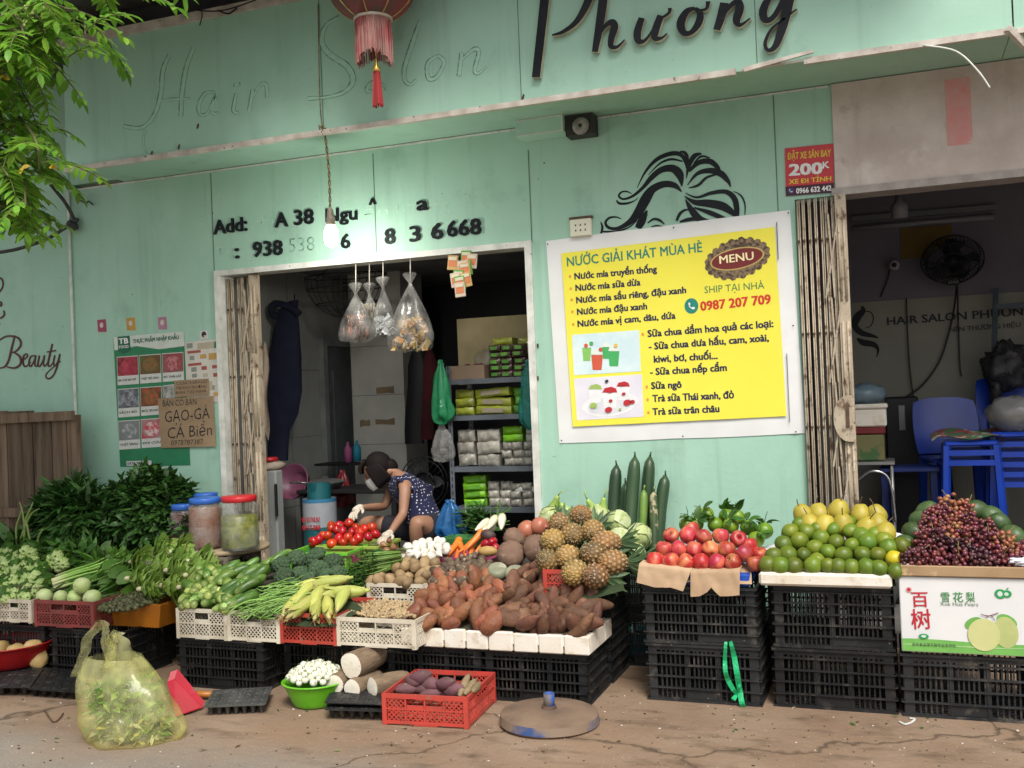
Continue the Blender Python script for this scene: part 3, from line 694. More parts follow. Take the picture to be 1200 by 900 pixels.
def cup(g,x,y,w_,h,m,lid=1):
    f=lambda u,v:at(*ZN(x+u*w_,y-v*h),y=YB-.0026-.0003*len(g.f)/40)
    g.slab([f(-.38,0),f(.38,0),f(.5,.7),f(-.5,.7)],(0,-.0008,0),m);g.slab([f(-.5,.72),f(.5,.72),f(.4,.92),f(.1,1),f(-.35,.93)],(0,-.0008,0),lid)
cup(g,153,588,34,70,2);cup(g,226,580,30,62,3);cup(g,255,608,42,80,3);cup(g,192,622,44,80,4)
for x,y,m in((150,530,4),(205,545,4),(262,530,6),(170,522,3)):disc(g,at(*ZN(x,y),y=YB-.007),.013,.013,-.0005,m,10)
under(bn,g.build('drink_picture',[pic,flat((.78,.84,.78)),flat((.25,.55,.13)),flat((.06,.42,.12)),flat((.62,.1,.05)),flat((.5,.5,.5)),flat((.8,.5,.08))]))
g=photo([(105,655),(360,638),(367,798),(117,812)],0,0)
disc(g,at(*ZN(240,752),y=YB-.0025),.185,.075,-.0005,1,30,.1);disc(g,at(*ZN(240,755),y=YB-.0032),.15,.055,-.0005,5,30,.1)
cup(g,185,745,50,70,1,2);cup(g,290,735,50,70,1,3);cup(g,240,765,56,80,1,3)
for x,y,m,r_ in((178,756,2,.03),(235,772,3,.03),(305,745,3,.032),(325,742,3,.02),(228,664,4,.016),(285,675,3,.022),(240,700,3,.024),(278,770,2,.012),(292,712,3,.016),(243,738,3,.016)):disc(g,at(*ZN(x,y),y=YB-.009),r_*.8,r_*.6,-.0005,m,12,.2)
under(bn,g.build('yogurt_picture',[pic2,flat((.82,.82,.84)),flat((.35,.5,.12)),flat((.5,.02,.03)),flat((.02,.03,.06)),flat((.7,.7,.76))]))
g=MB()
for x,y in((480,86),(912,30),(930,455),(940,855),(515,872),(58,888),(6,148)):disc(g,at(*ZN(x,y),y=-.02),.005,.005,-.002,0,8)
p,q=at(*ZN(868,65),y=-.02),at(*ZN(884,205),y=-.02);g.box(p.x-.002,p.x+.002,-.022,-.019,q.z,p.z);p,q=at(*ZN(905,560),y=-.02),at(*ZN(913,820),y=-.02);g.box(p.x,p.x+.003,-.022,-.019,q.z,p.z)
under(bn,g.build('nail',mt['dark']))

# ------------------------------------------------------------------ small wall things
def signbox(name,C,y,th,m,label,cat,loc=None):
    g=MB();pts=quadpx(C,y);g.slab(pts,(0,-th,0));r_=empty(name,sum(pts,Vector())/4,label,cat);under(r_,g.build('board',m));return r_
ZR=lambda x,y:(910+x*.08893,160+y*.08889)
rs=signbox('taxi_sign',[ZR(110,157),ZR(752,92),ZR(757,735),ZR(125,785)],-.004,.004,flat((.58,.025,.035),.4),'small red and yellow airport taxi sign with a price above the gate','sign')
g=MB();g.slab(quadpx([ZR(116,662),ZR(756,608),ZR(757,734),ZR(126,784)],-.0085),(0,-.001,0));under(rs,g.build('phone_strip',flat((.06,.008,.03))))
yl,wh=flat((.82,.6,.06)),flat((.85,.85,.85))
for s_,x0,y0,x1,y1,cap,m,bo,yy in(('ĐẶT XE SÂN BAY',146,305,716,258,92,yl,.03,-.009),('200',172,515,596,488,155,wh,.05,-.009),('K',610,420,694,414,92,wh,.03,-.009),('XE ĐI TỈNH',166,628,720,582,62,yl,.03,-.009),('0966 632 442',262,752,722,712,72,wh,.045,-.0105)):
    under(rs,textpx(s_,ZR(x0,y0),ZR(x1,y1),cap*.0889,m,y=yy,bold=bo,ext=0,lift=.001))
g=MB();c=at(*ZR(188,714),y=-.0098);disc(g,c,.018,.019,-.0006);g.slab([c+Vector((x*.5,-.001,z*.5))for x,z in ph],(0,-.0006,0),1);under(rs,g.build('phone_symbol',[flat((.05,.04,.2)),wh]))
# imported food poster
ZP=lambda x,y:(120+x*.22222,360+y*.22222)
grn=flat((.015,.2,.085),.45)
ps=signbox('food_poster',[ZP(58,158),ZP(428,127),ZP(464,832),ZP(95,842)],-.002,.002,grn,'green and white imported meat poster with rows of food photos beside the door','poster')
g=MB();g.slab(quadpx([ZP(58,158),ZP(428,127),ZP(433,205),ZP(300,222),ZP(180,205),ZP(64,228)],-.0046),(0,-.0006,0));under(ps,g.build('header',flat((.62,.68,.62))))
g=MB();g.slab(quadpx([ZP(80,156),ZP(144,150),ZP(148,228),ZP(115,246),ZP(84,232)],-.0056),(0,-.0006,0));under(ps,g.build('logo_shield',flat((.01,.13,.07))))
under(ps,textpx('TB',ZP(88,194),ZP(136,190),30*.222,wh,y=-.0066,bold=.04,ext=0,lift=.0006));under(ps,textpx('FOOD',ZP(90,218),ZP(138,214),16*.222,wh,y=-.0066,bold=.02,ext=0,lift=.0006))
under(ps,textpx('THỰC PHẨM NHẬP KHẨU',ZP(162,190),ZP(404,168),21*.222,flat((.01,.12,.07)),y=-.0056,bold=.05,ext=0,lift=.0006))
dish=[[(.45,.05,.08),(.3,.02,.04),26],[(.1,.12,.03),(.3,.1,.03),40],[(.3,.05,.06),(.5,.2,.2),30],[(.3,.32,.36),(.1,.1,.12),22],[(.4,.08,.03),(.12,.1,.03),30],[(.4,.4,.38),(.2,.22,.2),22],[(.2,.22,.22),(.42,.44,.44),26],[(.5,.06,.09),(.6,.5,.48),22]]
k=0
for r_,(y0,hh)in enumerate(((262,150),(432,150),(600,152))):
    for c_ in range(3):
        if r_==2 and c_==2:continue
        x0=76+c_*119+r_*4;ysl=-9*c_;x1=x0+112
        if r_==1 and c_==2:x1=x0+60
        g=MB();g.slab(quadpx([ZP(x0,y0+ysl),ZP(x1,y0+ysl-8),ZP(x1+5,y0+hh+ysl-8),ZP(x0+5,y0+hh+ysl)],-.0046),(0,-.0006,0))
        g.slab(quadpx([ZP(x0+2,y0+ysl+4),ZP(x1-2,y0+ysl-4),ZP(x1+1,y0+hh*.68+ysl-8),ZP(x0+5,y0+hh*.68+ysl)],-.0056),(0,-.0006,0),2)
        cc=at(*ZP((x0+x1)/2+2,y0+hh*.34+ysl),y=-.0066)
        disc(g,cc,.07 if x1-x0>90 else .03,.056,-.0006,1,18)
        d0=dish[k];k+=1
        f=g.build('food_panel',[flat((.62,.64,.6)),mat('printed_dish',d0[0],d0[1],scale=d0[2],lo=.42,hi=.58),mat('printed_backdrop',tuple(q*.5 for q in d0[1]),tuple(q*.9 for q in d0[0]),scale=18)]);under(ps,f)
        if x1-x0>90:under(ps,textpx(('BA CHỈ BÒ MỸ','THỊT BÒ XÀO','BÒ THÁI LÁT','SÁCH BÒ','BÒ KHO','','THỊT TRÂU','ĐÙI CỪU')[k-1],ZP(x0+10,y0+hh*.87+ysl),ZP(x1-8,y0+hh*.87+ysl-7),12*.222,flat((.02,.03,.03)),y=-.0056,bold=.03,ext=0,lift=.0006))
g=MB();g.slab(quadpx([ZP(126,812),ZP(258,808),ZP(260,834),ZP(128,837)],-.0046),(0,-.0006,0));under(ps,g.build('number_strip',flat((.6,.62,.6))));under(ps,textpx('0978.787.387',ZP(132,832),ZP(246,828),15*.222,flat((.03,.03,.05)),y=-.0056,bold=.01,ext=0,lift=.0006))
# price leaflet
lf=signbox('price_leaflet',[ZP(434,184),ZP(622,166),ZP(648,498),ZP(448,510)],-.002,.0015,flat((.6,.58,.52)),'pale leaflet printed with small food pictures between poster and door frame','leaflet')
g=MB()
for(x,y,w_,h,m)in((445,192,30,26,1),(500,190,90,34,3),(588,182,28,34,2),(448,232,70,14,0),(460,258,24,22,1),(515,250,32,22,4),(560,244,56,34,4),(452,298,70,14,0),(468,318,28,24,1),(522,312,28,20,0),(578,306,30,18,0),(472,352,26,20,1),(530,350,26,20,3),(584,348,28,20,0),(540,392,40,50,3),(578,412,14,24,1),(585,450,30,20,4)):
    g.slab(quadpx([ZP(x,y),ZP(x+w_,y-w_*.1),ZP(x+w_+1,y+h-w_*.1),ZP(x+1,y+h)],-.0038),(0,-.0005,0),m)
under(lf,g.build('printed_pictures',[flat((.35,.08,.06)),flat((.25,.27,.24)),flat((.02,.2,.1)),flat((.45,.4,.3)),flat((.5,.3,.08))]))
# handwritten cardboard
card=mat('brown_cardboard',(.33,.235,.14),(.27,.185,.11),scale=7,rough=.85,bump=.1,bscale=12)
ink=flat((.015,.013,.012))
c2=signbox('cardboard_note',[ZP(380,387),ZP(560,376),ZP(566,462),ZP(384,474)],-.007,.003,card,'small brown cardboard strip with faint handwriting tucked above the larger cardboard','note')
for i,s_ in enumerate(('CỬA HÀNG','TẠI KHO ĐƯỜNG','BÁN TẠI NHÀ')):under(c2,textpx(s_,ZP(388,410+i*24),ZP(550,400+i*24),15*.222,ink,y=-.0106,bold=-.01,ext=0,lift=.0008))
c1=signbox('cardboard_note',[ZP(294,482),ZP(586,468),ZP(598,734),ZP(312,742)],-.012,.004,card,'square brown cardboard handwritten in thick black pen, pinned over the poster corner','note')
for s_,x0,y0,x1,y1,cap,bo in(('BÁN CÓ BÁN',318,524,496,514,34,-.004),('GẠO-GÀ',330,608,566,586,62,-.006),('CÁ Biển',344,694,578,674,62,-.006),('0978787387',362,728,530,722,28,-.008)):
    under(c1,textpx(s_,ZP(x0,y0),ZP(x1,y1),cap*.222,ink,y=-.0166,bold=bo,ext=0,lift=.0008,shear=.1))
for px,py,c_,l in((119,382,(.35,.06,.12),'tiny wine red playing card stuck furthest from the door'),(153,380,(.5,.28,.05),'tiny ochre playing card stuck above the poster'),(190,379,(.42,.2,.3),'tiny mauve playing card stuck above the poster')):
    h_=signbox('sticker',[(px-5,py-7),(px+5,py-8),(px+6,py+7),(px-4,py+7)],-.001,.0015,flat(c_),l,'sticker')
    g=MB();disc(g,at(px,py-1,y=-.0032),.018,.022,-.0005,0,9);under(h_,g.build('print',flat((.62,.55,.5))))
h_=signbox('sticker',[(234,388),(243,387),(244,397),(234,398)],-.001,.0015,flat((.6,.6,.58)),'tiny black and white sticker beside the door frame above the leaflet','sticker')
g=MB();disc(g,at(239,392,y=-.0032),.022,.024,-.0005,0,9);disc(g,at(240,394,y=-.004),.011,.009,-.0005,1,9);under(h_,g.build('print',[flat((.02,.02,.02)),flat((.6,.45,.4))]))
# socket outlet
so_=empty('socket_outlet',at(681,266,y=0),'ivory power socket box on the wall just above the banner corner','socket')
a,c=at(668,258,y=-.02),at(694,276,y=-.02);g=MB();g.rbox(a.x,c.x,-.035,-.001,c.z,a.z,.006);o1=g.build('box',mt['ivory']);g=MB()
for k in range(3):
    x=a.x+(c.x-a.x)*(.28+.22*k)
    for z in(.35,.65):g.box(x-.004,x+.004,-.0365,-.034,c.z+(a.z-c.z)*z-.006,c.z+(a.z-c.z)*z+.006)
o2=g.build('slot',mt['dark']);g=MB();g.box(a.x-.004,c.x+.006,-.03,-.001,a.z+.001,a.z+.016);o3=g.build('dirt_cover',mt['rust']);under(so_,o1,o2,o3)

# ------------------------------------------------------------------ lantern
lc=at(437,20,y=-.95);lc.z=at(440,22,y=-.95).z
ln=empty('paper_lantern',lc,'faded red cloth lantern with fringe and gold tipped tassel hanging before the sign board','lantern')
k_=1/190
T=Matrix.Translation(lc)
prof=[(.105,0),(.14,.015),(.21,.075),(.255,.15),(.275,.24),(.275,.33),(.24,.43),(.17,.5),(.1,.52)]
g=MB();g.lathe([(a,c)for a,c in smooth_path(prof,3)],48,T,0,True,lambda p,a,z:Vector((p.x*(1+.045*abs(cos(4*a))-.03),p.y*(1+.045*abs(cos(4*a))-.03),p.z)),cap=False)
o1=g.build('shade',mat('faded_red_cloth',(.21,.035,.035),(.085,.055,.05),scale=5,lo=.4,hi=.6,rough=.7,spots=((.3,.2,.15),16,.66,.74)))
g=MB()
for k in range(8):
    a=k*pi/4+.2;g.tube([T@Vector((r_*cos(a)*1.02,r_*sin(a)*1.02,z))for r_,z in smooth_path(prof,2)],.004,5)
o2=g.build('rib',mat('worn_gold',(.5,.36,.12),(.3,.2,.08),scale=20,rough=.4))
g=MB();g.lathe([(.108,-.012),(.116,-.008),(.116,.012),(.104,.014)],32,T);o3=g.build('collar',mat('dirty_white_band',(.55,.5,.43),(.4,.35,.3),scale=9))
g=MB()
for k in range(150):
    a=k*2*pi/150+R(-.02,.02);L_=.235+.03*sin(a*2+1)+R(-.015,.015);r0=R(.098,.108);r1=r0+R(-.012,.004)
    g.tube([T@Vector((r0*cos(a),r0*sin(a),-.01)),T@Vector((r1*cos(a+.02),r1*sin(a+.02),-.01-L_*.5)),T@Vector((r1*cos(a+.03),r1*sin(a+.03),-.01-L_))],.0028,3,0,False,False)
o4=g.build('fringe',mat('dusty_pink_thread',(.30,.07,.07),(.33,.17,.15),scale=6,lo=.42,hi=.6,isl=.3,rough=.9))
tz=at(443,78,y=-.95).z-lc.z
g=MB();g.tube([T@Vector((0,0,.1)),T@Vector((.01,0,tz+.05))],.003,5);g.lathe([(.004,.06),(.008,.03),(.01,.015),(.02,0),(.023,-.02),(.02,-.03)],12,T@Matrix.Translation((.01,0,tz)),0)
o5=g.build('finial',mat('bright_gold',(.75,.5,.12),rough=.25,metal=.6))
g=MB();tl_=tz-(at(443,124,y=-.95).z-lc.z)
for k in range(46):
    a=R(0,6.28);r0=.02*sqrt(R(.2,1));d=Vector((cos(a),sin(a),0));g.tube([T@(Vector((.01,0,tz-.025))+d*r0),T@(Vector((.01,0,tz-tl_+R(-.01,.012)))+d*r0*1.7)],.0032,3,0,False,False)
o6=g.build('tassel',mat('red_thread',(.36,.03,.035),(.28,.02,.02),isl=.35,rough=.8))
g=MB();g.tube([T@Vector((0,0,.5)),Vector((lc.x,lc.y,zt))],.004,5);o7=g.build('cord',mt['dark']);under(ln,o1,o2,o3,o4,o5,o6,o7)

# ------------------------------------------------------------------ lit bulb
yb=-.45;bp_=at(388,275,y=yb);top=at(380,152,y=-.6)
bb=empty('light_bulb',bp_,'lit white bulb hanging on a twisted yellow cable in front of the address letters','light bulb')
g=MB();g.lathe([(.012,.075),(.03,.06),(.046,.02),(.048,-.03),(.036,-.07),(.0,-.088)],16,Matrix.Translation(bp_));o1=g.build('globe',mat('lit_globe',(1,.98,.92),emit=9))
g=MB();g.lathe([(.03,.062),(.031,.11),(.024,.12),(.02,.165),(.006,.18)],14,Matrix.Translation(bp_));o2=g.build('holder',mat('grimy_holder',(.12,.09,.06),(.25,.22,.18),scale=20))
g=MB()
for s_ in(0,pi):
    pts=[];
    for i in range(40):
        t=i/39;q=(bp_+Vector((0,0,.17))).lerp(top,t);a=t*30+s_;pts.append(q+Vector((cos(a)*.006,sin(a)*.006,0))+Vector((.012*sin(t*pi),0,0)))
    g.tube(pts,.0042,5)
for i in range(14):g.tube([top+Vector((R(-.02,.02),-.02,R(-.03,.02))),top+Vector((R(-.03,.03),-.03,R(-.04,.03)))],.004,4)
g.tube(smooth_path([top,(top.x,-.64,3.5),(top.x-.005,-.61,zt-.1)]),.0035,5)
o3=g.build('cable',mat('old_yellow_cable',(.36,.24,.1),(.1,.06,.03),scale=30));under(bb,o1,o2,o3)
pl=bpy.data.lights.new('bulb_light','POINT');pl.energy=9.5;pl.color=(1,.96,.86);pl.shadow_soft_size=.05
po=bpy.data.objects.new('bulb_light',pl);COL.objects.link(po);po.location=bp_+Vector((0,-.0,-.14))

# cable loop by the leaves
g=MB();g.tube(smooth_path([at(-10,297,y=-.25),at(20,292,y=-.2),at(55,280,y=-.12),at(78,266,y=-.08),at(88,262,y=-.03),at(78,240,y=-.08),at(64,222,y=-.15),at(50,205,y=-.5)]),.014,7)
for i in range(12):c=at(86+R(-5,5),263+R(-5,5),y=-.05);g.ell(c,(.03,.02,.02),rrot(),7,5)
g.tube(smooth_path([at(90,232,y=-.02),at(100,238,y=-.03),at(104,236,y=-.03),at(109,240,y=-.02)]),.006,5)
tag(g.build('cable_loop',mat('black_cable',(.02,.02,.022),(.05,.05,.05),scale=20)),'black cable looped out from the wall corner behind the leaves','cable')
# thin wires under the eave
g=MB();g.tube(smooth_path([at(185,5,y=-.75),at(230,12,y=-.72),at(262,12,y=-.7),at(300,0,y=-.7)]),.005,5);g.tube(smooth_path([at(232,10,y=-.66),at(237,16,y=-.65),at(234,30,y=-.63)]),.004,4);g.tube(smooth_path([at(255,12,y=-.66),at(268,16,y=-.65),at(278,9,y=-.64)]),.006,5)
tag(g.build('eave_wire',mt['dark']),'thin tangled black wire running below the dark eave','wire')

# ------------------------------------------------------------------ leaning boards at the left
wd_=mat('weathered_board',(.085,.056,.035),(.19,.135,.088),scale=3,stretch=(7,7,.45),lo=.35,hi=.65,rough=.85,isl=.35,bump=.3,bscale=16,spots=((.03,.02,.014),7,.62,.7))
yb_=-.22;xs=[at(p_,500,y=yb_).x for p_ in(-60,-26,8,38,60,78,93)]
rt=empty('board_hoarding',(xs[3],yb_,0),'weathered brown plank panel leaning on the mint wall at the far corner','board panel')
g=MB()
for i in range(6):
    ztop=1.66-.016*i+R(-.012,.012);g.rbox(xs[i]+.004,xs[i+1]-.004,yb_-R(.0,.008),yb_+.03,.02,ztop,.004)
o1=g.build('plank',wd_);g=MB();p=at(0,490,y=yb_-.03);q=at(90,492,y=yb_-.03)
g.add([(xs[0],yb_-.035,p.z-.05),(xs[6]-.03,yb_-.035,q.z-.0),(xs[6]-.03,yb_-.035,q.z+.07),(xs[0],yb_-.035,p.z+.03),(xs[0],yb_-.009,p.z-.05),(xs[6]-.03,yb_-.009,q.z-.0),(xs[6]-.03,yb_-.009,q.z+.07),(xs[0],yb_-.009,p.z+.03)],[(0,1,2,3),(3,2,6,7),(1,5,6,2),(0,4,5,1)])
p=at(0,600,y=yb_-.03);g.box(xs[0],xs[6]-.02,yb_-.035,yb_-.009,p.z-.04,p.z+.03);o2=g.build('batten',wd_);under(rt,o1,o2)
# ------------------------------------------------------------------ crates and trays
def lattice(g,o,u,v,W,H,step,t,mi=0):
    """crossed diagonal bars filling a W x H panel at o along u, v"""
    u,v=Vector(u),Vector(v);nrm=u.cross(v)
    for sgn in(1,-1):
        c=-H if sgn>0 else 0
        c+=step*.5
        while c<W+(0 if sgn>0 else H):
            pts=[]
            for tt in(0,H):
                x=c+tt*(1 if sgn>0 else-1);pts.append((x,tt))
            (x0,y0),(x1,y1)=pts
            def clip(x0,y0,x1,y1):
                if x0==x1:return None
                def at_x(x):return y0+(y1-y0)*(x-x0)/(x1-x0)
                a,b_=(x0,y0),(x1,y1)
                if a[0]>b_[0]:a,b_=b_,a
                if b_[0]<=0 or a[0]>=W:return None
                if a[0]<0:a=(0,at_x(0))
                if b_[0]>W:b_=(W,at_x(W))
                return a,b_
            r_=clip(x0,y0,x1,y1)
            if r_ and abs(r_[1][0]-r_[0][0])>.004:
                p,q=o+u*r_[0][0]+v*r_[0][1],o+u*r_[1][0]+v*r_[1][1]
                d=(q-p).normalized();sd=nrm.cross(d)*t/2;nn=nrm*(t*.5+.0006*sgn)
                g.add([p-sd+nn,q-sd+nn,q+sd+nn,p+sd+nn,p-sd-nn,q-sd-nn,q+sd-nn,p+sd-nn],[(0,1,2,3),(7,6,5,4),(0,4,5,1),(3,2,6,7)],mi)
            c+=step
def lattice_crate(w_,d,h,cols=4,step=.024,name='crate_mesh',m=None,foot=True):
    """shallow market crate, origin at the front left bottom corner; lattice walls with posts and a rim"""
    g=MB();t=.007;post=.022
    def wall(o,u,W,n):
        u=Vector(u);z=Vector((0,0,1));nin=Vector((-u.y,u.x,0))
        def slab(a,b_,z0,z1,th=t,off=0):
            p=[o+u*a+z*z0+nin*off,o+u*b_+z*z0+nin*off,o+u*b_+z*z1+nin*off,o+u*a+z*z1+nin*off];g.slab(p,nin*th)
        slab(0,post,0,h,t+.003,-.003);slab(W-post,W,0,h,t+.003,-.003);slab(post,W-post,h-.022,h,t+.003,-.002);slab(post,W-post,0 if not foot else .006,.022,t,0)
        if foot:slab(W*.36,W*.64,.0,.006,t,.001)
        zm=h*.52;slab(post,W-post,zm-.004,zm+.004,t,0)
        e=(W-2*post)/n
        for k in range(1,n):slab(post+e*k-.004,post+e*k+.004,.022,h-.022,t-.001,.0005)
        for k in range(n):
            for z0,z1 in((.022,zm-.004),(zm+.004,h-.022)):
                if k in(n//2,(n-1)//2)and z1>zm+.01:      # hand hole
                    slab(post+e*k+.006,post+e*(k+1)-.006,z0,z0+(z1-z0)*.34,t-.002,.001);continue
                lattice(g,o+u*(post+e*k+.004)+z*z0+nin*.0035,u,z,e-.008,z1-z0,step,.0046)
    wall(Vector((0,0,0)),(1,0,0),w_,cols);wall(Vector((w_,d,0)),(-1,0,0),w_,cols)
    nd=max(2,int(cols*d/w_+.3));wall(Vector((w_,0,0)),(0,1,0),d,nd);wall(Vector((0,d,0)),(0,-1,0),d,nd)
    for k in range(9):x=.01+(w_-.02)*k/8;g.box(x-.006,x+.006,.008,d-.008,.008,.012)
    for k in range(9):y=.01+(d-.02)*k/8;g.box(.008,w_-.008,y-.006,y+.006,.004,.0078)
    return g.mesh(name,m)
def black_crate_mesh(w_=.57,d=.40,h=.292,m=None,cols=3,ribs=(0,.22,.43,.64,.85,1),name='black_crate_mesh'):
    g=MB();t=.006
    def wall(o,u,W,n):
        u=Vector(u);z=Vector((0,0,1));nin=Vector((-u.y,u.x,0))
        def slab(a,b_,z0,z1,th=t,off=0):
            p=[o+u*a+z*z0+nin*off,o+u*b_+z*z0+nin*off,o+u*b_+z*z1+nin*off,o+u*a+z*z1+nin*off];g.slab(p,nin*th)
        cp=.05
        slab(.008,cp,.004,h-.004,t,.004);slab(W-cp,W-.008,.004,h-.004,t,.004)
        for k,f in enumerate(ribs):
            zc_=f*(h-.012)+.006;e=.007 if 0<k<len(ribs)-1 else .012
            slab(-.005,W+.005,max(0,zc_-e/2),min(h,zc_+e/2),.017,-.0075)
        e=(W-2*cp)/n
        for k in range(n+1):
            x=cp+e*k
            if 0<k<n:slab(x-.014,x+.014,.008,h-.008,t,.005);slab(x-.003,x+.003,.008,h-.008,.006,-.0005)
        for k in range(n):
            a=cp+e*k+(.014 if k else 0);b_=cp+e*(k+1)-(.014 if k<n-1 else 0);ns=max(3,int((b_-a)/.0205))
            for j in range(1,ns):
                x=a+(b_-a)*j/ns;slab(x-.0042,x+.0042,.008,h-.03,t,.0055)
            slab(a,b_,h-.034,h-.008,t,.0052)
            if k==n//2:slab(a,b_,h*.02+.008,h*ribs[1],t,.0048)
    wall(Vector((0,0,0)),(1,0,0),w_,cols);wall(Vector((w_,d,0)),(-1,0,0),w_,cols)
    wall(Vector((w_,0,0)),(0,1,0),d,2);wall(Vector((0,d,0)),(0,-1,0),d,2)
    for k in range(12):x=.02+(w_-.04)*k/11;g.box(x-.009,x+.009,.014,d-.014,.004,.01)
    for k in range(9):y=.02+(d-.04)*k/8;g.box(.014,w_-.014,y-.009,y+.009,.0105,.0145)
    return g.mesh(name,m)
blk=mat('black_crate_plastic',(.011,.012,.0135),(.024,.024,.024),scale=5,rough=.5,rand=.35,spec=.3,spots=[((.10,.088,.072),11,.55,.8),((.26,.23,.18),80,.69,.74)])
wpl=mat('cream_crate_plastic',(.66,.61,.5),(.5,.44,.34),scale=7,rough=.5,rand=.12,spots=((.26,.19,.12),14,.6,.78))
rpl=mat('red_crate_plastic',(.50,.055,.04),(.36,.05,.035),scale=7,rough=.45,rand=.1,spots=((.25,.15,.1),14,.62,.8))
dpl=mat('dull_red_crate',(.25,.045,.04),(.17,.04,.035),scale=7,rough=.5,spots=((.2,.13,.1),14,.6,.8))
gpl=mat('grey_crate_plastic',(.28,.28,.24),(.17,.165,.14),scale=7,rough=.5,spots=((.07,.06,.045),14,.6,.78))
grp=mat('green_basket_plastic',(.17,.52,.045),(.13,.42,.04),scale=7,rough=.35)
ygp=mat('olive_basket_plastic',(.32,.40,.07),(.25,.32,.06),scale=7,rough=.4)
BK=black_crate_mesh(m=blk);BK5=black_crate_mesh(m=blk,cols=2,ribs=(0,.18,.36,.54,.72,.9,1),name='black_crate_mesh')
def crate(x,y,z,label,me=None,rz=0,sc=1,grp_=None):return put('black_crate',me or BK,(x,y,z),rotm(0,0,rz),sc,label,'crate',grp_ or 'black plastic crates under the stall')
crate(-1.27,-1.142,0,'bottom black crate under the apples with the green strap hanging on it')
crate(-1.275,-1.145,.296,'upper black crate splashed with pale specks beneath the apple cardboard',BK5,.004)
crate(-.635,-1.112,0,'dusty lower black crate under the green tangerines',None,-.006)
crate(-.626,-1.105,.296,'darkest upper black crate holding the board of green tangerines',BK5,.006,(.98,1,1.06))
crate(-.035,-1.13,0,'dusty black crate under the white pear carton',None,.01,(1.02,1,1.02))
crate(-2.105,-1.335,0,'black crate under the brown sweet potatoes, behind the round iron base',None,.006,(.995,1,.9))
crate(-2.69,-1.33,0,'black crate under the orange sweet potatoes, behind the red crate of purple yams',None,0,(.995,1,.9))
crate(-3.36,-1.32,0,'shaded black crate behind the green bowl of white eggplants',None,0,(1.0,1,.93))
crate(-3.955,-1.49,0,'black crate under the cucumbers and green beans',None,0,(1.02,1,.95))
crate(-4.925,-1.47,0,'black crate behind the yellow plastic bag, under the dull red crate',None,-.01,(1.0,1,1.0))
crate(-5.56,-1.46,0,'black crate behind the red basin at the stall corner',BK5,.01)
crate(-4.33,-1.02,0,'lower black crate in the gap below the lettuce',None,.03)
crate(-4.34,-1.0,.296,'upper black crate right below the grey lettuce crate',BK5,.02,(1,1,.62))
crate(-1.23,-.70,0,'shaded black crate beneath the leafy limes',None,.01);crate(-1.22,-.70,.296,'shaded black crate directly under the leafy limes',BK5,0)
crate(-1.62,-.52,0,'shaded black crate against the wall under the long gourds',None,0,(.62,.8,1));crate(-1.62,-.52,.296,'upper shaded black crate right under the long gourds',BK5,0,(.62,.8,1));crate(-2.1,-.9,0,'shaded black crate behind the brown sweet potatoes, beneath the pineapples',None,.0);crate(-2.1,-.9,.296,'upper black crate directly under the red pineapple crate',None,0,(1,1,.8))
MI={}
def mcrate(name,x0,x1,y,z0,z1,d,m,cols,label,rz=0,step=.024,grp_=None):
    k=(round(x1-x0,2),round(z1-z0,2),d,m.name)
    if k not in MI:MI[k]=lattice_crate(x1-x0,d,z1-z0,cols,step,name+'_mesh',m)
    return put(name,MI[k],(x0,y,z0),rotm(0,0,rz),1,label,'crate',grp_)
FR='shallow market crates along the stall front'
mcrate('market_crate',-3.947,-3.600,-1.505,.279,.452,.46,wpl,3,'cream crate heaped with cucumbers',.004,.024,FR)
mcrate('market_crate',-3.597,-3.253,-1.502,.279,.452,.46,wpl,3,'cream crate of green beans between the cucumbers and the corn',-.004,.024,FR)
mcrate('market_crate',-3.250,-2.893,-1.502,.282,.452,.46,rpl,3,'red crate of corn in the stall front row',.004,.024,FR)
mcrate('market_crate',-2.889,-2.419,-1.505,.286,.442,.46,wpl,4,'cream crate full of peanuts',.002,.024,FR)
mcrate('market_crate',-5.31,-5.037,-1.505,.318,.462,.46,wpl,3,'cream crate under the bok choy at the stall corner',.0,.024,FR)
mcrate('market_crate',-5.01,-4.552,-1.505,.302,.466,.42,dpl,4,'dull red crate holding celery and kohlrabi',.006,.024,FR)
yp=-.98;zp=at(430,683,y=yp).z
mcrate('market_crate',at(430,690,y=yp).x,at(496,690,y=yp).x,yp,zp-.17,zp,.42,wpl,4,'cream crate heaped with potatoes behind the peanuts',0,.024,FR)
mcrate('market_crate',at(498,690,y=yp).x,at(560,690,y=yp).x,yp,zp-.168,zp+.002,.42,wpl,4,'cream crate of taro half hidden behind the orange sweet potatoes',0,.024,FR)
mcrate('market_crate',-1.83,-1.545,-1.12,.50,.655,.42,rpl,3,'bright red crate under the pineapples',0,.024,FR)
q=at(195,690,y=-1.0);p=at(156,690,y=-1.0)
mcrate('market_crate',p.x,q.x+.06,-1.0,.485,.625,.5,gpl,3,'grey crate heaped with lettuce',-.02,.03,FR)
mcrate('market_crate',-2.44,-1.995,-1.86,.012,.165,.45,rpl,4,'red crate on the ground holding purple yams',.075,.024,FR).location=(-2.445,-1.845,.002)
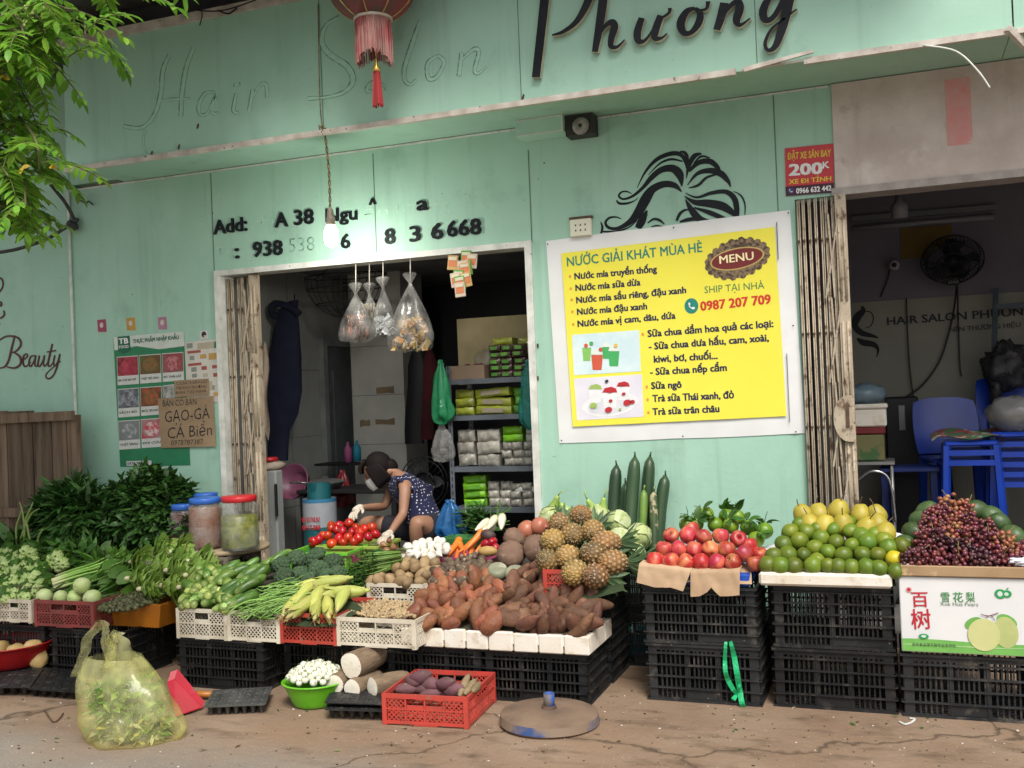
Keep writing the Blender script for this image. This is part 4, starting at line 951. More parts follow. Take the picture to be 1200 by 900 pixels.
# green and olive tomato baskets, pink trays
def basket(name,px0,px1,pyr,y,d,h,m,label,rz=0):
    x0,x1=at(px0,pyr,y=y).x,at(px1,pyr,y=y).x;z=at((px0+px1)/2,pyr,y=y).z;W=x1-x0;g=MB();t=.012
    r_=empty(name,(x0,y,z-h),label,'basket')
    for a in((0,W,-t,0),(0,W,d,d+t),(-t,0,-t,d+t),(W,W+t,-t,d+t)):g.rbox(a[0],a[1],a[2],a[3],h-.022,h,.003)
    o1=g.build('rim',m,r_);g=MB()
    for u,o,W_ in(((1,0,0),(0,0,0),W),((1,0,0),(0,d-.002,0),W),((0,1,0),(0,0,0),d),((0,1,0),(W-.002,0,0),d)):
        u=Vector(u);o=Vector(o);nn=Vector((-u.y,u.x,0));k=0
        while k*.014<W_:p=o+u*k*.014;g.slab([p,p+u*.004,p+u*.004+Vector((0,0,h-.024)),p+Vector((0,0,h-.024))],nn*.002);k+=1
        for j in range(6):z_=(h-.026)*j/5;g.slab([o+Vector((0,0,z_))-nn*.0004,o+u*W_+Vector((0,0,z_))-nn*.0004,o+u*W_+Vector((0,0,z_+.005))-nn*.0004,o+Vector((0,0,z_+.005))-nn*.0004],nn*.0028)
    g.box(0,W,0,d,0,.004);g.build('mesh_wall',m,r_);r_.rotation_euler.z=rz;return r_
basket('green_basket',337,402,648,-.78,.34,.13,grp,'empty bright green basket in front of the tomatoes',.1)
basket('olive_basket',372,440,640,-.50,.34,.11,ygp,'olive green basket full of tomatoes',.05)
pk_=mat('pink_tray_plastic',(.38,.06,.16),(.3,.05,.12),rough=.35)
def tray(name,C,h,m,label,cat='tray',y=None):
    """open tray: outer outline C (world points of the rim), tapering to its base"""
    c=sum(C,Vector())/len(C);n=len(C);g=MB();dn=Vector((0,0,-h))
    lo=[c+(p-c)*.86+dn for p in C];i_=[c+(p-c)*.95 for p in C];il=[c+(p-c)*.82+dn*.9 for p in C]
    rows=[lo+[lo[0]],C+[C[0]],[p+Vector((0,0,.006))for p in C+[C[0]]],[p+Vector((0,0,.006))for p in i_+[i_[0]]],il+[il[0]]]
    g.grid(rows,0,False);g.add(il,[tuple(range(n))]);g.add(lo,[tuple(range(n))[::-1]])
    o=g.build(name,m);return tag(o,label,cat)
def rect(px0,px1,py,y,d):a,c=at(px0,py,y=y),at(px1,py,y=y);z=(a.z+c.z)/2;return[Vector((a.x,y,z)),Vector((c.x,y,z)),Vector((c.x,y+d,z)),Vector((a.x,y+d,z))]
tray('pink_tray',rect(398,470,653,-.66,.34),.07,pk_,'pink plastic tray holding shallots between tomatoes and potatoes')
tray('pink_tray',rect(507,575,655,-.70,.32),.06,pk_,'pink tray under the carrots')
tray('green_tray',rect(516,560,632,-.2,.2),.05,mat('dark_green_tray',(.05,.2,.05),(.04,.15,.04)),'dark green tray behind the carrots at the doorway')
tray('orange_tray',rect(107,188,708,-1.36,.36),.14,mat('orange_tray_plastic',(.48,.17,.015),(.36,.12,.015),scale=5,rough=.35,spots=((.2,.1,.03),12,.62,.75)),'orange plastic tray of small dark fruits on a black crate')
# polystyrene trays for the sweet potatoes
sty=mat('dirty_polystyrene',(.74,.71,.64),(.66,.58,.47),scale=4,rough=.8,bump=.12,bscale=90,spots=[((.42,.3,.17),7,.54,.74),((.26,.17,.09),22,.64,.74),((.2,.15,.1),90,.68,.73)])
def styro(x0,x1,y,z0,z1,d,label):
    g=MB();n=4;W=(x1-x0)/n
    for k in range(n):a=x0+W*k;g.rbox(a+(.004 if k else 0),a+W-(.004 if k<n-1 else 0),y,y+.03,z0,z1+R(-.003,.003),.006)
    for k in range(1,n):a=x0+W*k;g.box(a-.006,a+.006,y+.006,y+.028,z0+.04,z1-.006)
    g.rbox(x0,x0+.03,y+.0305,y+d,z0,z1,.006)
    for k in range(3):e=(d-.03)/3;g.rbox(x1-.03,x1,y+.0305+e*k,y+.0295+e*(k+1),z0,z1,.006)
    g.box(x0+.031,x1-.031,y+.031,y+d-.002,z0,z0+.02);g.rbox(x0+.0305,x1-.0305,y+d-.03,y+d,z0+.021,z1,.006)
    return tag(g.build('foam_tray',sty),label,'tray')
styro(-2.572,-2.066,-1.375,.270,.368,.42,'stained white foam tray holding the orange sweet potatoes');styro(-2.062,-1.512,-1.372,.268,.366,.44,'cleaner white foam tray holding the brown sweet potatoes')
g=MB();g.rbox(-.684,-.062,-1.165,-.66,.608,.674,.012);tag(g.build('foam_board',sty),'white foam board carrying the pile of green tangerines','board')
# apple packing: blue tray, torn brown paper
g=MB();x0,x1=-1.285,-.735;g.rbox(x0+.02,x1,-1.13,-.74,.592,.655,.006);tag(g.build('blue_tray',mat('blue_tray_plastic',(.015,.09,.5),(.01,.06,.35),rough=.35)),'blue tray peeking from under the apples and torn paper','tray')
pap=mat('brown_wrapping_paper',(.47,.325,.205),(.38,.25,.15),scale=5,rough=.85,bump=.25,bscale=9)
ZQ=lambda x,y:(720+x*.2,560+y*.2)
def paper(pts,y,label,back):
    f=[at(*ZQ(*q),y=y)for q in pts];nb=len(back);n=10;g=MB()
    top=f[:nb];
    rows=[]
    lo=f[nb:][::-1]
    def samp(L_,t):
        t*=len(L_)-1;i=min(int(t),len(L_)-2);return L_[i].lerp(L_[i+1],t-i)
    m_=24
    for i in range(7):
        v=i/6;rows.append([samp(top,k/m_).lerp(samp(lo,k/m_),v)+Vector((0,-.012*v-.007*noise.noise(Vector((k*.4,v*3,y*9))),0))for k in range(m_+1)])
    rows.insert(0,[p+Vector((0,.09,.004))for p in rows[0]])
    g.grid(rows);g.grid([[p+Vector((0,.0015,0))for p in r_]for r_ in rows],flip=True)
    return tag(g.build('torn_paper',pap),label,'paper')
paper([(145,502),(300,516),(452,536),(405,662),(330,640),(240,640),(132,610)],-1.168,'torn brown paper flap under the apples, on the pineapple side',(0,1,2))
paper([(446,540),(600,540),(735,536),(735,684),(690,690),(620,692),(570,640),(545,668),(500,692),(448,694)],-1.172,'torn brown paper flap under the apples with a notched edge, on the tangerine side',(0,1,2))
# pear carton
g=MB();g.rbox(-.032,.56,-1.15,-.74,.312,.668,.004,0)
bx=empty('pear_carton',(.26,-.95,.312),'white and green printed pear carton standing on a black crate','carton')
o1=g.build('box',mat('white_carton',(.70,.70,.70),(.62,.62,.63),scale=2,rough=.5));under(bx,o1)
ZX=lambda x,y:(1050+x*.125,660+y*.125)
YX=-1.1525
g=MB();p,q=at(*ZX(60,700),y=YX),at(*ZX(1200,720),y=YX);bot=.316
pts=[(-.028,bot),(.556,bot)];top_=[(-.028+.584*t,.372+.004*sin(t*6+.5)-.004*t)for t in[k/16 for k in range(17)]][::-1]
g.slab([Vector((x,YX+.001,z))for x,z in pts+top_],(0,-.001,0),0)
g.slab([Vector((x,YX-.0006,z))for x,z in[(-.026,.345),(.1,.35),(.3,.343),(.5,.348),(.555,.35),(.555,.352),(.4,.349),(.2,.349),(.05,.353),(-.026,.348)]],(0,-.0006,0),1)
under(bx,g.build('green_band',[flat((.16,.42,.09),.5),flat((.4,.62,.28),.5)]))
tr_,tg=flat((.5,.015,.03),.5),flat((.05,.26,.06),.5)
for s_,a,c,cap,m,bo in(('百',(150,398),(304,398),116,tr_,.012),('树',(150,600),(332,600),148,tr_,.012),('雪',(425,356),(505,356),74,tg,.012),('花',(538,356),(632,356),74,tg,.012),('梨',(660,356),(742,356),74,tg,.012),('Xue Hua Pears',(414,396),(772,402),36,flat((.12,.22,.12),.5),.0),('百树食品雪花梨专业合作社',(152,772),(562,786),24,flat((.02,.05,.02),.5),.0)):
    under(bx,textpx(s_,ZX(*a),ZX(*c),cap*.125,m,y=YX,bold=bo,ext=0,lift=.0026 if cap<30 else .001))
g=MB();disc(g,at(*ZX(120,248),y=YX),.013,.013,-.0008,1,14);disc(g,at(*ZX(120,248),y=YX-.001),.008,.008,-.0008,0,14)
under(bx,g.build('round_stamp',[tr_,flat((.6,.35,.35),.5)]))
g=MB()
for(x,y,rx,rz,m,o_,a)in((725,560,.04,.023,2,0,.5),(1040,545,.045,.028,2,.0004,-.5),(1030,650,.052,.072,1,.0012,.1),(825,672,.069,.075,0,.0022,0)):disc(g,at(*ZX(x,y),y=YX-o_),rx,rz,-.0008,m,30,a)
for pts in([(795,478,4),(870,494,5),(960,465,4)],[(868,492,4),(845,510,3)],[(895,490,4),(930,538,3)]):stroke_px(g,[(a,c,d*1.4)for a,c,d in pts],ZX,YX-.0034,-.0006,.0006,3)
under(bx,g.build('pear_picture',[mat('printed_pear',(.55,.56,.26),(.48,.5,.2),scale=8,rough=.5),mat('printed_pear_shade',(.46,.5,.2),(.4,.44,.17),scale=8,rough=.5),mat('printed_leaf',(.1,.3,.05),(.17,.42,.09),scale=9,rough=.5),flat((.15,.06,.06))]))
g=MB();disc(g,at(*ZX(978,288),y=YX),.024,.022,-.0008);disc(g,at(*ZX(1040,288),y=YX-.0005),.02,.017,-.0008);disc(g,at(*ZX(975,288),y=YX-.0014),.011,.012,-.0006,1);disc(g,at(*ZX(1035,290),y=YX-.0014),.009,.008,-.0006,1);disc(g,at(*ZX(1045,240),y=YX-.0005),.006,.003,-.0008,0,10,.8)
under(bx,g.build('printed_emblem',[flat((.02,.3,.09),.5),flat((.6,.68,.62),.5)]))
g=MB();disc(g,at(*ZX(260,685),y=YX-.003),.022,.012,-.0008);disc(g,at(*ZX(260,685),y=YX-.004),.011,.006,-.0006,1);under(bx,g.build('oval_emblem',[flat((.02,.3,.09),.5),flat((.6,.68,.62),.5)]))
g=MB();g.rbox(-.022,.56,-1.165,-1.145,.672,.722,.004);g.rbox(-.022,-.004,-1.144,-.76,.672,.72,.003);g.box(-.003,.56,-1.144,-.76,.672,.69)
tag(g.build('torn_cardboard',mat('torn_cardboard',(.36,.24,.13),(.30,.19,.1),scale=6,rough=.85,spots=((.6,.42,.22),3.4,.56,.6))),'torn brown cardboard lid under the grapes on top of the pear carton','cardboard')
# green strap, crumpled papers
g=MB();f=lambda x,y:(660+x*.21667,700+y*.21667)
for pts in([(880,240,16),(875,340,22),(882,420,26),(915,490,26),(945,530,16)],[(905,238,18),(925,320,28),(945,440,30),(965,560,30),(978,605,34)],[(955,470,14),(940,520,18),(918,555,26)]):
    P=[(at(*f(q[0],q[1]),y=-1.165-.012*math.sin(i*.9)),q[2]*.00092)for i,q in enumerate(smooth_path(pts,5))];g.stroke(P,(0,-.003,0),0)
tag(g.build('green_strap',mat('green_strap_plastic',(.01,.42,.16),(.01,.3,.1),rough=.3,bump=.4,bscale=30)),'green plastic strap dangling over the bottom black crate','strap')
def crumple(name,c,r,label,m,fl=.5):
    g=MB();g.ell(c,r,None,16,10,0,lambda p,d:p*(1+.35*noise.noise(d*3.1+Vector(c))+.2*noise.noise(d*8+Vector(c))));
    o=g.build(name,m)
    for q in o.data.polygons:q.use_smooth=False
    return tag(o,label,'paper')
wp=mat('white_paper',(.72,.73,.76),(.6,.61,.66),scale=6,rough=.8)
crumple('crumpled_paper',at(1046,634,y=-.72),(.06,.05,.045),'crumpled white paper beside the yellow pears, facing the melons',wp);crumple('crumpled_paper',at(1066,664,y=-1.1),(.035,.03,.018),'small crumpled white paper at the near corner of the grapes',wp);crumple('crumpled_paper',at(1197,658,y=-1.1),(.06,.04,.022),'crumpled white paper sheet under the outermost grapes',wp)
a,c=at(880,640,y=-.9),at(925,610,y=-.5)
g=MB();rows=[[at(868+46*u+14*v,652-3*u,y=-.95).lerp(at(890+46*u,640-3*u,y=-.68),v)+Vector((0,0,.008*noise.noise(Vector((u*4,v*4,1)))))for u in[k/8 for k in range(9)]]for v in[k/8 for k in range(9)]];g.grid(rows,0,True);g.grid([[p-Vector((0,0,.002))for p in r_]for r_ in rows],0,True,True)
tag(g.build('paper_sheet',wp),'creased white paper sheet between the apples and the tangerines','paper')
# ------------------------------------------------------------------ produce
def nv(seed):return Vector((seed*13.7,seed*7.1,seed*3.3))
def lump(r,seed,amp=.12,fr=1.6,nu=14,nv_=10,m=None,name='lump_mesh',bend=0,taper=0,eyes=0):
    """uneven tuber: long axis is local Z"""
    g=MB()
    def fn(p,d):
        k=1+amp*noise.noise(d*fr+nv(seed))+amp*.28*noise.noise(d*fr*2.6+nv(seed+9));q=p*k
        z=d.z;f=1-taper*abs(z)**2.2;q.x*=f;q.y*=f;q.x+=bend*(z*z-.3)*r[2];q.y+=bend*.6*sin(z*2.3+seed)*r[2]*.5
        return q
    g.ell((0,0,0),r,None,nu,nv_,0,fn);return g.mesh(name,m)
def rev(prof,n=16,m=None,name='fruit_mesh',fn=None,extra=None):
    g=MB();g.lathe(prof,n,None,0,True,fn)
    if extra:extra(g)
    return g.mesh(name,m)
def liner(poly,sl_,drop,label,m,name='gap_liner'):
    """added sheet closing the gaps in a heap, mostly coloured dark as their shade"""
    g=MB();y0,z0,y1,z1=sl_;pts=[on(a,c,*sl_)for a,c in poly];cx=sum((p.x for p in pts))/len(pts);cy_=sum((p.y for p in pts))/len(pts);rows=[]
    for i in range(8):
        r_=[]
        for k in range(len(pts)*4+1):
            t=k/4;a=pts[int(t)%len(pts)];e=pts[(int(t)+1)%len(pts)];p=a.lerp(e,t-int(t));c=Vector((cx,cy_,z0+(cy_-y0)*(z1-z0)/(y1-y0)));q=c.lerp(p,max(.01,i/7)*.93)
            r_.append(q+Vector((0,0,-drop+.012*noise.noise(q*6))))
        rows.append(r_)
    g.grid(rows);return tag(g.build(name,m),label,'sack')
sack=mat('dark_gap_fill',(.10,.085,.06),(.06,.05,.035),scale=12,rough=.95)  # dark gap colour for the sheets added under heaps
gap_green=mat('green_gap_fill',(.035,.06,.02),(.02,.035,.012),scale=12,rough=.95)
def rowed(name,mesh_list,rows,f,sl_,lab,cat,grp_,rot=None,sc=(.95,1.06),lift=0):
    """rows: [(row phrase, [(x, y), ...])]; every item gets its row and its order along it"""
    for rn,pts in rows:
        for k,q in enumerate(sorted(pts)):
            p=on(*f(q[0],q[1]),*sl_);s_=R(*sc)
            put(name,random.choice(mesh_list),p,(rot()if rot else rrot()),s_,f'{lab}, {ORD[k]} from the left in {rn}',cat,grp_)
tilt=lambda a=.5:rotm(R(-a,a),R(-a,a),R(0,6.3))
# display stand that lifts the back rows
wdm=mat('dark_stall_wood',(.05,.038,.028),(.03,.024,.02),scale=8,rough=.85)
def stand(label,x0,x1,steps):
    r_=empty('display_stand',((x0+x1)/2,-.6,0),label,'display stand');g=MB();q=MB()
    for y0,y1,z in steps:
        g.box(x0,x1,y0,y1-.004,z-.025,z)
        for x in(x0+.02,(x0+x1)/2,x1-.06):q.box(x,x+.04,y0+.02,y0+.06,0,z-.026)
    under(r_,g.build('board',wdm),q.build('leg',wdm))
stand('low dark stepped stand under the back rows of vegetables in front of the doorway',-3.95,-1.6,[(-.96,-.62,.5),(-.618,-.18,.56)])
stand('low dark stepped stand beneath the leafy greens by the wooden boards',-6.0,-4.4,[(-1.0,-.6,.5),(-.598,-.12,.58)])
stand('low dark stand behind the fruit stacks against the mint wall',-1.2,.6,[(-.72,-.2,.60)])

# cucumbers
cuc=[mat('cucumber_skin',(.105,.20,.032),(.05,.12,.018),scale=16,rough=.35,rand=.35,hue=.02,tip=((.36,.45,.13),2,.045,.1),bump=.1,bscale=60)]
def cuc_mesh(seed):
    g=MB();L=.088+.012*sin(seed);pts=[];rr=[]
    for i in range(11):t=i/10;z=(t-.5)*2;pts.append((.012*(1-z*z)*(1+.5*sin(seed)),.004*sin(seed+z*2),z*L));rr.append(.0255*max(.12,(1-abs(z)**3.2))**.5*(1+.05*sin(seed*3+t*5)))
    g.tube(pts,rr,10);return g.mesh('cucumber_mesh',cuc)
CU=[cuc_mesh(i)for i in range(5)]
SL=(-1.47,.475,-1.0,.675)
po_=[(213,709),(222,690),(244,664),(262,656),(300,655),(312,668),(306,690),(296,710)]
liner(po_,SL,.055,'added dark sheet closing the gaps under the cucumbers',gap_green)
def cucumber(p,d):s_=R(.95,1.12);put('cucumber',random.choice(CU),p,face_dir(-d,R(0,6)),(s_*1.18,s_*1.18,s_*.92),'fresh green cucumber with a pale tip in the heap beside the green beans','cucumber','heap of cucumbers')
aw,rg=AW(250)
for p in fill([(213,710),(222,690),(238,668),(258,664),(268,690),(272,712)],SL,.05,.2,.01):cucumber(p+aw*.05,aw+rg*R(-.45,.5)+Vector((0,0,R(-.3,.08))))
for x,y in((325,130),(385,140),(440,122),(390,178),(470,160),(400,222),(488,205),(380,265),(455,245),(400,300),(335,325),(385,340),(310,205),(300,180),(440,290),(350,245),(330,285),(500,175),(430,330)):cucumber(on(200+x*.2,640+y*.2,*SL)+Vector((0,0,R(-.004,.012))),rg+aw*R(-.1,.4)+Vector((0,0,R(.32,.6))))
for px,py in((313,664),(321,657),(329,653),(306,672),(318,667)):put('cucumber',random.choice(CU),at(px,py,y=-.84),face_dir((.5,.7,.35),R(0,6)),1.05,'dark cucumber lying apart, by the round jar table and the broccoli','cucumber','loose cucumbers by the broccoli')
# green beans
bm_=mat('green_bean',(.15,.29,.05),(.22,.38,.09),scale=9,rough=.4,rand=.3)
def bean_mesh(s):
    g=MB();g.tube([(.03*sin(s)*(1-(z/.1)**2),.014*cos(s*2)*z/.1,z)for z in[-.1+.025*i for i in range(9)]],[.002,.0038,.0044,.0046,.0046,.0046,.0044,.0036,.0012],6);return g.mesh('bean_mesh',bm_)
BE=[bean_mesh(i*1.3)for i in range(5)]
SL=(-1.46,.47,-1.1,.585);po_=[(278,716),(296,703),(318,690),(340,684),(368,690),(356,704),(340,717),(308,722)]
liner(po_,SL,.03,'added dark green sheet closing the gaps under the green beans',gap_green)
for p in fill(po_,SL,.034,.5,.012)+fill(po_,SL,.045,.5,.02):put('green_bean',random.choice(BE),p+Vector((0,0,.006)),face_dir((1,R(.0,.9),R(-.1,.55)),R(0,6)),R(.8,1.15),'slim green bean in the tangled heap between cucumbers and corn','green bean','heap of green beans')
# corn in the husk
hk=mat('corn_husk',(.34,.40,.07),(.45,.46,.13),scale=14,stretch=(6,6,.5),rough=.55,rand=.18,hue=.02,tip=((.5,.42,.19),2,.08,.14),bump=.2,bscale=30)
def corn_mesh(s):
    g=MB();prof=[(.007,.135),(.013,.112),(.024,.08),(.032,.04),(.035,-.01),(.033,-.05),(.022,-.09),(.011,-.115),(.009,-.135)]
    g.lathe(prof[::-1],14,None,0,True,lambda p,a,z:Vector((p.x*(1+.06*sin(5*a+s))+.006*sin(z*20+s),p.y*(1+.06*sin(5*a+s)),p.z)))
    for k in range(5):a=k*1.26+s;d=Vector((cos(a),sin(a),0));g.leaf(Vector((0,0,-.11))+d*.016,Vector((0,0,1))+d*.12,d,.24,.055,.08+.1*R(-1,1),-.5,0,6)
    for k in range(6):a=R(0,6.3);g.tube([(0,0,.135),(.01*cos(a),.01*sin(a),.155),(.02*cos(a),.02*sin(a),.165+R(0,.02))],.0012,3,1,False)
    return g.mesh('corn_mesh',[hk,mat('corn_silk',(.35,.22,.1))])
CO=[corn_mesh(i*1.7)for i in range(4)]
corn=[((345,706),(332,722),'lying lowest towards the beans'),((357,697),(338,716),'with the long body beside the beans'),((357,714),(344,724),'low and short in the crate front'),((371,713),(368,724),'upright in the middle of the crate front'),((384,714),(386,724),'slim, pointing straight down at the crate rim'),((402,706),(392,724),'broad, lowest beside the peanuts'),((405,694),(380,697),'lying across, above the broadest one'),((372,702),(378,690),'pale and curled in the heap centre'),((388,686),(368,690),'large, lying across near the top'),((368,683),(356,686),'yellowish, topmost by the broccoli')]
SL=(-1.46,.475,-1.02,.64)
liner([(330,722),(350,690),(360,680),(400,680),(428,700),(392,724)],SL,.06,'added dark sheet closing the gaps under the corn',gap_green)
for i,(c,t,l)in enumerate(corn):
    a,e=on(*c,*SL),on(*t,*SL);put('corn_cob',CO[i%4],a+Vector((0,0,.012*(i%3))),face_dir(e-a,R(0,6)),R(.92,1.08),'corn cob in its husk, '+l,'corn cob','corn cobs in the red crate')
# peanuts
pn=mat('peanut_shell',(.42,.31,.18),(.33,.23,.12),scale=40,rough=.8,rand=.2,bump=.25,bscale=90)
PN=[rev([(.001,-.019),(.006,-.016),(.0085,-.009),(.0066,-.001),(.0088,.008),(.007,.015),(.001,.019)],8,pn,'peanut_mesh',lambda p,a,z:Vector((p.x+s_*z*z*12,p.y,p.z)))for s_ in(0,.8,-.8)]
SL=(-1.45,.425,-1.06,.475);po_=[(401,718),(420,707),(447,702),(482,706),(486,722),(440,724)]
liner(po_,SL,.012,'added pale sheet closing the gaps under the peanuts',mat('peanut_gap_fill',(.3,.22,.13),rough=.9),'gap_liner')
for p in fill(po_,SL,.0195,.4,.006):put('peanut',random.choice(PN),p,face_dir((R(-1,1),R(-1,1),R(-.4,.5)),R(0,6)),R(.85,1.2),'pale dry peanut in its shell in the cream crate','peanut','peanuts in the cream crate')
# broccoli
bc=mat('broccoli_crown',(.055,.10,.045),(.035,.07,.03),scale=30,rough=.8,rand=.2,bump=.5,bscale=160);bs=mat('broccoli_stem',(.2,.3,.1))
def broc(s):
    g=MB();g.tube([(0,0,-.07),(0,0,-.01)],[.016,.026],10,1)
    for k in range(34):
        z=1-(k+.5)/34*1.15;a=k*2.4+s;r_=sqrt(max(0,1-z*z));d=Vector((r_*cos(a),r_*sin(a),z*.75));q=d*.047
        g.ell(q,(.0175,.0175,.0165),None,9,6,0,lambda p,dd:p*(1+.22*noise.noise(dd*5+d*9+nv(s))))
    return g.mesh('broccoli_mesh',[bc,bs])
BR=[broc(i)for i in range(3)];SL=(-1.05,.575,-.72,.70)
for i,(px,py,s_)in enumerate(((330,662,1),(349,655,1.05),(371,654,1.2),(391,659,1),(333,676,1.05),(353,673,.95),(374,668,1.1),(362,680,.9),(396,671,.85),(383,676,.9),(343,685,.8))):
    put('broccoli',BR[i%3],on(px,py,*SL),rotm(.55+R(-.2,.2),R(-.3,.3),R(0,6)),s_,'dark green broccoli head, '+('leftmost at the back','second of the back line','largest of the heap','rightmost at the back, by the herbs','leftmost in front','second in front','in the middle of the front','lowest, above the green beans','small, touching the herbs','small, above the corn','smallest, beside the cucumbers')[i],'broccoli','heap of broccoli')
# potatoes, taro, shallots, garlic, carrots
pot=mat('potato_skin',(.30,.205,.105),(.24,.155,.075),scale=14,rough=.7,rand=.22,spots=((.12,.075,.04),30,.64,.72),bump=.15,bscale=40)
PO=[lump((.034,.031,.043+.006*(i%3)),i,.14,1.4,m=pot,name='potato_mesh')for i in range(5)]
SL=(yp+.03,zp-.005,-.66,.73);po_=[(434,682),(444,664),(462,652),(486,649),(512,651),(520,668),(500,684)]
liner(po_,SL,.05,'added dark brown sheet closing the gaps under the potatoes',sack)
for p in fill(po_,SL,.066,.22,.012):put('potato',random.choice(PO),p,rrot(),R(.85,1.2),'yellow brown potato in the heap over the cream crate','potato','heap of potatoes')
tr0=mat('taro_skin',(.065,.042,.027),(.13,.09,.055),scale=26,rough=.8,rand=.35,tip=((.45,.36,.26),2,.02,.03),bump=.3,bscale=60)
TA=[lump((.021,.021,.028),i+20,.15,1.5,12,9,tr0,'taro_mesh',0,.3)for i in range(4)]
SL=(-1.0,.60,-.66,.735);po_=[(500,684),(508,668),(522,658),(552,650),(580,657),(583,674),(560,684)]
liner(po_,SL,.035,'added dark brown sheet closing the gaps under the taro',sack)
for p in fill(po_,SL,.041,.25,.01):put('taro',random.choice(TA),p,rrot(),R(.8,1.3),'small hairy brown taro in the heap behind the orange sweet potatoes','taro','heap of taro')
put('potato',lump((.033,.031,.06),3,.1,m=mat('ginger_yellow',(.42,.27,.09),(.34,.21,.07)),name='potato_mesh'),on(572,650,*SL)+Vector((0,0,.02)),face_dir((1,.1,0)),1,'long yellow potato lying alone between carrots and the wrinkled yam','potato')
sh=mat('shallot_skin',(.36,.18,.08),(.28,.12,.06),scale=12,rough=.45,rand=.2)
SH=[rev([(.0,-.02),(.012,-.017),(.02,-.004),(.017,.008),(.006,.02),(.002,.03),(0,.032)],12,sh,'shallot_mesh')]
for px,py in((449,638),(456,634),(453,645),(461,641),(463,648),(456,650),(447,646)):put('shallot',SH[0],at(px,py,y=-.48),rrot(),R(.9,1.2),'brown shallot in the small cluster beside the garlic','shallot','cluster of shallots')
gw=mat('garlic_skin',(.72,.68,.6),(.6,.55,.48),scale=14,rough=.6,rand=.1,bump=.2,bscale=30)
GA=[rev([(.0,-.022),(.016,-.02),(.028,-.006),(.026,.008),(.012,.02),(.005,.03),(.004,.04)],16,gw,'garlic_mesh',lambda p,a,z:Vector((p.x*(1+.05*cos(7*a)),p.y*(1+.05*cos(7*a)),p.z)))]
SL=(-.72,.655,-.4,.78);po_=[(465,655),(476,642),(498,631),(522,635),(526,646),(500,656)]
liner(po_,SL,.03,'added dark brown sheet closing the gaps under the garlic',sack)
for p in fill(po_,SL,.050,.2,.01):put('garlic_bulb',GA[0],p,rrot(),R(.85,1.2),'white garlic bulb in the heap behind the potatoes','garlic','heap of garlic')
for px,py in((467,660),(474,657),(481,661),(470,665)):put('garlic_bulb',GA[0],at(px,py-4,y=-.73),rrot(),.8,'small loose garlic bulb tucked between herbs and potatoes','garlic','loose garlic at the potato edge')
cr=mat('carrot_skin',(.72,.21,.025),(.62,.15,.02),scale=14,rough=.4,rand=.12,bump=.1,bscale=70)
CA=[rev([(.0,-.1),(.004,-.095),(.011,-.04),(.0165,.03),(.019,.07),(.013,.084),(.003,.086)],12,cr,'carrot_mesh',lambda p,a,z:Vector((p.x+s_*sin(z*16)*.004,p.y,p.z)))for s_ in(-1,1)]
for i,(c,t,l)in enumerate((((518,652),(514,663),'lowest, next to the garlic'),((526,650),(521,661),'second from the garlic'),((536,648),(533,660),'bluntest of the low three'),((541,642),(546,654),'large, in the middle of the heap'),((552,645),(550,656),'small one at the front'),((556,633),(541,648),'longest, topmost'),((565,640),(556,650),'right beside the red peppers'),((548,640),(538,646),'short stub peeking below the topmost'),((533,640),(527,648),'half hidden at the back'))):
    a,e=at(*c,y=-.58),at(*t,y=-.66);put('carrot',CA[i%2],a,face_dir(a-e+Vector((0,0,.0)),R(0,6)),(1.25,1.25,1),'bright orange carrot, '+l,'carrot','heap of carrots')
rp=mat('red_pepper_skin',(.42,.008,.02),(.3,.006,.015),rough=.25)
RP=lump((.026,.026,.034),5,.3,2.2,12,9,rp,'pepper_mesh')
for i,(px,py)in enumerate(((570,637),(577,635),(573,643),(580,641))):put('red_pepper',RP,at(px,py,y=-.6),rrot(),1,'glossy red pepper in the little cluster beside the carrots','pepper','cluster of red peppers')
# round yams, pumpkins, onions
ym=mat('wrinkled_yam_skin',(.21,.125,.085),(.13,.075,.05),scale=7,rough=.8,bump=.5,bscale=22,spots=((.4,.29,.2),7,.58,.68))
YM=rev(smooth_path([(.004,-.075),(.05,-.066),(.082,-.02),(.08,.03),(.05,.062),(.012,.066)],3),28,ym,'yam_mesh',lambda p,a,z:Vector((p.x*(1+.05*sin(11*a+3*sin(z*40))+.05*noise.noise(Vector((cos(a)*3,sin(a)*3,z*40)))),p.y*(1+.05*sin(11*a+3*sin(z*40))+.05*noise.noise(Vector((cos(a)*3,sin(a)*3,z*40)))),p.z)))
put('round_yam',YM,at(599,650,y=-.86),rotm(.9,.4,0),.96,'large wrinkled brown yam standing above the striped squashes','yam');put('round_yam',YM,at(629,643,y=-.84),rotm(1.2,-.6,2),.96,'round greyish brown yam leaning on the pineapples','yam');put('round_yam',YM,at(603,631,y=-.68),rotm(.6,.2,1),.8,'smaller pale brown yam behind the wrinkled one','yam')
sq=mat('squash_skin',(.26,.26,.18),(.17,.18,.12),scale=8,rough=.6,spots=((.4,.38,.28),14,.58,.66))
SQ=rev(smooth_path([(.003,-.03),(.04,-.036),(.058,0),(.045,.032),(.01,.028)],3),32,sq,'squash_mesh',lambda p,a,z:Vector((p.x*(1+.05*abs(sin(5*a))),p.y*(1+.05*abs(sin(5*a))),p.z)))
put('squash',SQ,at(583,670,y=-.98),rotm(.5,.2,0),1,'small grey green ribbed squash nearest the taro','squash');put('squash',SQ,at(604,673,y=-.97),rotm(.4,-.3,1),1,'small grey green ribbed squash above the brown sweet potatoes','squash')
on_=mat('red_onion_skin',(.42,.15,.085),(.34,.11,.07),scale=7,rough=.4,rand=.1)
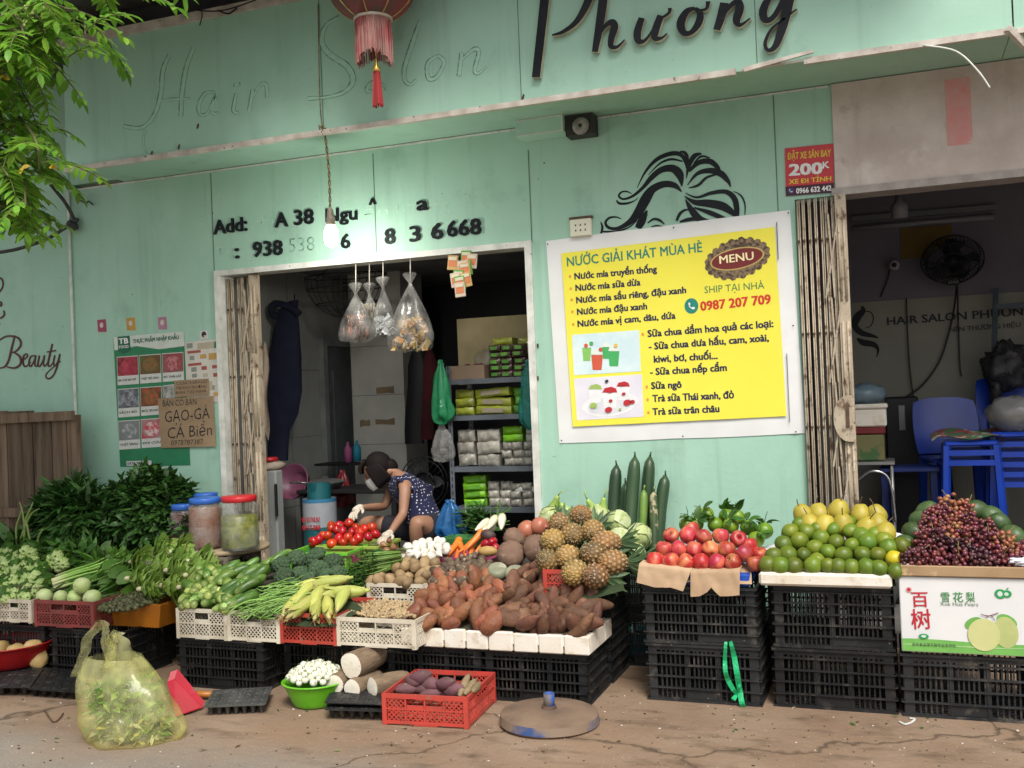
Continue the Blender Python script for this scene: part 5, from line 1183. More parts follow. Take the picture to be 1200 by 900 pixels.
ONN=rev(smooth_path([(.003,-.052),(.035,-.048),(.058,-.006),(.045,.034),(.012,.05),(.006,.062)],3),20,on_,'onion_mesh')
for px,py,l in((618,621,'larger of the two behind the yams'),(633,617,'half hidden behind the topmost pineapples'),(613,630,'lowest, beside the smaller yam')):put('brown_onion',ONN,at(px,py,y=-.62),rrot(),1,'shiny reddish brown onion, '+l,'onion')
# radishes with greens, pale cabbages
rd=mat('radish_skin',(.70,.66,.52),(.6,.56,.4),rough=.4,scale=9,spots=((.4,.42,.16),6,.62,.74));grl=leafmat('green_leaf',(.10,.23,.03),(.06,.15,.02));drk=leafmat('dark_green_leaf',(.052,.135,.026),(.03,.085,.016),.45,.15,.4);pal=leafmat('pale_green_leaf',(.29,.44,.09),(.20,.36,.06),.25,.25,.45)
def radish(s):
    g=MB();g.lathe([(.0,-.11),(.008,-.1),(.02,-.04),(.027,.03),(.024,.07),(.01,.085),(.002,.086)],12)
    for k in range(5):a=R(0,6);g.tube(smooth_path([(0,0,.08),(.015*cos(a),.015*sin(a),.13),(.06*cos(a),.06*sin(a),.19)],3),.003,4,1)
    return g.mesh('radish_mesh',[rd,grl])
RD=[radish(i)for i in range(2)]
for i,(c,t,l)in enumerate((((566,615),(555,623),'thin, pointing to the doorway'),((577,612),(570,622),'in the middle, upright'),((588,611),(587,624),'fattest, nearest the onions'),((572,620),(560,626),'lowest, lying flat'))):a,e=at(*c,y=-.45),at(*t,y=-.55);put('white_radish',RD[i%2],a,face_dir(a-e,R(0,6)),(1,1,.8),'white radish with green stalks, '+l,'radish','white radishes at the doorway')
put('beetroot',lump((.05,.04,.035),31,.1,m=mat('dark_root',(.07,.04,.035),(.04,.02,.025),scale=12),name='root_mesh'),at(572,627,y=-.55),rotm(0,.2,0),1,'dark purple brown root lying under the white radishes','root')
def cabbage(r_,s,mats,leafy=9):
    g=MB();g.ell((0,0,0),(r_*.9,r_*.9,r_*.86),None,18,12,0,lambda p,d:p*(1+.06*noise.noise(d*4+nv(s))+.05*noise.noise(d*11+nv(s))))
    for k in range(leafy):
        a=k*2.4+s;el=R(-.3,.5);ax=Vector((cos(a)*cos(el),sin(a)*cos(el),sin(el)));u=ax.orthogonal().normalized();v=ax.cross(u);rows=[]
        for i in range(9):
            row=[]
            for j in range(9):
                x,y=(i/4-1)*.95,(j/4-1)*.95;q=ax+u*x+v*y;q.normalize();e=max(abs(x),abs(y));rr=r_*(.92+.016*(k%4)+.07*e**4+.035*noise.noise(q*7+nv(s+k))*e);row.append(q*rr)
            rows.append(row)
        g.grid(rows,k%2)
    return g.mesh('cabbage_mesh',mats)
cbm=[leafmat('cabbage_leaf',(.50,.58,.27),(.42,.53,.2),.1,.15),leafmat('cabbage_rib',(.60,.65,.40),(.5,.57,.3),.1,.15)]
CB=[cabbage(.078,i,cbm)for i in range(3)]
for i,(px,py,y,l)in enumerate(((724,613,-.45,'topmost by the gourds'),(726,634,-.62,'whitest, touching the pineapples'),(749,628,-.5,'leaning on the gourds'),(742,650,-.68,'lowest of the pile'),(646,607,-.45,'behind the onions on the doorway side'),(701,606,-.4,'half hidden behind the pineapples'))):put('cabbage',CB[i%3],at(px,py,y=y),rrot(),1,'pale green cabbage, '+l,'cabbage','pale cabbages by the wall')
# light gourds behind the pineapples
lg=mat('light_gourd_skin',(.24,.40,.06),(.34,.46,.12),scale=6,rough=.35)
LG=rev(smooth_path([(.003,-.07),(.03,-.06),(.036,-.02),(.022,.03),(.014,.065),(.004,.075)],3),14,lg,'gourd_mesh',None,lambda g:g.tube([(0,0,.07),(.006,0,.1),(.02,0,.13)],.004,5))
for px,py,l,r_ in((706,597,'tall with a thin curled stalk',rotm(.1,.2,0)),(696,597,'short and round topped',rotm(.3,-.5,0)),(666,600,'with a bent neck above the pineapples',rotm(.2,-.7,0)),(650,592,'pale, tucked at the doorway side',rotm(.4,.5,0))):put('light_gourd',LG,at(px,py,y=-.4),r_,1,'light green gourd behind the pineapples, '+l,'gourd','light green gourds')
# pineapples
pm=mat('pineapple_skin',(.22,.11,.03),(.11,.06,.025),scale=9,rough=.6,rand=.25,hue=.02);pmt=mat('pineapple_eye',(.34,.18,.055),(.17,.115,.045),scale=9,rough=.7,rand=.3,isl=.0,hue=.015);pml=leafmat('pineapple_leaf',(.10,.17,.06),(.06,.12,.05),.3)
def pine(s,crown=True):
    g=MB();prof=smooth_path([(.012,-.085),(.045,-.075),(.063,-.03),(.064,.02),(.052,.065),(.02,.085)],3);g.lathe(prof,20)
    g=MB();nu,nv2=54,34;V_=[];kind=[]
    def hexd(a,z):
        u,v=(a+s)/(2*pi)*13,(z+1)*4.6;best=9
        for r0 in(math.floor(v)-1,math.floor(v),math.floor(v)+1,math.floor(v)+2):
            o=.5*(r0%2);c0=round(u-o)+o;best=min(best,sqrt((u-c0)**2+((v-r0)*.95)**2))
        return best
    def pf(p,d):
        e=hexd(atan2(d.y,d.x),math.asin(max(-1,min(1,d.z)))/1.571);f=1+.10*max(0,1-(e/.52)**2)+(.05 if e<.14 else 0);r_=.068 if d.z<0 else .066
        return Vector((d.x*r_*f,d.y*r_*f,d.z*.084*f))
    g.ell((0,0,0),(1,1,1),None,nu,nv2,0,pf)
    for i,f in enumerate(g.f):
        c=sum((Vector(g.v[q])for q in f),Vector())/4;d=Vector((c.x/.068,c.y/.068,c.z/.084)).normalized();e=hexd(atan2(d.y,d.x),math.asin(max(-1,min(1,d.z)))/1.571);g.m[i]=2 if e<.17 else 1 if e<.40 else 0
    nr=0
    for i in range(nr):
        z=-.078+.156*(i+.5)/nr;rr=.066*sqrt(max(.05,1-(z/.094)**2));n=max(5,int(rr*2*pi/.021))
        for k in range(n):
            a=(k+.5*(i%2))*2*pi/n+s;d=Vector((cos(a),sin(a),z/.09*.7)).normalized();c=Vector((rr*cos(a),rr*sin(a),z));u=Vector((-sin(a),cos(a),0));v=d.cross(u);e=.0095*R(.85,1.1)
            pts=[c+u*e,c+v*e*.9,c-u*e,c-v*e*.9,c+d*.004,c+d*.0065+v*.003];g.add(pts,[(0,1,4),(1,2,4),(2,3,4),(3,0,4)],1)
            g.add([c+d*.004-u*.0022,c+d*.004+u*.0022,c+d*.0085+v*.006],[(0,1,2)],2)
    o=g.mesh('pineapple_mesh',[pm,pmt,mat('eye_tip',(.50,.40,.24),(.18,.15,.09),scale=20)]);
    return o
PI_=[pine(i*.7)for i in range(4)]
gl=MB()
for k in range(26):a=k*2.4;e=.25+.5*(k/26);d=Vector((cos(a)*e,sin(a)*e,1));gl.leaf((.012*cos(a),.012*sin(a),.0),d,Vector((cos(a),sin(a),.2)),.17-.08*(1-k/26),.03,-.25,.5)
CRN=gl.mesh('pineapple_crown_mesh',pml)
SL=(-1.1,.66,-.62,.88)
pines=[('the top row',[(656,613),(681,606)]),('the second row',[(649,634),(671,627),(695,623)]),('the third row',[(642,658),(666,653),(696,650),(711,636)]),('the bottom row',[(719,659),(698,675),(674,671)])]
view=-FWD
for rn,pts in pines:
    for k,q in enumerate(sorted(pts)):
        p=on(*q,*SL);s_=R(.88,1.0);d=(Vector((R(-.5,.5),-1,R(-.1,.5)))).normalized()
        if q in((711,636),(719,659)):d=Vector((-.75,-.5,.1))
        o=put('pineapple',random.choice(PI_),p,face_dir(-d,R(0,6)),s_,f'ripe spiky pineapple, {ORD[k]} from the left in {rn} of the pineapple heap','pineapple','heap of pineapples')
        c=bpy.data.objects.new('crown',CRN);COL.objects.link(c);c.parent=o;c.location=(0,0,.078)
liner([(632,670),(640,640),(655,615),(700,612),(730,650),(735,672),(690,684)],SL,.10,'added dark sheet closing the gaps under the pineapples',gap_green)
g=MB()
for k in range(46):
    t=R(0,1);c=at(725+32*t+R(-6,6),668-14*t+R(-8,8),y=-.86+.2*t);g.leaf(c,(R(.4,1),R(-.5,.3),R(-.1,.5)),(0,-.5,1),R(.1,.17),R(.02,.035),R(-.1,.3),.4)
tag(g.build('cut_leaves',pml),'loose green pineapple leaves spilling beside the red crate','leaves',None,'stuff')
# winter gourds standing at the wall
wg=mat('winter_gourd_skin',(.018,.045,.018),(.03,.065,.026),scale=7,stretch=(1,1,.3),rough=.4,rand=.25,spots=((.07,.1,.05),40,.62,.7));wg2=mat('light_long_gourd',(.10,.2,.03),(.15,.26,.05),scale=7,rough=.4);wg3=mat('scarred_gourd_skin',(.03,.06,.022),(.06,.09,.03),scale=7,rough=.5,spots=((.36,.31,.18),16,.56,.62))
for i,(a,e,r_,m,y,l)in enumerate((((720,652),(722,545),.045,wg,-.16,'first from the doorway'),((733,648),(732,566),.04,wg,-.07,'short dark one hidden behind the first'),((737,650),(744,535),.046,wg,-.17,'tallest, greyish one in the middle'),((748,648),(755,574),.03,wg2,-.19,'short light green one'),((758,650),(761,535),.044,wg,-.08,'tall dark one behind the light green one'),((764,650),(768,576),.03,wg3,-.2,'slim one with a pale scar'),((771,650),(780,557),.044,wg,-.13,'last one, leaning towards the apples'))):
    r_*=.88;p,q=at(*a,y=y-.05),at(*e,y=y+.04);L_=(q-p).length;g=MB();pts=[];rr=[]
    for k in range(17):t=k/16;pts.append((.01*sin(t*3+i),.006*sin(t*4+i*2),t*L_));rr.append(r_*(.93+.1*t)*max(.05,1-abs(2*t-1)**7)**.5)
    g.tube(pts,rr,14);g.tube([(pts[-1][0],pts[-1][1],L_-.002),(pts[-1][0]+.004,0,L_+.03)],[.007,.005],6)
    put('long_gourd',g.mesh('long_gourd_mesh',m),p,face_dir(q-p,R(0,6)),1,'long dark gourd propped on the mint wall, '+l if m is wg else 'long gourd propped on the mint wall, '+l,'gourd','long gourds on the wall')
# sweet potatoes
so_m=mat('orange_sweet_potato',(.26,.088,.038),(.175,.058,.028),scale=12,rough=.62,rand=.28,hue=.01,spots=[((.12,.06,.04),22,.58,.7),((.36,.2,.11),9,.6,.72)],bump=.45,bscale=36)
sb_m=mat('brown_sweet_potato',(.165,.07,.037),(.11,.046,.026),scale=12,rough=.7,rand=.3,hue=.01,spots=[((.06,.03,.022),22,.58,.7),((.26,.15,.09),9,.6,.73)],bump=.45,bscale=36)
SO=[lump((.043+.012*(i%2),.04+.011*(i%2),.072+.012*(i%3)-.018*(i==5)),i+40,.2,.9,20,16,so_m,'sweet_potato_mesh',.12*(i%3-1),.02)for i in range(6)]
SB=[lump((.034+.006*(i%2),.032,.07+.016*(i%3)),i+60,.2,.9,20,16,sb_m,'sweet_potato_mesh',.22*(i%3-1),-.05)for i in range(6)]
SL=(-1.34,.395,-.93,.62);po_=[(478,730),(486,708),(500,692),(514,680),(530,674),(556,674),(580,676),(592,690),(580,732)]
liner(po_,SL,.07,'added dark brown sheet closing the gaps under the orange sweet potatoes',sack)
for p in fill(po_,SL,.072,.22,.02):put('sweet_potato',random.choice(SO),p,face_dir((R(-.7,.9),R(-.5,.5),R(.2,1)),R(0,6)),R(.68,1.0),'orange sweet potato in the stained foam tray','sweet potato','orange sweet potatoes')
po_=[(578,731),(588,700),(590,680),(612,668),(640,667),(672,676),(690,697),(700,722),(694,736),(640,736)]
SL=(-1.34,.395,-.90,.64)
liner(po_,SL,.065,'added dark brown sheet closing the gaps under the brown sweet potatoes',sack)
for p in fill(po_,SL,.066,.22,.02):put('sweet_potato',random.choice(SB),p,face_dir((R(-.2,1),R(-.5,.5),R(-.1,1)),R(0,6)),R(.82,1.15),'long brown sweet potato in the cleaner foam tray','sweet potato','brown sweet potatoes')
# tomatoes
tm=[mat('tomato_skin',(.47,.026,.008),(.36,.016,.006),scale=4,rough=.22,rand=.2,hue=.012),mat('tomato_calyx',(.07,.16,.03))]
def tom(s):
    g=MB();g.ell((0,0,0),(.034,.034,.029),None,16,11,0,lambda p,d:Vector((p.x*(1+.02*cos(5*atan2(d.y,d.x))),p.y*(1+.02*cos(5*atan2(d.y,d.x))),p.z-(.006*max(0,d.z)**8))))
    for k in range(5):a=k*1.256;g.leaf((0,0,.0235),(cos(a),sin(a),.15),(0,0,1),.014,.006,.3,.2,1,2)
    g.tube([(0,0,.022),(0,.002,.032)],.002,4,1);return g.mesh('tomato_mesh',tm)
TO=[tom(0)]
SL=(-.46,.69,-.24,.80)
rowed('tomato',TO,[('the bottom row of the tomatoes',[(367,636),(374,633),(384,629),(397,632),(408,631),(420,632),(415,636),(402,637),(389,638)]),('the middle row of the tomatoes',[(379,629),(388,620),(401,624),(412,625),(422,625),(432,630),(440,627),(395,622)]),('the top row of the tomatoes',[(388,617),(398,617),(409,614),(418,619),(427,621),(436,619)])],lambda x,y:(x,y-1),SL,'ripe red tomato','tomato','heap of tomatoes',None,(.95,1.12))
# apples
am=[mat('apple_skin',(.36,.018,.032),(.56,.15,.075),scale=20,rough=.42,rand=.3,hue=.014,stretch=(1,1,.25),lo=.46,hi=.66,spots=((.62,.34,.12),9,.56,.74)),mt['rust']]
def apple(s):
    prof=smooth_path([(.001,-.028),(.012,-.034),(.03,-.026),(.041,.004),(.035,.028),(.018,.035),(.007,.029),(.001,.022)],3)
    g=MB();g.lathe(prof,18,None,0,True,lambda p,a,z:Vector((p.x*(1+.025*cos(5*a+s)),p.y*(1+.025*cos(5*a+s)),p.z+.002*sin(a+s))),cap=False);g.tube([(0,0,.024),(.003,0,.042)],.0015,5,1);return g.mesh('apple_mesh',am)
AP=[apple(i)for i in range(3)];SL=(-1.1,.715,-.84,.855)
liner([(760,662),(768,640),(780,625),(860,628),(884,650),(885,668),(820,668)],SL,.075,'added brown paper closing the gaps under the apples',pap,'gap_sheet')
rowed('apple',AP,[('the bottom apple row',[(240,487),(330,490),(420,495),(508,497),(600,500),(695,498)]),('the middle apple row',[(290,420),(377,420),(468,425),(565,425),(658,425),(760,445)]),('the top apple row',[(333,342),(430,340),(525,350),(625,345),(725,362)])],ZQ,SL,'shiny red and yellow apple','apple','pile of apples',lambda:tilt(1.0),(1.06,1.16))
put('apple',AP[0],at(885,661,y=-1.06),tilt(),1.08,'red apple strayed beside the green tangerines','apple','pile of apples');put('apple',AP[1],at(890,651,y=-.96),tilt(),1.05,'dark red apple behind the strayed one near the tangerines','apple','pile of apples');put('apple',AP[2],at(811,621,y=-.80),tilt(),1.05,'dull red apple peeking behind the top apple row','apple','pile of apples');put('apple',AP[2],at(878,640,y=-.93),tilt(),1.05,'dark red apple at the high end of the pile, below the limes','apple','pile of apples')
# leafy limes behind the apples
lm=[mat('lime_skin',(.17,.30,.02),(.11,.22,.012),scale=5,rough=.35,rand=.2,hue=.02,bump=.12,bscale=120),mt['rust']]
def lime(r_,mm,flat_=.95):
    g=MB();g.ell((0,0,0),(r_,r_,r_*flat_),None,16,12,0,lambda p,d:Vector((p.x,p.y,p.z+(r_*.08*max(0,d.z)**12)-r_*.05*max(0,-d.z)**14)));g.tube([(0,0,r_*flat_*.98),(0,0,r_*flat_*1.08)],r_*.08,5,1);return g.mesh('citrus_mesh',mm)
LM=lime(.043,lm);ll=leafmat('citrus_leaf',(.035,.10,.012),(.05,.13,.02),.4)
SL=(-.78,.80,-.5,.93)
for i,q in enumerate([(540,213),(480,270),(592,275),(655,225),(682,280),(785,290),(830,362),(880,310),(720,230),(425,275)]):
    p=on(*ZQ(*q),*SL);l=('topmost','low beside the gourds','second in the lower line','below the upright leaf','in the middle of the lower line','beside the drooping leaves','lowest of all, above the paper','furthest from the gourds','half hidden in the leaves','darkest, next to the gourds')[i]
    o=put('lime',LM,p,tilt(.8),R(.96,1.08),'leafy green lime behind the apples, '+l,'lime','leafy limes');g=MB()
    for k in range(5):a=R(0,6.3);g.leaf((.01*cos(a),.01*sin(a),.04),(cos(a),sin(a),R(.1,.9)),(0,0,1),R(.06,.1),R(.028,.04),R(.1,.5),.25)
    g.tube([(0,0,.04),(.008,.004,.075),(.02,0,.10)],.0022,4)
    g.build('leaf',ll,o)
# green tangerines, pears
tgm=[mat('tangerine_skin',(.07,.13,.009),(.17,.21,.014),scale=5,rough=.42,rand=.34,hue=.022,bump=.12,bscale=120),mt['rust']];tgy=[mat('yellow_tangerine_skin',(.55,.45,.02),(.42,.38,.02),scale=4,rough=.36,bump=.12,bscale=120),mt['rust']]
TG,TGY=lime(.046,tgm,.88),lime(.043,tgy,.88);ZT=lambda x,y:(780+x*.23333,570+y*.23333)
SL=(-1.09,.72,-.74,.925)
liner([(894,662),(915,640),(935,612),(1035,612),(1050,645),(1055,668)],SL,.09,'added dark sheet closing the gaps under the green tangerines',gap_green)
rowed('green_tangerine',[TG],[('the bottom tangerine row',[(512,393),(580,400),(648,400),(740,398),(815,398),(867,402),(935,403),(1010,405),(1073,413),(1155,425)]),('the second tangerine row',[(543,352),(615,345),(695,345),(760,370),(893,347),(990,343),(1065,345)]),('the third tangerine row',[(593,290),(672,275),(750,310),(815,330),(855,280),(935,297),(1015,280),(1120,305),(1188,300)]),('the top tangerine row',[(627,230),(710,230),(672,190),(760,212),(780,262),(840,218),(930,225),(985,250),(1050,240),(1100,270),(918,180)])],ZT,SL,'glossy green tangerine','tangerine','pile of green tangerines',lambda:tilt(1.2),(.86,1.1))
put('green_tangerine',TGY,on(*ZT(1147,363),*SL),tilt(),1,'only yellow tangerine, at the grape end of the green pile','tangerine','pile of green tangerines')
prm=[mat('yellow_pear_skin',(.43,.35,.045),(.33,.27,.03),scale=6,rough=.5,rand=.1,spots=[((.26,.2,.05),60,.66,.72),((.3,.22,.06),7,.66,.72)]),mt['rust']]
PR=rev(smooth_path([(.001,-.045),(.02,-.052),(.046,-.03),(.05,.002),(.036,.034),(.02,.05),(.006,.048),(.001,.044)],3),16,prm,'pear_mesh',None,lambda g:g.tube(smooth_path([(0,0,.04),(.004,0,.06),(.016,.004,.085)],3),.0025,5,1))
SL2=(-.78,.90,-.55,1.02)
for i,q in enumerate([(690,140),(770,135),(870,120),(980,140),(1060,142),(1065,187),(1010,208),(800,195),(725,187),(1105,232),(890,190)]):
    put('yellow_pear',PR,on(*ZT(*q),*(SL2 if i<5 else(-.82,.88,-.6,1.0))),tilt(.45),R(1.0,1.12),'speckled yellow pear above the tangerines, '+('first of the top row','large, second of the top row','upright in the middle before the gate','largest, with a bent stalk','last of the top row','below the last of the top row','pale, low by the gate post','peeking low between tangerines','low at the apple side','lowest, towards the grapes','peeking beside the largest')[i],'pear','yellow pears')
# grapes: every bunch a thing
gm=mat('grape_skin',(.17,.035,.035),(.11,.025,.04),scale=6,rough=.28,isl=.5,hue=.03);gm2=mat('pale_grape_skin',(.34,.15,.06),(.22,.06,.045),scale=6,rough=.28,isl=.35,hue=.025);gm3=mat('dark_grape_skin',(.055,.018,.028),(.09,.03,.035),scale=6,rough=.3,isl=.5,hue=.02);stm=mat('grape_stalk',(.16,.12,.04))
def bunch(s,m):
    random.seed(s);g=MB();pts=[]
    for k in range(400):
        if len(pts)>52:break
        d=Vector((R(-1,1),R(-1,1),R(-1,1)))
        if d.length>1:continue
        p=Vector((d.x*.052,d.y*.045,d.z*.075));p.x*=1+.35*d.z;p.y*=1+.35*d.z
        if all((p-q).length>.0165 for q in pts):pts.append(p)
    for p in pts:g.ell(p,(.0098,.0098,.0118),rrot(),9,6)
    g.tube([(0,0,-.07),(.002,0,.07),(.012,.006,.105)],.0022,5,1);return g.mesh('grape_bunch_mesh',[m,stm])
GB={0:[bunch(3,gm),bunch(4,gm)],1:[bunch(5,gm2),bunch(6,gm2)],2:[bunch(8,gm3)]};random.seed(21)
SL=(-1.09,.735,-.78,.955);ZV=lambda x,y:(1030+x*.14167,570+y*.14167)
gb=[(600,200,1,'topmost, coppery'),(700,215,1,'coppery, beside the topmost'),(440,290,0,'high on the tangerine side'),(450,380,0,'dark red, below the high one on the tangerine side'),(620,320,1,'coppery, in the middle of the heap'),(770,330,0,'high on the outer side'),(900,370,0,'red, sloping to the outer melons'),(390,480,0,'red, facing the yellow tangerine'),(520,490,2,'dark, under the middle one'),(470,620,0,'bottom, facing out near the tangerines'),(330,640,0,'lowest corner at the crumpled paper'),(580,620,0,'bottom centre, bright red'),(700,540,2,'dark, in the hollow of the heap'),(800,630,2,'blackish, bottom outer side'),(890,480,0,'red, middle of the outer side'),(1010,480,1,'pinkish, outer side'),(990,610,0,'bottom, outer side by the white paper'),(1110,560,1,'pale, outermost'),(650,430,1,'coppery with gaps, centre'),(760,450,0,'wine red, right of centre'),(255,600,2,'dark, hanging towards the tangerines'),(560,410,0,'wine red, left of centre'),(680,640,0,'small, at the cardboard edge in the middle'),(1180,590,0,'cut off by the frame edge'),(560,250,0,'red, just under the topmost'),(900,640,2,'dark, at the cardboard edge near the outer paper')]
liner([(1068,668),(1080,640),(1090,600),(1140,590),(1180,620),(1200,650),(1200,672)],SL,.08,'added dark sheet closing the gaps under the grapes',mat('grape_gap_fill',(.03,.02,.02)),'gap_sheet')
for i,(x,y,k,l)in enumerate(gb):put('grape_bunch',random.choice(GB[k]),on(*ZV(x,y),*SL),face_dir((R(-.6,.6),R(-.1,.7),R(.2,1)),R(0,6)),R(.95,1.15),'grape bunch, '+l,'grapes','heap of grapes')
ml=mat('melon_skin',(.035,.075,.022),(.06,.1,.035),scale=16,rough=.45,rand=.25,spots=((.14,.17,.07),60,.6,.68));ML=[lump((.052,.052,.062),i,.05,1.2,16,12,ml,'melon_mesh')for i in range(2)]
for i,(q,y)in enumerate((((400,215),-.72),((345,275),-.76),((285,375),-.86),((800,195),-.66),((935,255),-.68),((995,312),-.74),((1105,415),-.85),((215,470),-.9),((1180,450),-.8))):put('avocado',ML[i%2],at(*ZV(*q),y=y),rrot(),(1.05,.95,1,1,1.05,1.05,1.1,.85,1)[i],'dark green avocado behind the grapes, '+('highest on the pear side','second on the pear side','third on the pear side','highest on the outer side','second on the outer side','third on the outer side','lowest on the outer side','small, touching the tangerines','outermost')[i],'avocado','avocados around the grapes')
# ------------------------------------------------------------------ leafy greens at the left
def heap(name,c,r,n,L,W,m,label,seed=1,droop=.4,kind='stuff',ruff=0,cat='greens',shell=.55):
    """dense leaf heap: leaves over and through an uneven mound"""
    random.seed(seed);g=MB()
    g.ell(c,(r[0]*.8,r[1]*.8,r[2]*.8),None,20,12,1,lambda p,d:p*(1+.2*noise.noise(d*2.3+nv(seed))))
    for k in range(n):
        z=R(-.35,1);a=R(0,6.283);q=sqrt(max(0,1-z*z));d=Vector((q*cos(a),q*sin(a),z));s_=R(shell,1)**.5*(1+.22*noise.noise(d*2.3+nv(seed))+.12*noise.noise(d*6+nv(seed)))
        p=Vector(c)+Vector((d.x*r[0],d.y*r[1],d.z*r[2]))*s_;dd=d+Vector((R(-.9,.9),R(-.9,.5),R(-.8,.5)))
        g.leaf(p,dd,d+Vector((R(-.3,.3),R(-.3,.3),.6)),L*R(.6,1.25),W*R(.6,1.2),R(0,droop),R(.1,.5),0,3,ruff)
    return tag(g.build(name,m),label,cat,None,kind)
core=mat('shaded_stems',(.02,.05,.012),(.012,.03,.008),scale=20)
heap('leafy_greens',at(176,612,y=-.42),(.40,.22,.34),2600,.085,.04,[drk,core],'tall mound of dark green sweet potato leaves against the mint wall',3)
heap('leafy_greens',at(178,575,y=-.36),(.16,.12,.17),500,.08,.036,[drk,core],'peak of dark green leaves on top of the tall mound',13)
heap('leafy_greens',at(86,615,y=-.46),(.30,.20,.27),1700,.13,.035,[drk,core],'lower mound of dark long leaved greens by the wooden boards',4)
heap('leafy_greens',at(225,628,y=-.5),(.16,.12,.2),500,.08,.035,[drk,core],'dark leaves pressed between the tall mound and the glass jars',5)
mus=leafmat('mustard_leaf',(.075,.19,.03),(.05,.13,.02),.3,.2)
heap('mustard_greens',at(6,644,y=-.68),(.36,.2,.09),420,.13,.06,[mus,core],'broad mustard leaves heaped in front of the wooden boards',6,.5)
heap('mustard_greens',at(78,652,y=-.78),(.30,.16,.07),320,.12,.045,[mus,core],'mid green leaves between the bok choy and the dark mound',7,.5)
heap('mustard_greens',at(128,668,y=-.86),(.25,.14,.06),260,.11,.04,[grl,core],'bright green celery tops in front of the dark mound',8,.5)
# thin stalks rising before the boards
stk=leafmat('garlic_stalk',(.30,.40,.13),(.22,.34,.08),.2)
for i,pts in enumerate((((20,640),(19,620),(23,606),(25,598)),((27,640),(29,622),(27,603),(23,588)),((28,632),(30,610),(36,596),(39,588)),((24,632),(30,616),(37,602),(46,596)),((44,638),(45,630),(49,622),(51,620)),((36,638),(33,622),(31,612),(30,606)))):
    g=MB();g.tube(smooth_path([at(*q,y=-.75)for q in pts],4),[.008]*8+[.007,.006,.005,.004,.003],6)
    tag(g.build('garlic_stalk',stk),'thin pale green stalk standing up in front of the wooden boards','stalk','pale stalks by the boards')
# bok choy
bkm=[mat('bok_choy_stem',(.34,.47,.14),(.46,.55,.24),scale=30,rough=.35,rand=.15),grl]
def bok(s):
    g=MB()
    for k in range(7):
        a=k*.9+s;d=Vector((cos(a),sin(a),0));c=d*.014
        g.ell(c+Vector((0,0,.005)),(.012,.010,.026),face_dir(d*.25+Vector((0,0,1)),a),8,6)
        g.leaf(c+Vector((0,0,.02))+d*.004,Vector((0,0,1))+d*.5,d,R(.07,.1),.045,.35,.3,1,3)
    return g.mesh('bok_choy_mesh',bkm)
BO=[bok(i)for i in range(3)]
SL=(-1.42,.47,-.86,.66);po_=[(-6,702),(-6,645),(20,650),(48,668),(50,690),(30,706)]
liner(po_,SL,.05,'added dark green sheet closing the gaps under the bok choy',gap_green)
for p in fill(po_,SL,.062,.25,.012):put('bok_choy',random.choice(BO),p,face_dir(AW(20)[0]+AW(20)[1]*R(-.3,.6)+Vector((0,0,R(-.2,.2))),R(0,6)),R(1.15,1.5),'baby bok choy with its pale base turned outward in the corner heap','bok choy','heap of bok choy')
for c in((29,646),(36,649),(28,654),(38,656),(60,656),(66,652),(70,658),(63,662),(75,662),(58,664),(69,666),(42,672),(46,668)):put('bok_choy',random.choice(BO),at(*c,y=-1.0),face_dir(AW(50)[0]+AW(50)[1]*.3,R(0,6)),1.6,'larger bok choy base on top of the mustard leaves','bok choy','large bok choy bases')
# roots, celery, kohlrabi in the dull red crate
g=MB()
for k in range(120):
    p=at(R(22,46),R(688,712),y=-1.36);g.tube(smooth_path([p,p+Vector((R(-.06,.05),R(-.05,.02),R(-.03,.04))),p+Vector((R(-.12,.08),R(-.08,.02),R(-.07,.03)))],3),.0022,3)
tag(g.build('coriander_roots',mat('dirty_root',(.13,.085,.05),(.2,.14,.09),scale=30,isl=.4)),'tangled brown roots spilling over the dull red crate','roots',None,'stuff')
clm=[mat('celery_stalk',(.17,.35,.045),(.28,.44,.1),scale=6,rough=.4,isl=.2,tip=((.58,.56,.33),2,.10,.0)),grl]
def celery(s,n,L):
    random.seed(s);g=MB()
    for k in range(n):
        a=k*2.4;r_=.010*sqrt(k+.4);g.tube(smooth_path([(r_*cos(a),r_*sin(a),0),(r_*1.2*cos(a),r_*1.2*sin(a),L*.3),(r_*1.5*cos(a),r_*1.5*sin(a)-.01,L*.65),(r_*2.4*cos(a),r_*2.4*sin(a),L)],3),[.010,.010,.0095,.009,.0085,.008,.007,.006,.005,.004],6,0)
        for j in range(5):g.leaf((r_*2.2*cos(a),r_*2.2*sin(a),L*R(.7,1)),(R(-1,1),R(-1,1),R(.3,1.2)),(R(-1,1),R(-1,1),1),R(.05,.1),R(.03,.05),.3,.2,1,3)
    return g.mesh('celery_mesh',clm)
for i,(a,e,n,l)in enumerate((((62,686),(150,658),14,'topmost, with the dirty cut end'),((72,695),(160,670),9,'lower, beside the kohlrabi'),((66,680),(140,655),9,'behind the topmost one'))):
    p,q=at(*a,y=-1.32+.1*i),at(*e,y=-.98);put('celery',celery(i+3,n,(q-p).length),p,face_dir(q-p),1,'bunch of green celery, '+l,'celery')
khm=[mat('kohlrabi_skin',(.42,.54,.19),(.54,.6,.32),scale=12,rough=.45,rand=.1,spots=((.42,.32,.16),14,.64,.72)),grl]
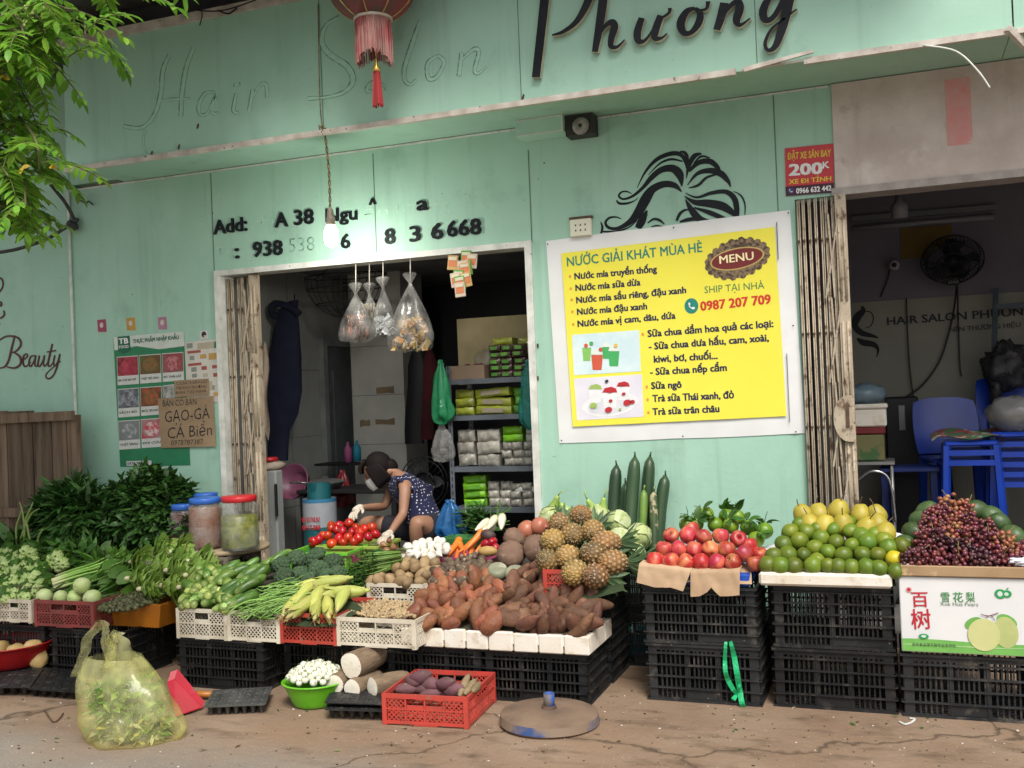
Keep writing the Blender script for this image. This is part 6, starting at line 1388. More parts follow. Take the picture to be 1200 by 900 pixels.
def kohl(s):
    g=MB();g.lathe(smooth_path([(.004,-.045),(.02,-.046),(.046,-.02),(.047,.012),(.03,.04),(.012,.05)],3),18,None,0,True,lambda p,a,z:Vector((p.x*(1+.04*cos(3*a+s)),p.y*(1+.04*cos(3*a+s)),p.z)))
    for k in range(6):a=k*1.05+s;d=Vector((cos(a),sin(a),0));t=d*.05+Vector((0,0,.15));g.tube([d*.02+Vector((0,0,.03)),d*.035+Vector((0,0,.09)),t],.005,5,1);g.leaf(t,d*.7+Vector((0,0,1)),d,.14,.08,.4,.2,1,4)
    return g.mesh('kohlrabi_mesh',khm)
KH=[kohl(i)for i in range(2)]
for i,(px,py,s_,l)in enumerate(((52,699,1.0,'with the brown cut face, by the roots'),(71,700,.9,'between the two cut ones'),(88,700,.95,'lowest, in the middle of the crate'),(96,686,1.05,'topmost'),(108,701,1.1,'hanging over the orange tray'))):put('kohlrabi',KH[i%2],at(px,py,y=-1.42),face_dir(AW(80)[1]*.75+AW(80)[0]*.6+Vector((0,0,.12)),R(0,6)),s_,'pale green kohlrabi, '+l,'kohlrabi','kohlrabi in the dull red crate')
# small dark fruits in the orange tray
fm=mat('dark_olive_fruit',(.085,.085,.035),(.05,.055,.02),scale=8,rough=.45,rand=.4);FB=lump((.014,.014,.015),1,.06,1,9,7,fm,'small_fruit_mesh')
SL=(-1.33,.445,-1.03,.50);po_=[(112,711),(118,698),(184,692),(186,703),(150,716),(120,717)]
for p in fill(po_,SL,.027,.3,.008):put('small_fruit',FB,p,rrot(),R(.85,1.25),'small dark olive fruit in the orange tray','fruit','small fruits in the orange tray')
g=MB();c=at(108,652,y=-.75);g.ell(c,(.10,.08,.06),None,18,10,0,lambda p,d:p*(1+.1*noise.noise(d*3)));tag(g.build('net_sack',mat('grey_net',(.10,.10,.08),(.05,.05,.04),scale=70,lo=.45,hi=.55)),'small grey mesh sack between the celery and the dark leaf mound','sack')
# lettuce
ltm=[leafmat('lettuce_leaf',(.42,.56,.15),(.27,.44,.08),.22,.25),mat('lettuce_core',(.6,.6,.4),(.5,.42,.26),scale=20)]
def lettuce(s):
    random.seed(s);g=MB();g.ell((0,0,-.02),(.022,.022,.03),None,10,7,1)
    for k in range(20):
        a=k*2.4;t=k/20;e=.15+t*.75;d=Vector((cos(a)*e,sin(a)*e,1)).normalized();side=Vector((-sin(a),cos(a),0));L=R(.13,.18);rows=[]
        for i in range(7):
            u=i/6;wd=.012+.055*sin(pi*min(.62,u*.62+.02));cc=d*(L*u)+Vector((cos(a),sin(a),0))*(.05*u*u*(.4+t));row=[]
            for j in range(7):
                v=j/3-1;rf=.026*u*sin(j*2.9+i*2.1+k)*(abs(v)**.7);row.append(cc+side*(wd*v)+Vector((cos(a),sin(a),0))*(rf-.022*v*v*u)+Vector((0,0,rf*.8)))
            rows.append(row)
        g.grid(rows)
    return g.mesh('lettuce_mesh',ltm)
LT=[lettuce(i)for i in range(3)];random.seed(31)
SL=(-.98,.64,-.6,.78)
liner([(165,680),(166,662),(185,646),(225,648),(240,660),(230,676),(196,684)],SL,.08,'added dark green sheet closing the gaps under the lettuce',gap_green)
for i,(px,py,l)in enumerate(((160,652,'highest on the celery side'),(186,641,'topmost'),(208,641,'top, near the dark mound'),(228,652,'top, below the jars'),(158,672,'with its cut stump out, over the orange tray'),(180,660,'in the middle, upper'),(203,662,'in the middle, towards the jars'),(226,668,'lower, by the jar table'),(172,684,'lowest at the crate corner'),(196,680,'lower middle'),(240,664,'outermost by the round table'),(218,682,'low on the crate side'))):
    put('lettuce',LT[i%3],on(px-6,py+6,*SL),face_dir(AW(200)[1]*R(.6,1)+AW(200)[0]*R(-.5,.1)+Vector((0,0,R(-.15,.2))),R(0,6)),R(.70,.82),'bright green lettuce, '+l,'lettuce','heap of lettuce')
# herbs beside the broccoli
hbm=[leafmat('herb_stem',(.17,.32,.05),(.24,.4,.1),.25),drk]
def herb(s,n,L,sp,leaf_n=4):
    random.seed(s);g=MB()
    for k in range(n):
        a=R(0,6.3);r_=sp*sqrt(R(0,1));b_=Vector((r_*cos(a),r_*sin(a),0));t=Vector((r_*1.8*cos(a)+R(-.02,.02),r_*1.8*sin(a),L*R(.85,1.1)));g.tube([b_,b_.lerp(t,.5)+Vector((R(-.01,.01),R(-.01,.01),0)),t],[.0034,.003,.002],5,0)
        for j in range(leaf_n):g.leaf(b_.lerp(t,R(.65,1)),(R(-1,1),R(-1,1),R(0,1)),(R(-1,1),R(-1,1),1),R(.02,.04),R(.012,.024),.3,.2,1,2)
    return g.mesh('herb_mesh',hbm)
for i,(a,e,n,sp,ln_,l)in enumerate((((458,662),(412,672),40,.03,10,'leaf ends towards the broccoli'),((450,674),(412,686),40,.03,10,'lowest, above the corn'),((470,652),(424,660),40,.035,5,'topmost, long stems towards the potatoes'),((440,690),(406,692),20,.02,8,'thin one at the crate of corn'))):
    p,q=at(*a,y=-.86+.05*(i==2)),at(*e,y=-.95);put('herb_bunch',herb(i+5,n,(q-p).length,sp,ln_),p,face_dir(q-p),1,'bunch of green herbs, '+l,'herbs','bunches of herbs')
g=MB();random.seed(4)
for k in range(60):p=at(R(428,462),R(646,656),y=-.72);d=Vector((R(.5,1),R(-.6,.1),R(-.1,.3))).normalized();g.tube([p,p+d*.08,p+d*.17+Vector((0,0,-.015))],[.0032,.0032,.001],5)
tag(g.build('chives',leafmat('chive',(.04,.13,.02),(.07,.2,.04),.35)),'dark green chives spread behind the herbs','chives',None,'stuff')
# ------------------------------------------------------------------ jars on the round table
zt_=at(276,641,y=-.5).z
tb=empty('round_table',at(272,660,y=-.45),'round pale wooden table top under the jars resting on a dark mesh basket','table');c=at(262,640,y=-.45)
g=MB();g.lathe([(.0,-.028),(.30,-.028),(.31,-.02),(.31,.0),(.3,.004),(0,.004)],40,Matrix.Translation((c.x,c.y,zt_-.004)),cap=False);o1=g.build('top',mat('pale_worn_wood',(.42,.33,.21),(.33,.24,.14),scale=4,stretch=(1,8,1),rough=.6,spots=((.2,.13,.08),9,.66,.74)))
under(tb,o1)
bk_=mcrate('jar_basket',c.x-.2,c.x+.22,c.y-.28,zt_-.21,zt_-.033,.4,mat('brownish_lattice',(.22,.19,.14),(.12,.1,.075),scale=9,rough=.6),3,'brownish lattice crate carrying the round jar table',.02,.024);crate(c.x-.22,c.y-.28,0,'black crate below the lattice crate of the jar table',None,0,(.9,1,1.4))
glass=film('clear_jar_wall',(.75,.78,.76),.16,.08)
def jar(px,w_,pyb,pyt,y,cm,lm_,label,fillh=.93,lidh=.03):
    b_=at(px,pyb,y=y);h=at(px,pyt,y=y).z-b_.z;r0=(at(px+w_/2,pyb,y=y)-b_).length*.96;b_.z=zt_+.002;j=empty('jar',b_,label,'jar','glass jars on the round table');T=Matrix.Translation(b_);hb=h-lidh-.012
    g=MB();g.lathe(smooth_path([(.0,0),(r0*.9,.0),(r0,.02),(r0*1.0,hb*.45),(r0*.98,hb*.5),(r0,hb*.55),(r0,hb*.9),(r0*.88,hb*.97),(r0*.86,hb+.012)],3),30,T,cap=False);o1=g.build('glass',glass)
    g=MB();g.lathe([(0,.006),(r0*.88,.008),(r0*.95,.025),(r0*.95,hb*fillh*.97),(r0*.85,hb*fillh),(0,hb*fillh+.01)],28,T,cap=False,fn=lambda p,a,z:p);o2=g.build('contents',cm)
    g=MB();g.lathe([(0,hb),(r0*.9,hb),(r0*.93,hb+.004),(r0*.93,hb+lidh),(r0*.88,hb+lidh+.008),(0,hb+lidh+.008)],34,T,cap=False,fn=lambda p,a,z:Vector((p.x*(1+.008*cos(17*a)),p.y*(1+.008*cos(17*a)),p.z)));o3=g.build('lid',lm_);under(j,o1,o2,o3);return j
bl_=mat('blue_lid',(.03,.14,.52),(.025,.1,.42),rough=.35);rl=mat('red_lid',(.55,.02,.03),(.45,.015,.02),rough=.35)
pe=mat('pink_brown_seeds',(.34,.16,.10),(.17,.07,.05),scale=130,lo=.4,hi=.6,rough=.6);pe2=mat('dark_red_beans',(.15,.025,.03),(.08,.015,.02),scale=110,lo=.4,hi=.6,rough=.5);pk=mat('pickled_greens',(.26,.25,.04),(.10,.12,.02),scale=22,lo=.4,hi=.62,rough=.35,spots=((.45,.42,.12),34,.62,.7))
jar(216,26,634,583,-.54,pe2,bl_,'blue lidded jar of dark red beans beside the leaf mound');jar(242,34,640,580,-.58,pe,bl_,'blue lidded jar packed with pinkish brown nuts');jar(282,39,640,577,-.58,pk,rl,'red lidded jar of green pickles, largest of the jars',.72);jar(243,26,634,575,-.34,pe,bl_,'blue lidded jar standing behind the jar of nuts')
lb=at(220,616,y=-.64)
# ------------------------------------------------------------------ things on the ground
# basin of pale tubers
bcn=at(13,790,y=-1.52)
def bowl(name,c,prof,m,label,cat='bowl',n=40):
    g=MB();T=Matrix.Translation(c);g.lathe(smooth_path(prof,3),n,T,cap=False);return tag(g.build(name,m),label,cat)
bowl('red_basin',Vector((bcn.x,bcn.y,.06)),[(.0,0),(.15,.0),(.2,.03),(.255,.125),(.27,.14),(.268,.146),(.25,.135),(.19,.04),(.14,.014),(.0,.012)],mat('red_basin_plastic',(.42,.012,.014),(.34,.01,.012),rough=.3),'red plastic basin of pale tubers on a black tray','basin')
yt=mat('pale_tuber',(.52,.38,.17),(.46,.31,.12),scale=7,rough=.55,rand=.1,spots=((.3,.2,.08),20,.66,.74));YT=lump((.06,.045,.075),77,.22,1.4,14,10,yt,'tuber_mesh')
for i,(px,py,l)in enumerate(((2,762,'by the frame edge, upper'),(22,764,'in the middle'),(38,760,'topmost, pointing up'),(6,774,'low, by the frame edge'),(28,772,'low, in the middle'),(44,770,'lowest, at the bag side'))):put('pale_tuber',YT,at(px,py,y=-1.5),rrot(),R(.9,1.1),'pale yellow tuber in the red basin, '+l,'tuber','tubers in the red basin')
def knob_tray(name,C,h,nx,ny,m,label):
    """seedling style tray lying upside down: a deck with rows of hollow cones below"""
    a,b_,c_,d=[Vector(p)for p in C];g=MB()
    for i in range(nx):
        for j in range(ny):
            q=lambda u,v:a.lerp(b_,u).lerp(d.lerp(c_,u),v);cc=q((i+.5)/nx,(j+.5)/ny);rx=(b_-a).length/nx*.42;g.lathe([(rx*.28,-h),(rx*.8,-.012),(rx*.95,0)],8,Matrix.Translation(cc),0,True,cap=False);g.lathe([(.0,.004),(rx*.5,.006),(rx*.62,0)],8,Matrix.Translation(cc),0,True,cap=False)
    for i in range(nx+1):u=i/nx;p,r_=a.lerp(b_,u),d.lerp(c_,u);s=(b_-a).normalized()*.007;g.slab([p-s,p+s,r_+s,r_-s],(0,0,.006))
    for j in range(ny+1):v=j/ny;p,r_=a.lerp(d,v),b_.lerp(c_,v);s=(d-a).normalized()*.007;g.slab([p-s,r_-s,r_+s,p+s],(0,0,.0052))
    g.slab([a,b_,c_,d],(0,0,.003));return tag(g.build(name,m),label,'tray')
gt=mat('dusty_black_tray',(.04,.042,.042),(.09,.09,.085),scale=10,rough=.5,spots=((.2,.19,.17),30,.64,.7))
def gp(px,py,z):return at(px,py,z=z)
knob_tray('cone_tray',[gp(241,829,.05),gp(310,826,.05),gp(318,806,.05),gp(251,810,.05)],.05,7,5,gt,'grey dusty cone bottomed tray lying alone beside the dustpan')
knob_tray('cone_tray',[gp(34,808,.05),gp(92,812,.05),gp(97,787,.05),gp(52,783,.05)],.05,5,4,blk,'black cone bottomed tray next to the plastic bag')
knob_tray('cone_tray',[gp(-60,806,.055),gp(34,806,.055),gp(50,784,.055),gp(-40,780,.055)],.05,7,4,blk,'black cone bottomed tray under the red basin')
knob_tray('cone_tray',[gp(382,832,.055),gp(452,834,.055),gp(462,812,.055),gp(394,808,.055)],.05,6,4,blk,'black cone bottomed tray under the yam logs')
knob_tray('cone_tray',[gp(382,824,.082),gp(452,826,.082),gp(462,805,.082),gp(394,801,.082)],.022,6,4,blk,'upper black tray stacked beneath the yam logs')
# green bowl of white eggplants
gb_c=at(350,836,z=0);gb_c.y+=.17
bowl('green_bowl',Vector((gb_c.x,gb_c.y,.002)),[(.0,0),(.10,.0),(.125,.02),(.165,.11),(.178,.122),(.176,.128),(.16,.12),(.118,.03),(.09,.01),(0,.008)],mat('green_bowl_plastic',(.14,.46,.02),(.11,.38,.015),rough=.25),'bright green plastic bowl full of small white eggplants')
eg=[mat('white_eggplant_skin',(.62,.62,.48),(.66,.66,.56),scale=9,rough=.25,rand=.08,spots=((.35,.45,.18),8,.62,.72)),mat('eggplant_calyx',(.12,.2,.04))]
g=MB();g.ell((0,0,0),(.019,.019,.018),None,12,9);
for k in range(5):a=k*1.26;g.leaf((0,0,.016),(cos(a),sin(a),-.1),(0,0,1),.014,.008,.3,.1,1,2)
g.tube([(0,0,.015),(.003,0,.03)],.0022,4,1);EG=g.mesh('eggplant_mesh',eg);cen=Vector((gb_c.x,gb_c.y,.09))
random.seed(12)
for k in range(74):
    a=k*2.4;r_=.142*sqrt((k+.5)/74);z=.045+.075*(1-(r_/.15)**2)+R(-.004,.008);put('white_eggplant',EG,cen+Vector((r_*cos(a),r_*sin(a),z)),Euler((R(-1.3,1.3),R(-1.3,1.3),R(0,6))).to_matrix(),R(.85,1.15),'tiny round white eggplant in the green bowl','eggplant','white eggplants in the green bowl')
# yam logs
lgm=[mat('yam_log_bark',(.22,.155,.095),(.14,.095,.06),scale=12,stretch=(3,3,1),rough=.85,bump=.4,bscale=24),mat('yam_log_cut',(.76,.72,.62),(.68,.62,.5),scale=18,rough=.7,spots=((.38,.26,.15),26,.62,.7),bump=.2,bscale=40)]
fl_=lambda x,y:(200+x*.21667,700+y*.21667)
for i,(x,y,r_,z,L,d,l)in enumerate(((975,368,.071,0,.26,(.16,.98,.0),'topmost and largest'),(885,470,.052,0,.22,(-.1,.99,.04),'nearest the green bowl'),(980,495,.052,0,.24,(.12,.98,.02),'in the middle of the lower three'),(1090,488,.053,0,.22,(.5,.86,.02),'beside the red crate of purple yams'))):
    p=at(*fl_(x,y),y=-1.66 if i else-1.62);g=MB();n=9
    g.lathe([(r_*.94,0),(r_,.01),(r_*1.0,L*.5),(r_*.85,L*.85),(r_*.6,L)],20,None,0,True,lambda q,a,z:q*1.0+Vector((.05*r_*sin(3*a+i),.05*r_*cos(2*a+i),0)),cap=False)
    g.lathe([(0,-.003),(r_*.5,-.004),(r_*.94,0)],20,None,1,True,lambda q,a,z:q+Vector((.05*r_*sin(3*a+i),.05*r_*cos(2*a+i),0)),cap=False);g.lathe([(r_*.6,L),(0,L+.004)],12,None,1,cap=False)
    put('yam_log',g.mesh('yam_log_mesh',lgm),p,face_dir(d),1,'thick yam log with a white cut face, '+l,'yam','yam logs on the black tray')
# purple yams in the ground crate
pym=mat('purple_yam_skin',(.14,.055,.07),(.10,.05,.05),scale=12,rough=.75,rand=.25,spots=((.25,.17,.13),16,.62,.72),bump=.2,bscale=30);PY=[lump((.036,.034,.065),i+90,.18,1.4,14,10,pym,'yam_mesh',.1,.2)for i in range(3)];fm_=lambda x,y:(430+x*.21667,700+y*.21667)
for i,(x,y)in enumerate(((215,495),(255,450),(320,455),(425,465),(310,495),(400,512),(470,498),(345,470),(240,520),(350,520),(290,430))):put('purple_yam',PY[i%3],at(*fm_(x,y),y=-1.66+.02*(i%3)),face_dir((1,R(-.4,.4),R(-.1,.4)),R(0,6)),R(.85,1.1),'dusky purple yam in the red ground crate, '+('first at the log side','behind the first, large','long one at the back','roundest, in the middle','low in the middle','low, near the pale roots','beside the pale roots','under the long one','lowest at the corner','lowest in the front','rearmost')[i],'yam','purple yams')
csm=mat('cassava_skin',(.28,.21,.115),(.2,.14,.075),scale=10,rough=.8,bump=.3,bscale=40);CS=rev([(0,-.12),(.012,-.11),(.019,-.04),(.021,.03),(.015,.09),(.006,.12),(0,.124)],12,csm,'cassava_mesh',lambda p,a,z:Vector((p.x+.008*sin(z*14),p.y,p.z)))
for a,e,l in(((490,535),(560,420),'leaning highest'),((520,525),(600,445),'beside the highest'),((560,510),(625,465),'short, at the crate edge')):p,q=at(*fm_(*a),y=-1.74),at(*fm_(*e),y=-1.5);put('cassava_root',CS,p.lerp(q,.5),face_dir(q-p),1,'pale brown cassava root in the red ground crate, '+l,'cassava','cassava roots')
# round iron base with a blue pipe stub
c=at(640,843,z=.02);c=at(638,866,z=0);c.y+=.22;c.x=at(639,845,z=.03).x+.0
pb_=empty('iron_base',Vector((c.x,c.y,0)),'round rusty iron base with flaking blue paint and a short pipe stub','sign base');T=Matrix.Translation((c.x,c.y,.002))@Matrix.Rotation(.02,4,'Y')
ib=mat('dusty_brown_iron',(.21,.14,.095),(.13,.085,.058),scale=6,rough=.8,bump=.2,bscale=30,spots=((.10,.065,.05),12,.62,.72));bl2=mat('flaking_blue_paint',(.21,.15,.105),(.03,.07,.2),scale=5,lo=.5,hi=.6,rough=.6)
g=MB();g.lathe([(0,.0),(.235,.0),(.245,.012)],44,T,0,True,cap=False);g.lathe([(.245,.012),(.238,.05)],44,T,1,True,cap=False);g.lathe([(.238,.05),(.225,.057),(.15,.062),(.09,.072),(0,.074)],44,T,0,True,cap=False);o1=g.build('disk',[ib,bl2]);g=MB();g.lathe([(.027,.07),(.027,.145),(.021,.145),(.021,.08)],18,T,1,True);g.lathe([(.04,.071),(.034,.085),(.027,.088)],18,T,0,True,cap=False);o2=g.build('pipe_stub',[mt['rust'],mat('blue_pipe',(.02,.075,.3),(.12,.1,.09),scale=12,lo=.5,hi=.62)]);under(pb_,o1,o2)
# dustpan
dp=empty('dustpan',at(215,822,z=0),'red plastic dustpan with an orange handle behind the plastic bag','dustpan');rdp=mat('red_dustpan',(.46,.025,.045),(.38,.02,.035),rough=.4,spots=((.2,.12,.1),10,.64,.75))
P=[at(196,800,z=.12),at(204,797,z=.13),at(236,830,z=.012),at(206,840,z=.012)]
g=MB();g.slab(P,(0,.0,.006));g.slab([P[1],P[1]+Vector((.0,.03,.05)),P[2]+Vector((.0,.02,.03)),P[2]],(.005,0,0));g.slab([P[0],P[1],P[1]+Vector((0,.03,.05)),P[0]+Vector((0,.03,.05))],(0,.005,0));o1=g.build('pan',rdp)
g=MB();g.tube([at(220,813,z=.03),at(251,814,z=.03)],[.016,.018],10);o2=g.build('handle',mat('orange_handle',(.5,.19,.03),(.4,.14,.02),rough=.4));under(dp,o1,o2)
g=MB();q=at(745,752,y=-.4);q=at(746,765,y=-.30);g.lathe([(.09,0),(.11,.13),(.115,.14),(.105,.135),(.085,.01),(0,.008)],24,Matrix.Translation(q),cap=False);crate(q.x-.2,-.42,0,'small black crate under the teal tub',None,0,(.5,.6,q.z/.292));tag(g.build('teal_tub',mat('teal_plastic',(.01,.15,.2),(.01,.11,.15),rough=.35)),'teal plastic tub in the shade beside the apple crates','tub')
# litter
def scrap(pts,m,label,y=None,w_=.006):g=MB();P=[(at(a,c,z=.004),w_)for a,c in smooth_path(pts,5)];g.stroke(P,(0,0,.004));return tag(g.build('scrap',m),label,'litter')
scrap([(1054,846),(1060,849),(1068,847),(1072,843),(1066,842)],mt['white'],'curled white strip on the ground before the pear carton crate',None,.01);scrap([(52,832),(62,846),(70,842),(74,836)],mt['rust'],'thin dark twig on the ground beside the plastic bag',None,.008)
random.seed(40);g=MB()
for k in range(420):
    p=at(R(0,1200),R(805,899),z=0);s=R(.0012,.006)*(1 if k%9 else 1.6);g.ell(p+Vector((0,0,s*.3)),(s*R(.6,1.8),s,s*.5),rotm(0,0,R(0,6)),6,4,random.choice((0,0,1,2)))
tag(g.build('grit',[mt['rust'],mt['plaster'],mt['dark']]),kind='stuff')
random.seed(44);g=MB()
for k in range(90):
    p=at(R(0,1200),R(800,880),z=.004);g.leaf(p,(R(-1,1),R(-1,1),R(0,.15)),(R(-.2,.2),R(-.2,.2),1),R(.012,.05),R(.006,.02),R(-.1,.3),R(0,.4),random.choice((0,1,2,3)),2)
tag(g.build('leaf_scraps',[drk,pal,leafmat('dry_leaf',(.22,.14,.06),(.15,.09,.04)),leafmat('husk_scrap',(.42,.36,.24),(.3,.25,.16))]),'torn leaf and husk scraps strewn over the pavement by the crates','litter',None,'stuff')
# ------------------------------------------------------------------ plastic bag of trimmings
bc_=at(138,872,z=0);bc_.y+=.10;fz=lambda x,y:at(x*.21667,700+y*.21667,y=bc_.y-.02)
bagm=film('yellow_bag_film',(.88,.86,.44),.22,.16)
g=MB();prof=[(.0,.002),(.21,.0),(.25,.02),(.258,.08),(.254,.14),(.242,.20),(.22,.26),(.19,.31),(.16,.35),(.135,.385)]
sp=smooth_path(prof,4)
def bagfn(p,a,z):
    k=1+.07*sin(3*a+z*9)+.04*sin(7*a-z*17)+.055*noise.noise(Vector((cos(a)*2.2,sin(a)*2.2,z*9)))+.03*noise.noise(Vector((cos(a)*6,sin(a)*6,z*18)))+max(0,z-.25)*.5*sin(9*a)
    return Vector((p.x*k-.34*max(0,z-.03)**1.1,p.y*k*.72+.1*max(0,z-.1),p.z))
g.lathe(sp,72,Matrix.Translation(bc_),0,True,bagfn,cap=False)
def strap(pts,w0,grow=0):
    P=smooth_path(pts,6);rows=[]
    for i,q in enumerate(P):
        t=P[min(i+1,len(P)-1)];s_=P[max(i-1,0)];d=(Vector(t)-Vector(s_)).normalized();sd=d.cross(Vector((0,1,0))).normalized();wd=w0*(1+.8*(2*i/len(P)-1)**4+grow*i/len(P))*.5
        rows.append([Vector(q)+sd*wd*v+Vector((0,.016*sin(v*4+i*.7),0))for v in(-1,-.5,0,.5,1)])
    g.grid(rows)
strap([fz(428,440),fz(446,310),fz(492,205),fz(535,148),fz(562,162),fz(580,230),fz(592,380)],.05)
strap([fz(600,400),fz(596,290),fz(604,220),fz(622,196),fz(648,222)],.045);strap([fz(626,196),fz(650,260),fz(690,350),fz(730,450)],.035,6)
rows=[[fz(430+(610-430)*u,360+v*260)+Vector((0,-.03-.03*sin(u*3)+.012*sin(u*13+v*4),0))for u in[k/10 for k in range(11)]]for v in[k/6 for k in range(7)]]
tag(g.build('plastic_bag',bagm),'knotted translucent yellow plastic bag of vegetable trimmings standing on the ground','plastic bag')
random.seed(9);g=MB();lp=[pal,grl,leafmat('yellow_trimming',(.50,.42,.08),(.42,.38,.12),.3),leafmat('white_trimming',(.58,.58,.4),(.5,.52,.34),.2)]
for k in range(1700):
    a=R(0,6.3);r_=sqrt(R(0,1));z=R(.015,.255+.05*noise.noise(Vector((cos(a),sin(a),3))));p=bc_+Vector((r_*(.205-z*.16)*cos(a)-.34*max(0,z-.03)**1.1,r_*.13*sin(a)+.1*max(0,z-.1),z));g.leaf(p,(R(-1,1),R(-1,1),R(-.5,.7)),(R(-1,1),R(-1,1),1),R(.03,.075),R(.012,.035),R(-.2,.5),.3,random.choice((0,0,1,2,3)if z<.12 else(0,1,1,0)),2)
tag(g.build('vegetable_trimmings',lp),'green and yellow vegetable trimmings inside the plastic bag','trimmings',None,'stuff')
# ------------------------------------------------------------------ the person tending the tomatoes
fw_=lambda x,y,d:at(380+x*.17778,480+y*.17778,y=d)
def skin_mesh(name,chains,mats,sub=2):
    """grow one continuous surface round a joint tree: chains of (point, radius), sharing points by index"""
    vs_,es,rs=[],[],[];key={}
    for ch in chains:
        prev=None
        for p,r_ in ch:
            k=tuple(round(q,4)for q in p)
            if k not in key:key[k]=len(vs_);vs_.append(tuple(p));rs.append(r_)
            i=key[k]
            if prev is not None and prev!=i:es.append((prev,i))
            prev=i
    me=bpy.data.meshes.new(name);me.from_pydata(vs_,es,[]);o=bpy.data.objects.new(name,me);COL.objects.link(o)
    md=o.modifiers.new('skin','SKIN');md.use_smooth_shade=True;sd=me.skin_vertices[0].data
    for i,r_ in enumerate(rs):sd[i].radius=(r_,r_)if not isinstance(r_,tuple)else r_;sd[i].use_root=(i==0)
    s2=o.modifiers.new('sub','SUBSURF');s2.levels=sub;s2.render_levels=sub
    dg=bpy.context.evaluated_depsgraph_get();dg.update();m2=bpy.data.meshes.new_from_object(o.evaluated_get(dg));bpy.data.objects.remove(o);bpy.data.meshes.remove(me)
    m2.materials.clear()
    for m in mats:m2.materials.append(m)
    for p in m2.polygons:p.use_smooth=True
    return m2
skm=mat('skin',(.32,.168,.105),(.27,.138,.083),scale=9,rough=.55);hairm=mat('black_hair',(.012,.009,.009),(.012,.009,.009),scale=30,stretch=(4,4,.6),rough=.7,spec=.08)
pelv=fw_(690,800,.26);sp1=fw_(650,700,.27);sp2=fw_(590,580,.28);chest=fw_(525,490,.28);neck=fw_(462,425,.29);skull=fw_(400,400,.28)
nsh,nel,nwr=fw_(535,510,.14),fw_(520,690,.06),fw_(428,822,-.12);fsh,fel,fwr=fw_(455,500,.43),fw_(395,640,.34),fw_(232,648,.0)
nhip,nkn,nan=fw_(700,790,.14),fw_(602,730,-.02),fw_(612,960,.06);fhip,fkn,fan_=fw_(640,800,.38),fw_(258,735,.30),fw_(270,930,.36)
nan.z=max(nan.z,.26);fan_.z=max(.26,fan_.z)
L=lambda a,c,t:a.lerp(c,t)
body=skin_mesh('person',[[(pelv,.115),(sp1,.105),(sp2,.10),(chest,.095),(neck,.047),(skull,.06)],
    [(chest,.095),(nsh,.048),(L(nsh,nel,.5),.041),(nel,.034),(L(nel,nwr,.35),.034),(nwr,.023)],[(chest,.095),(fsh,.048),(L(fsh,fel,.5),.040),(fel,.033),(L(fel,fwr,.35),.033),(fwr,.022)],
    [(pelv,.115),(nhip,.09),(L(nhip,nkn,.5),.078),(nkn,.056),(L(nkn,nan,.35),.056),(nan,.036)],[(pelv,.115),(fhip,.09),(L(fhip,fkn,.5),.075),(fkn,.055),(L(fkn,fan_,.35),.054),(fan_,.036)]],[skm])
ps_=bpy.data.objects.new('person',body);COL.objects.link(ps_);tag(ps_,'person crouching at the doorway in a navy polka dot top, mask and pale gloves','person')
# head: looking down towards the tomatoes
hc=fw_(350,408,.27);fd=Vector((-.80,-.28,-.52)).normalized();up_=(Vector((0,0,1))-fd*fd.z).normalized();up_=(up_+Vector((0,0,0))).normalized();sd_=fd.cross(up_);HM=Matrix((fd,sd_,up_)).transposed()
def headfn(p,d):
    q=p.copy()
    if d.z<0:q.x+=.012*-d.z;q.y*=1-.25*(-d.z)**1.5
    return q
g=MB();g.ell(hc,(.095,.075,.115),HM,20,14,0,headfn)
hp=lambda x,y,z:hc+HM@Vector((x,y,z))
g.ell(hp(.10,0,-.015),(.018,.012,.024),HM,8,6)
for s_ in(-1,1):g.ell(hp(-.005,.076*s_,-.01),(.02,.008,.03),HM,8,6);g.ell(hp(.083,.032*s_,.008),(.008,.014,.005),HM,8,6,1);g.tube([hp(.086,.018*s_,.026),hp(.088,.034*s_,.031),hp(.08,.05*s_,.026)],.003,4,1)
bm2=bmesh=None
hd=g.mesh('head',[skm,hairm])
import bmesh
bm=bmesh.new();bm.from_mesh(body);bm.from_mesh(hd);bm.to_mesh(body);bm.free();body.materials.append(hairm)
g=MB();
def hairfn(p,d):
    k=1+.05*noise.noise(d*6);q=p*k
    return q
g.ell(hp(-.032,0,.032),(.1,.089,.104),HM,24,16,0,hairfn)
for s_ in(-1,1):
    for k in range(5,16):t=k/15;b_=hp(.075-.12*t,s_*(.062+.022*sin(pi*t)),.07-.02*t);g.tube(smooth_path([b_,hp(.078-.13*t,s_*.088,.0),hp(.082-.14*t,s_*.08,-.07),hp(.088-.15*t,s_*.065,-.125+.03*t)],3),[.018]*8+[.012,.005],6)
for k in range(12):a=-1+k/5.5;g.tube(smooth_path([hp(.03,.05*a,.115),hp(.085,.055*a,.085),hp(.098,.06*a,.045)],3),[.018,.018,.017,.016,.014,.01,.005],6)
g.ell(hp(-.10,0,-.02),(.055,.06,.06),HM,14,10,0,hairfn)
g.build('hair',hairm,ps_)
g=MB();rows=[]
for i in range(7):
    v=i/6;row=[]
    for k in range(9):a=(k/8-.5)*2.3;r_=.103+.012*sin(pi*v);row.append(hp(.012+cos(a)*r_*(1-.12*v),sin(a)*.083*(1-.25*v),-.012-.092*v))
    rows.append(row)
g.grid(rows);g.tube([rows[0][8],hp(.02,.08,-.0)],.003,4);g.tube([rows[0][0],hp(.02,-.08,-.0)],.003,4);g.build('face_mask',mt['white'],ps_)
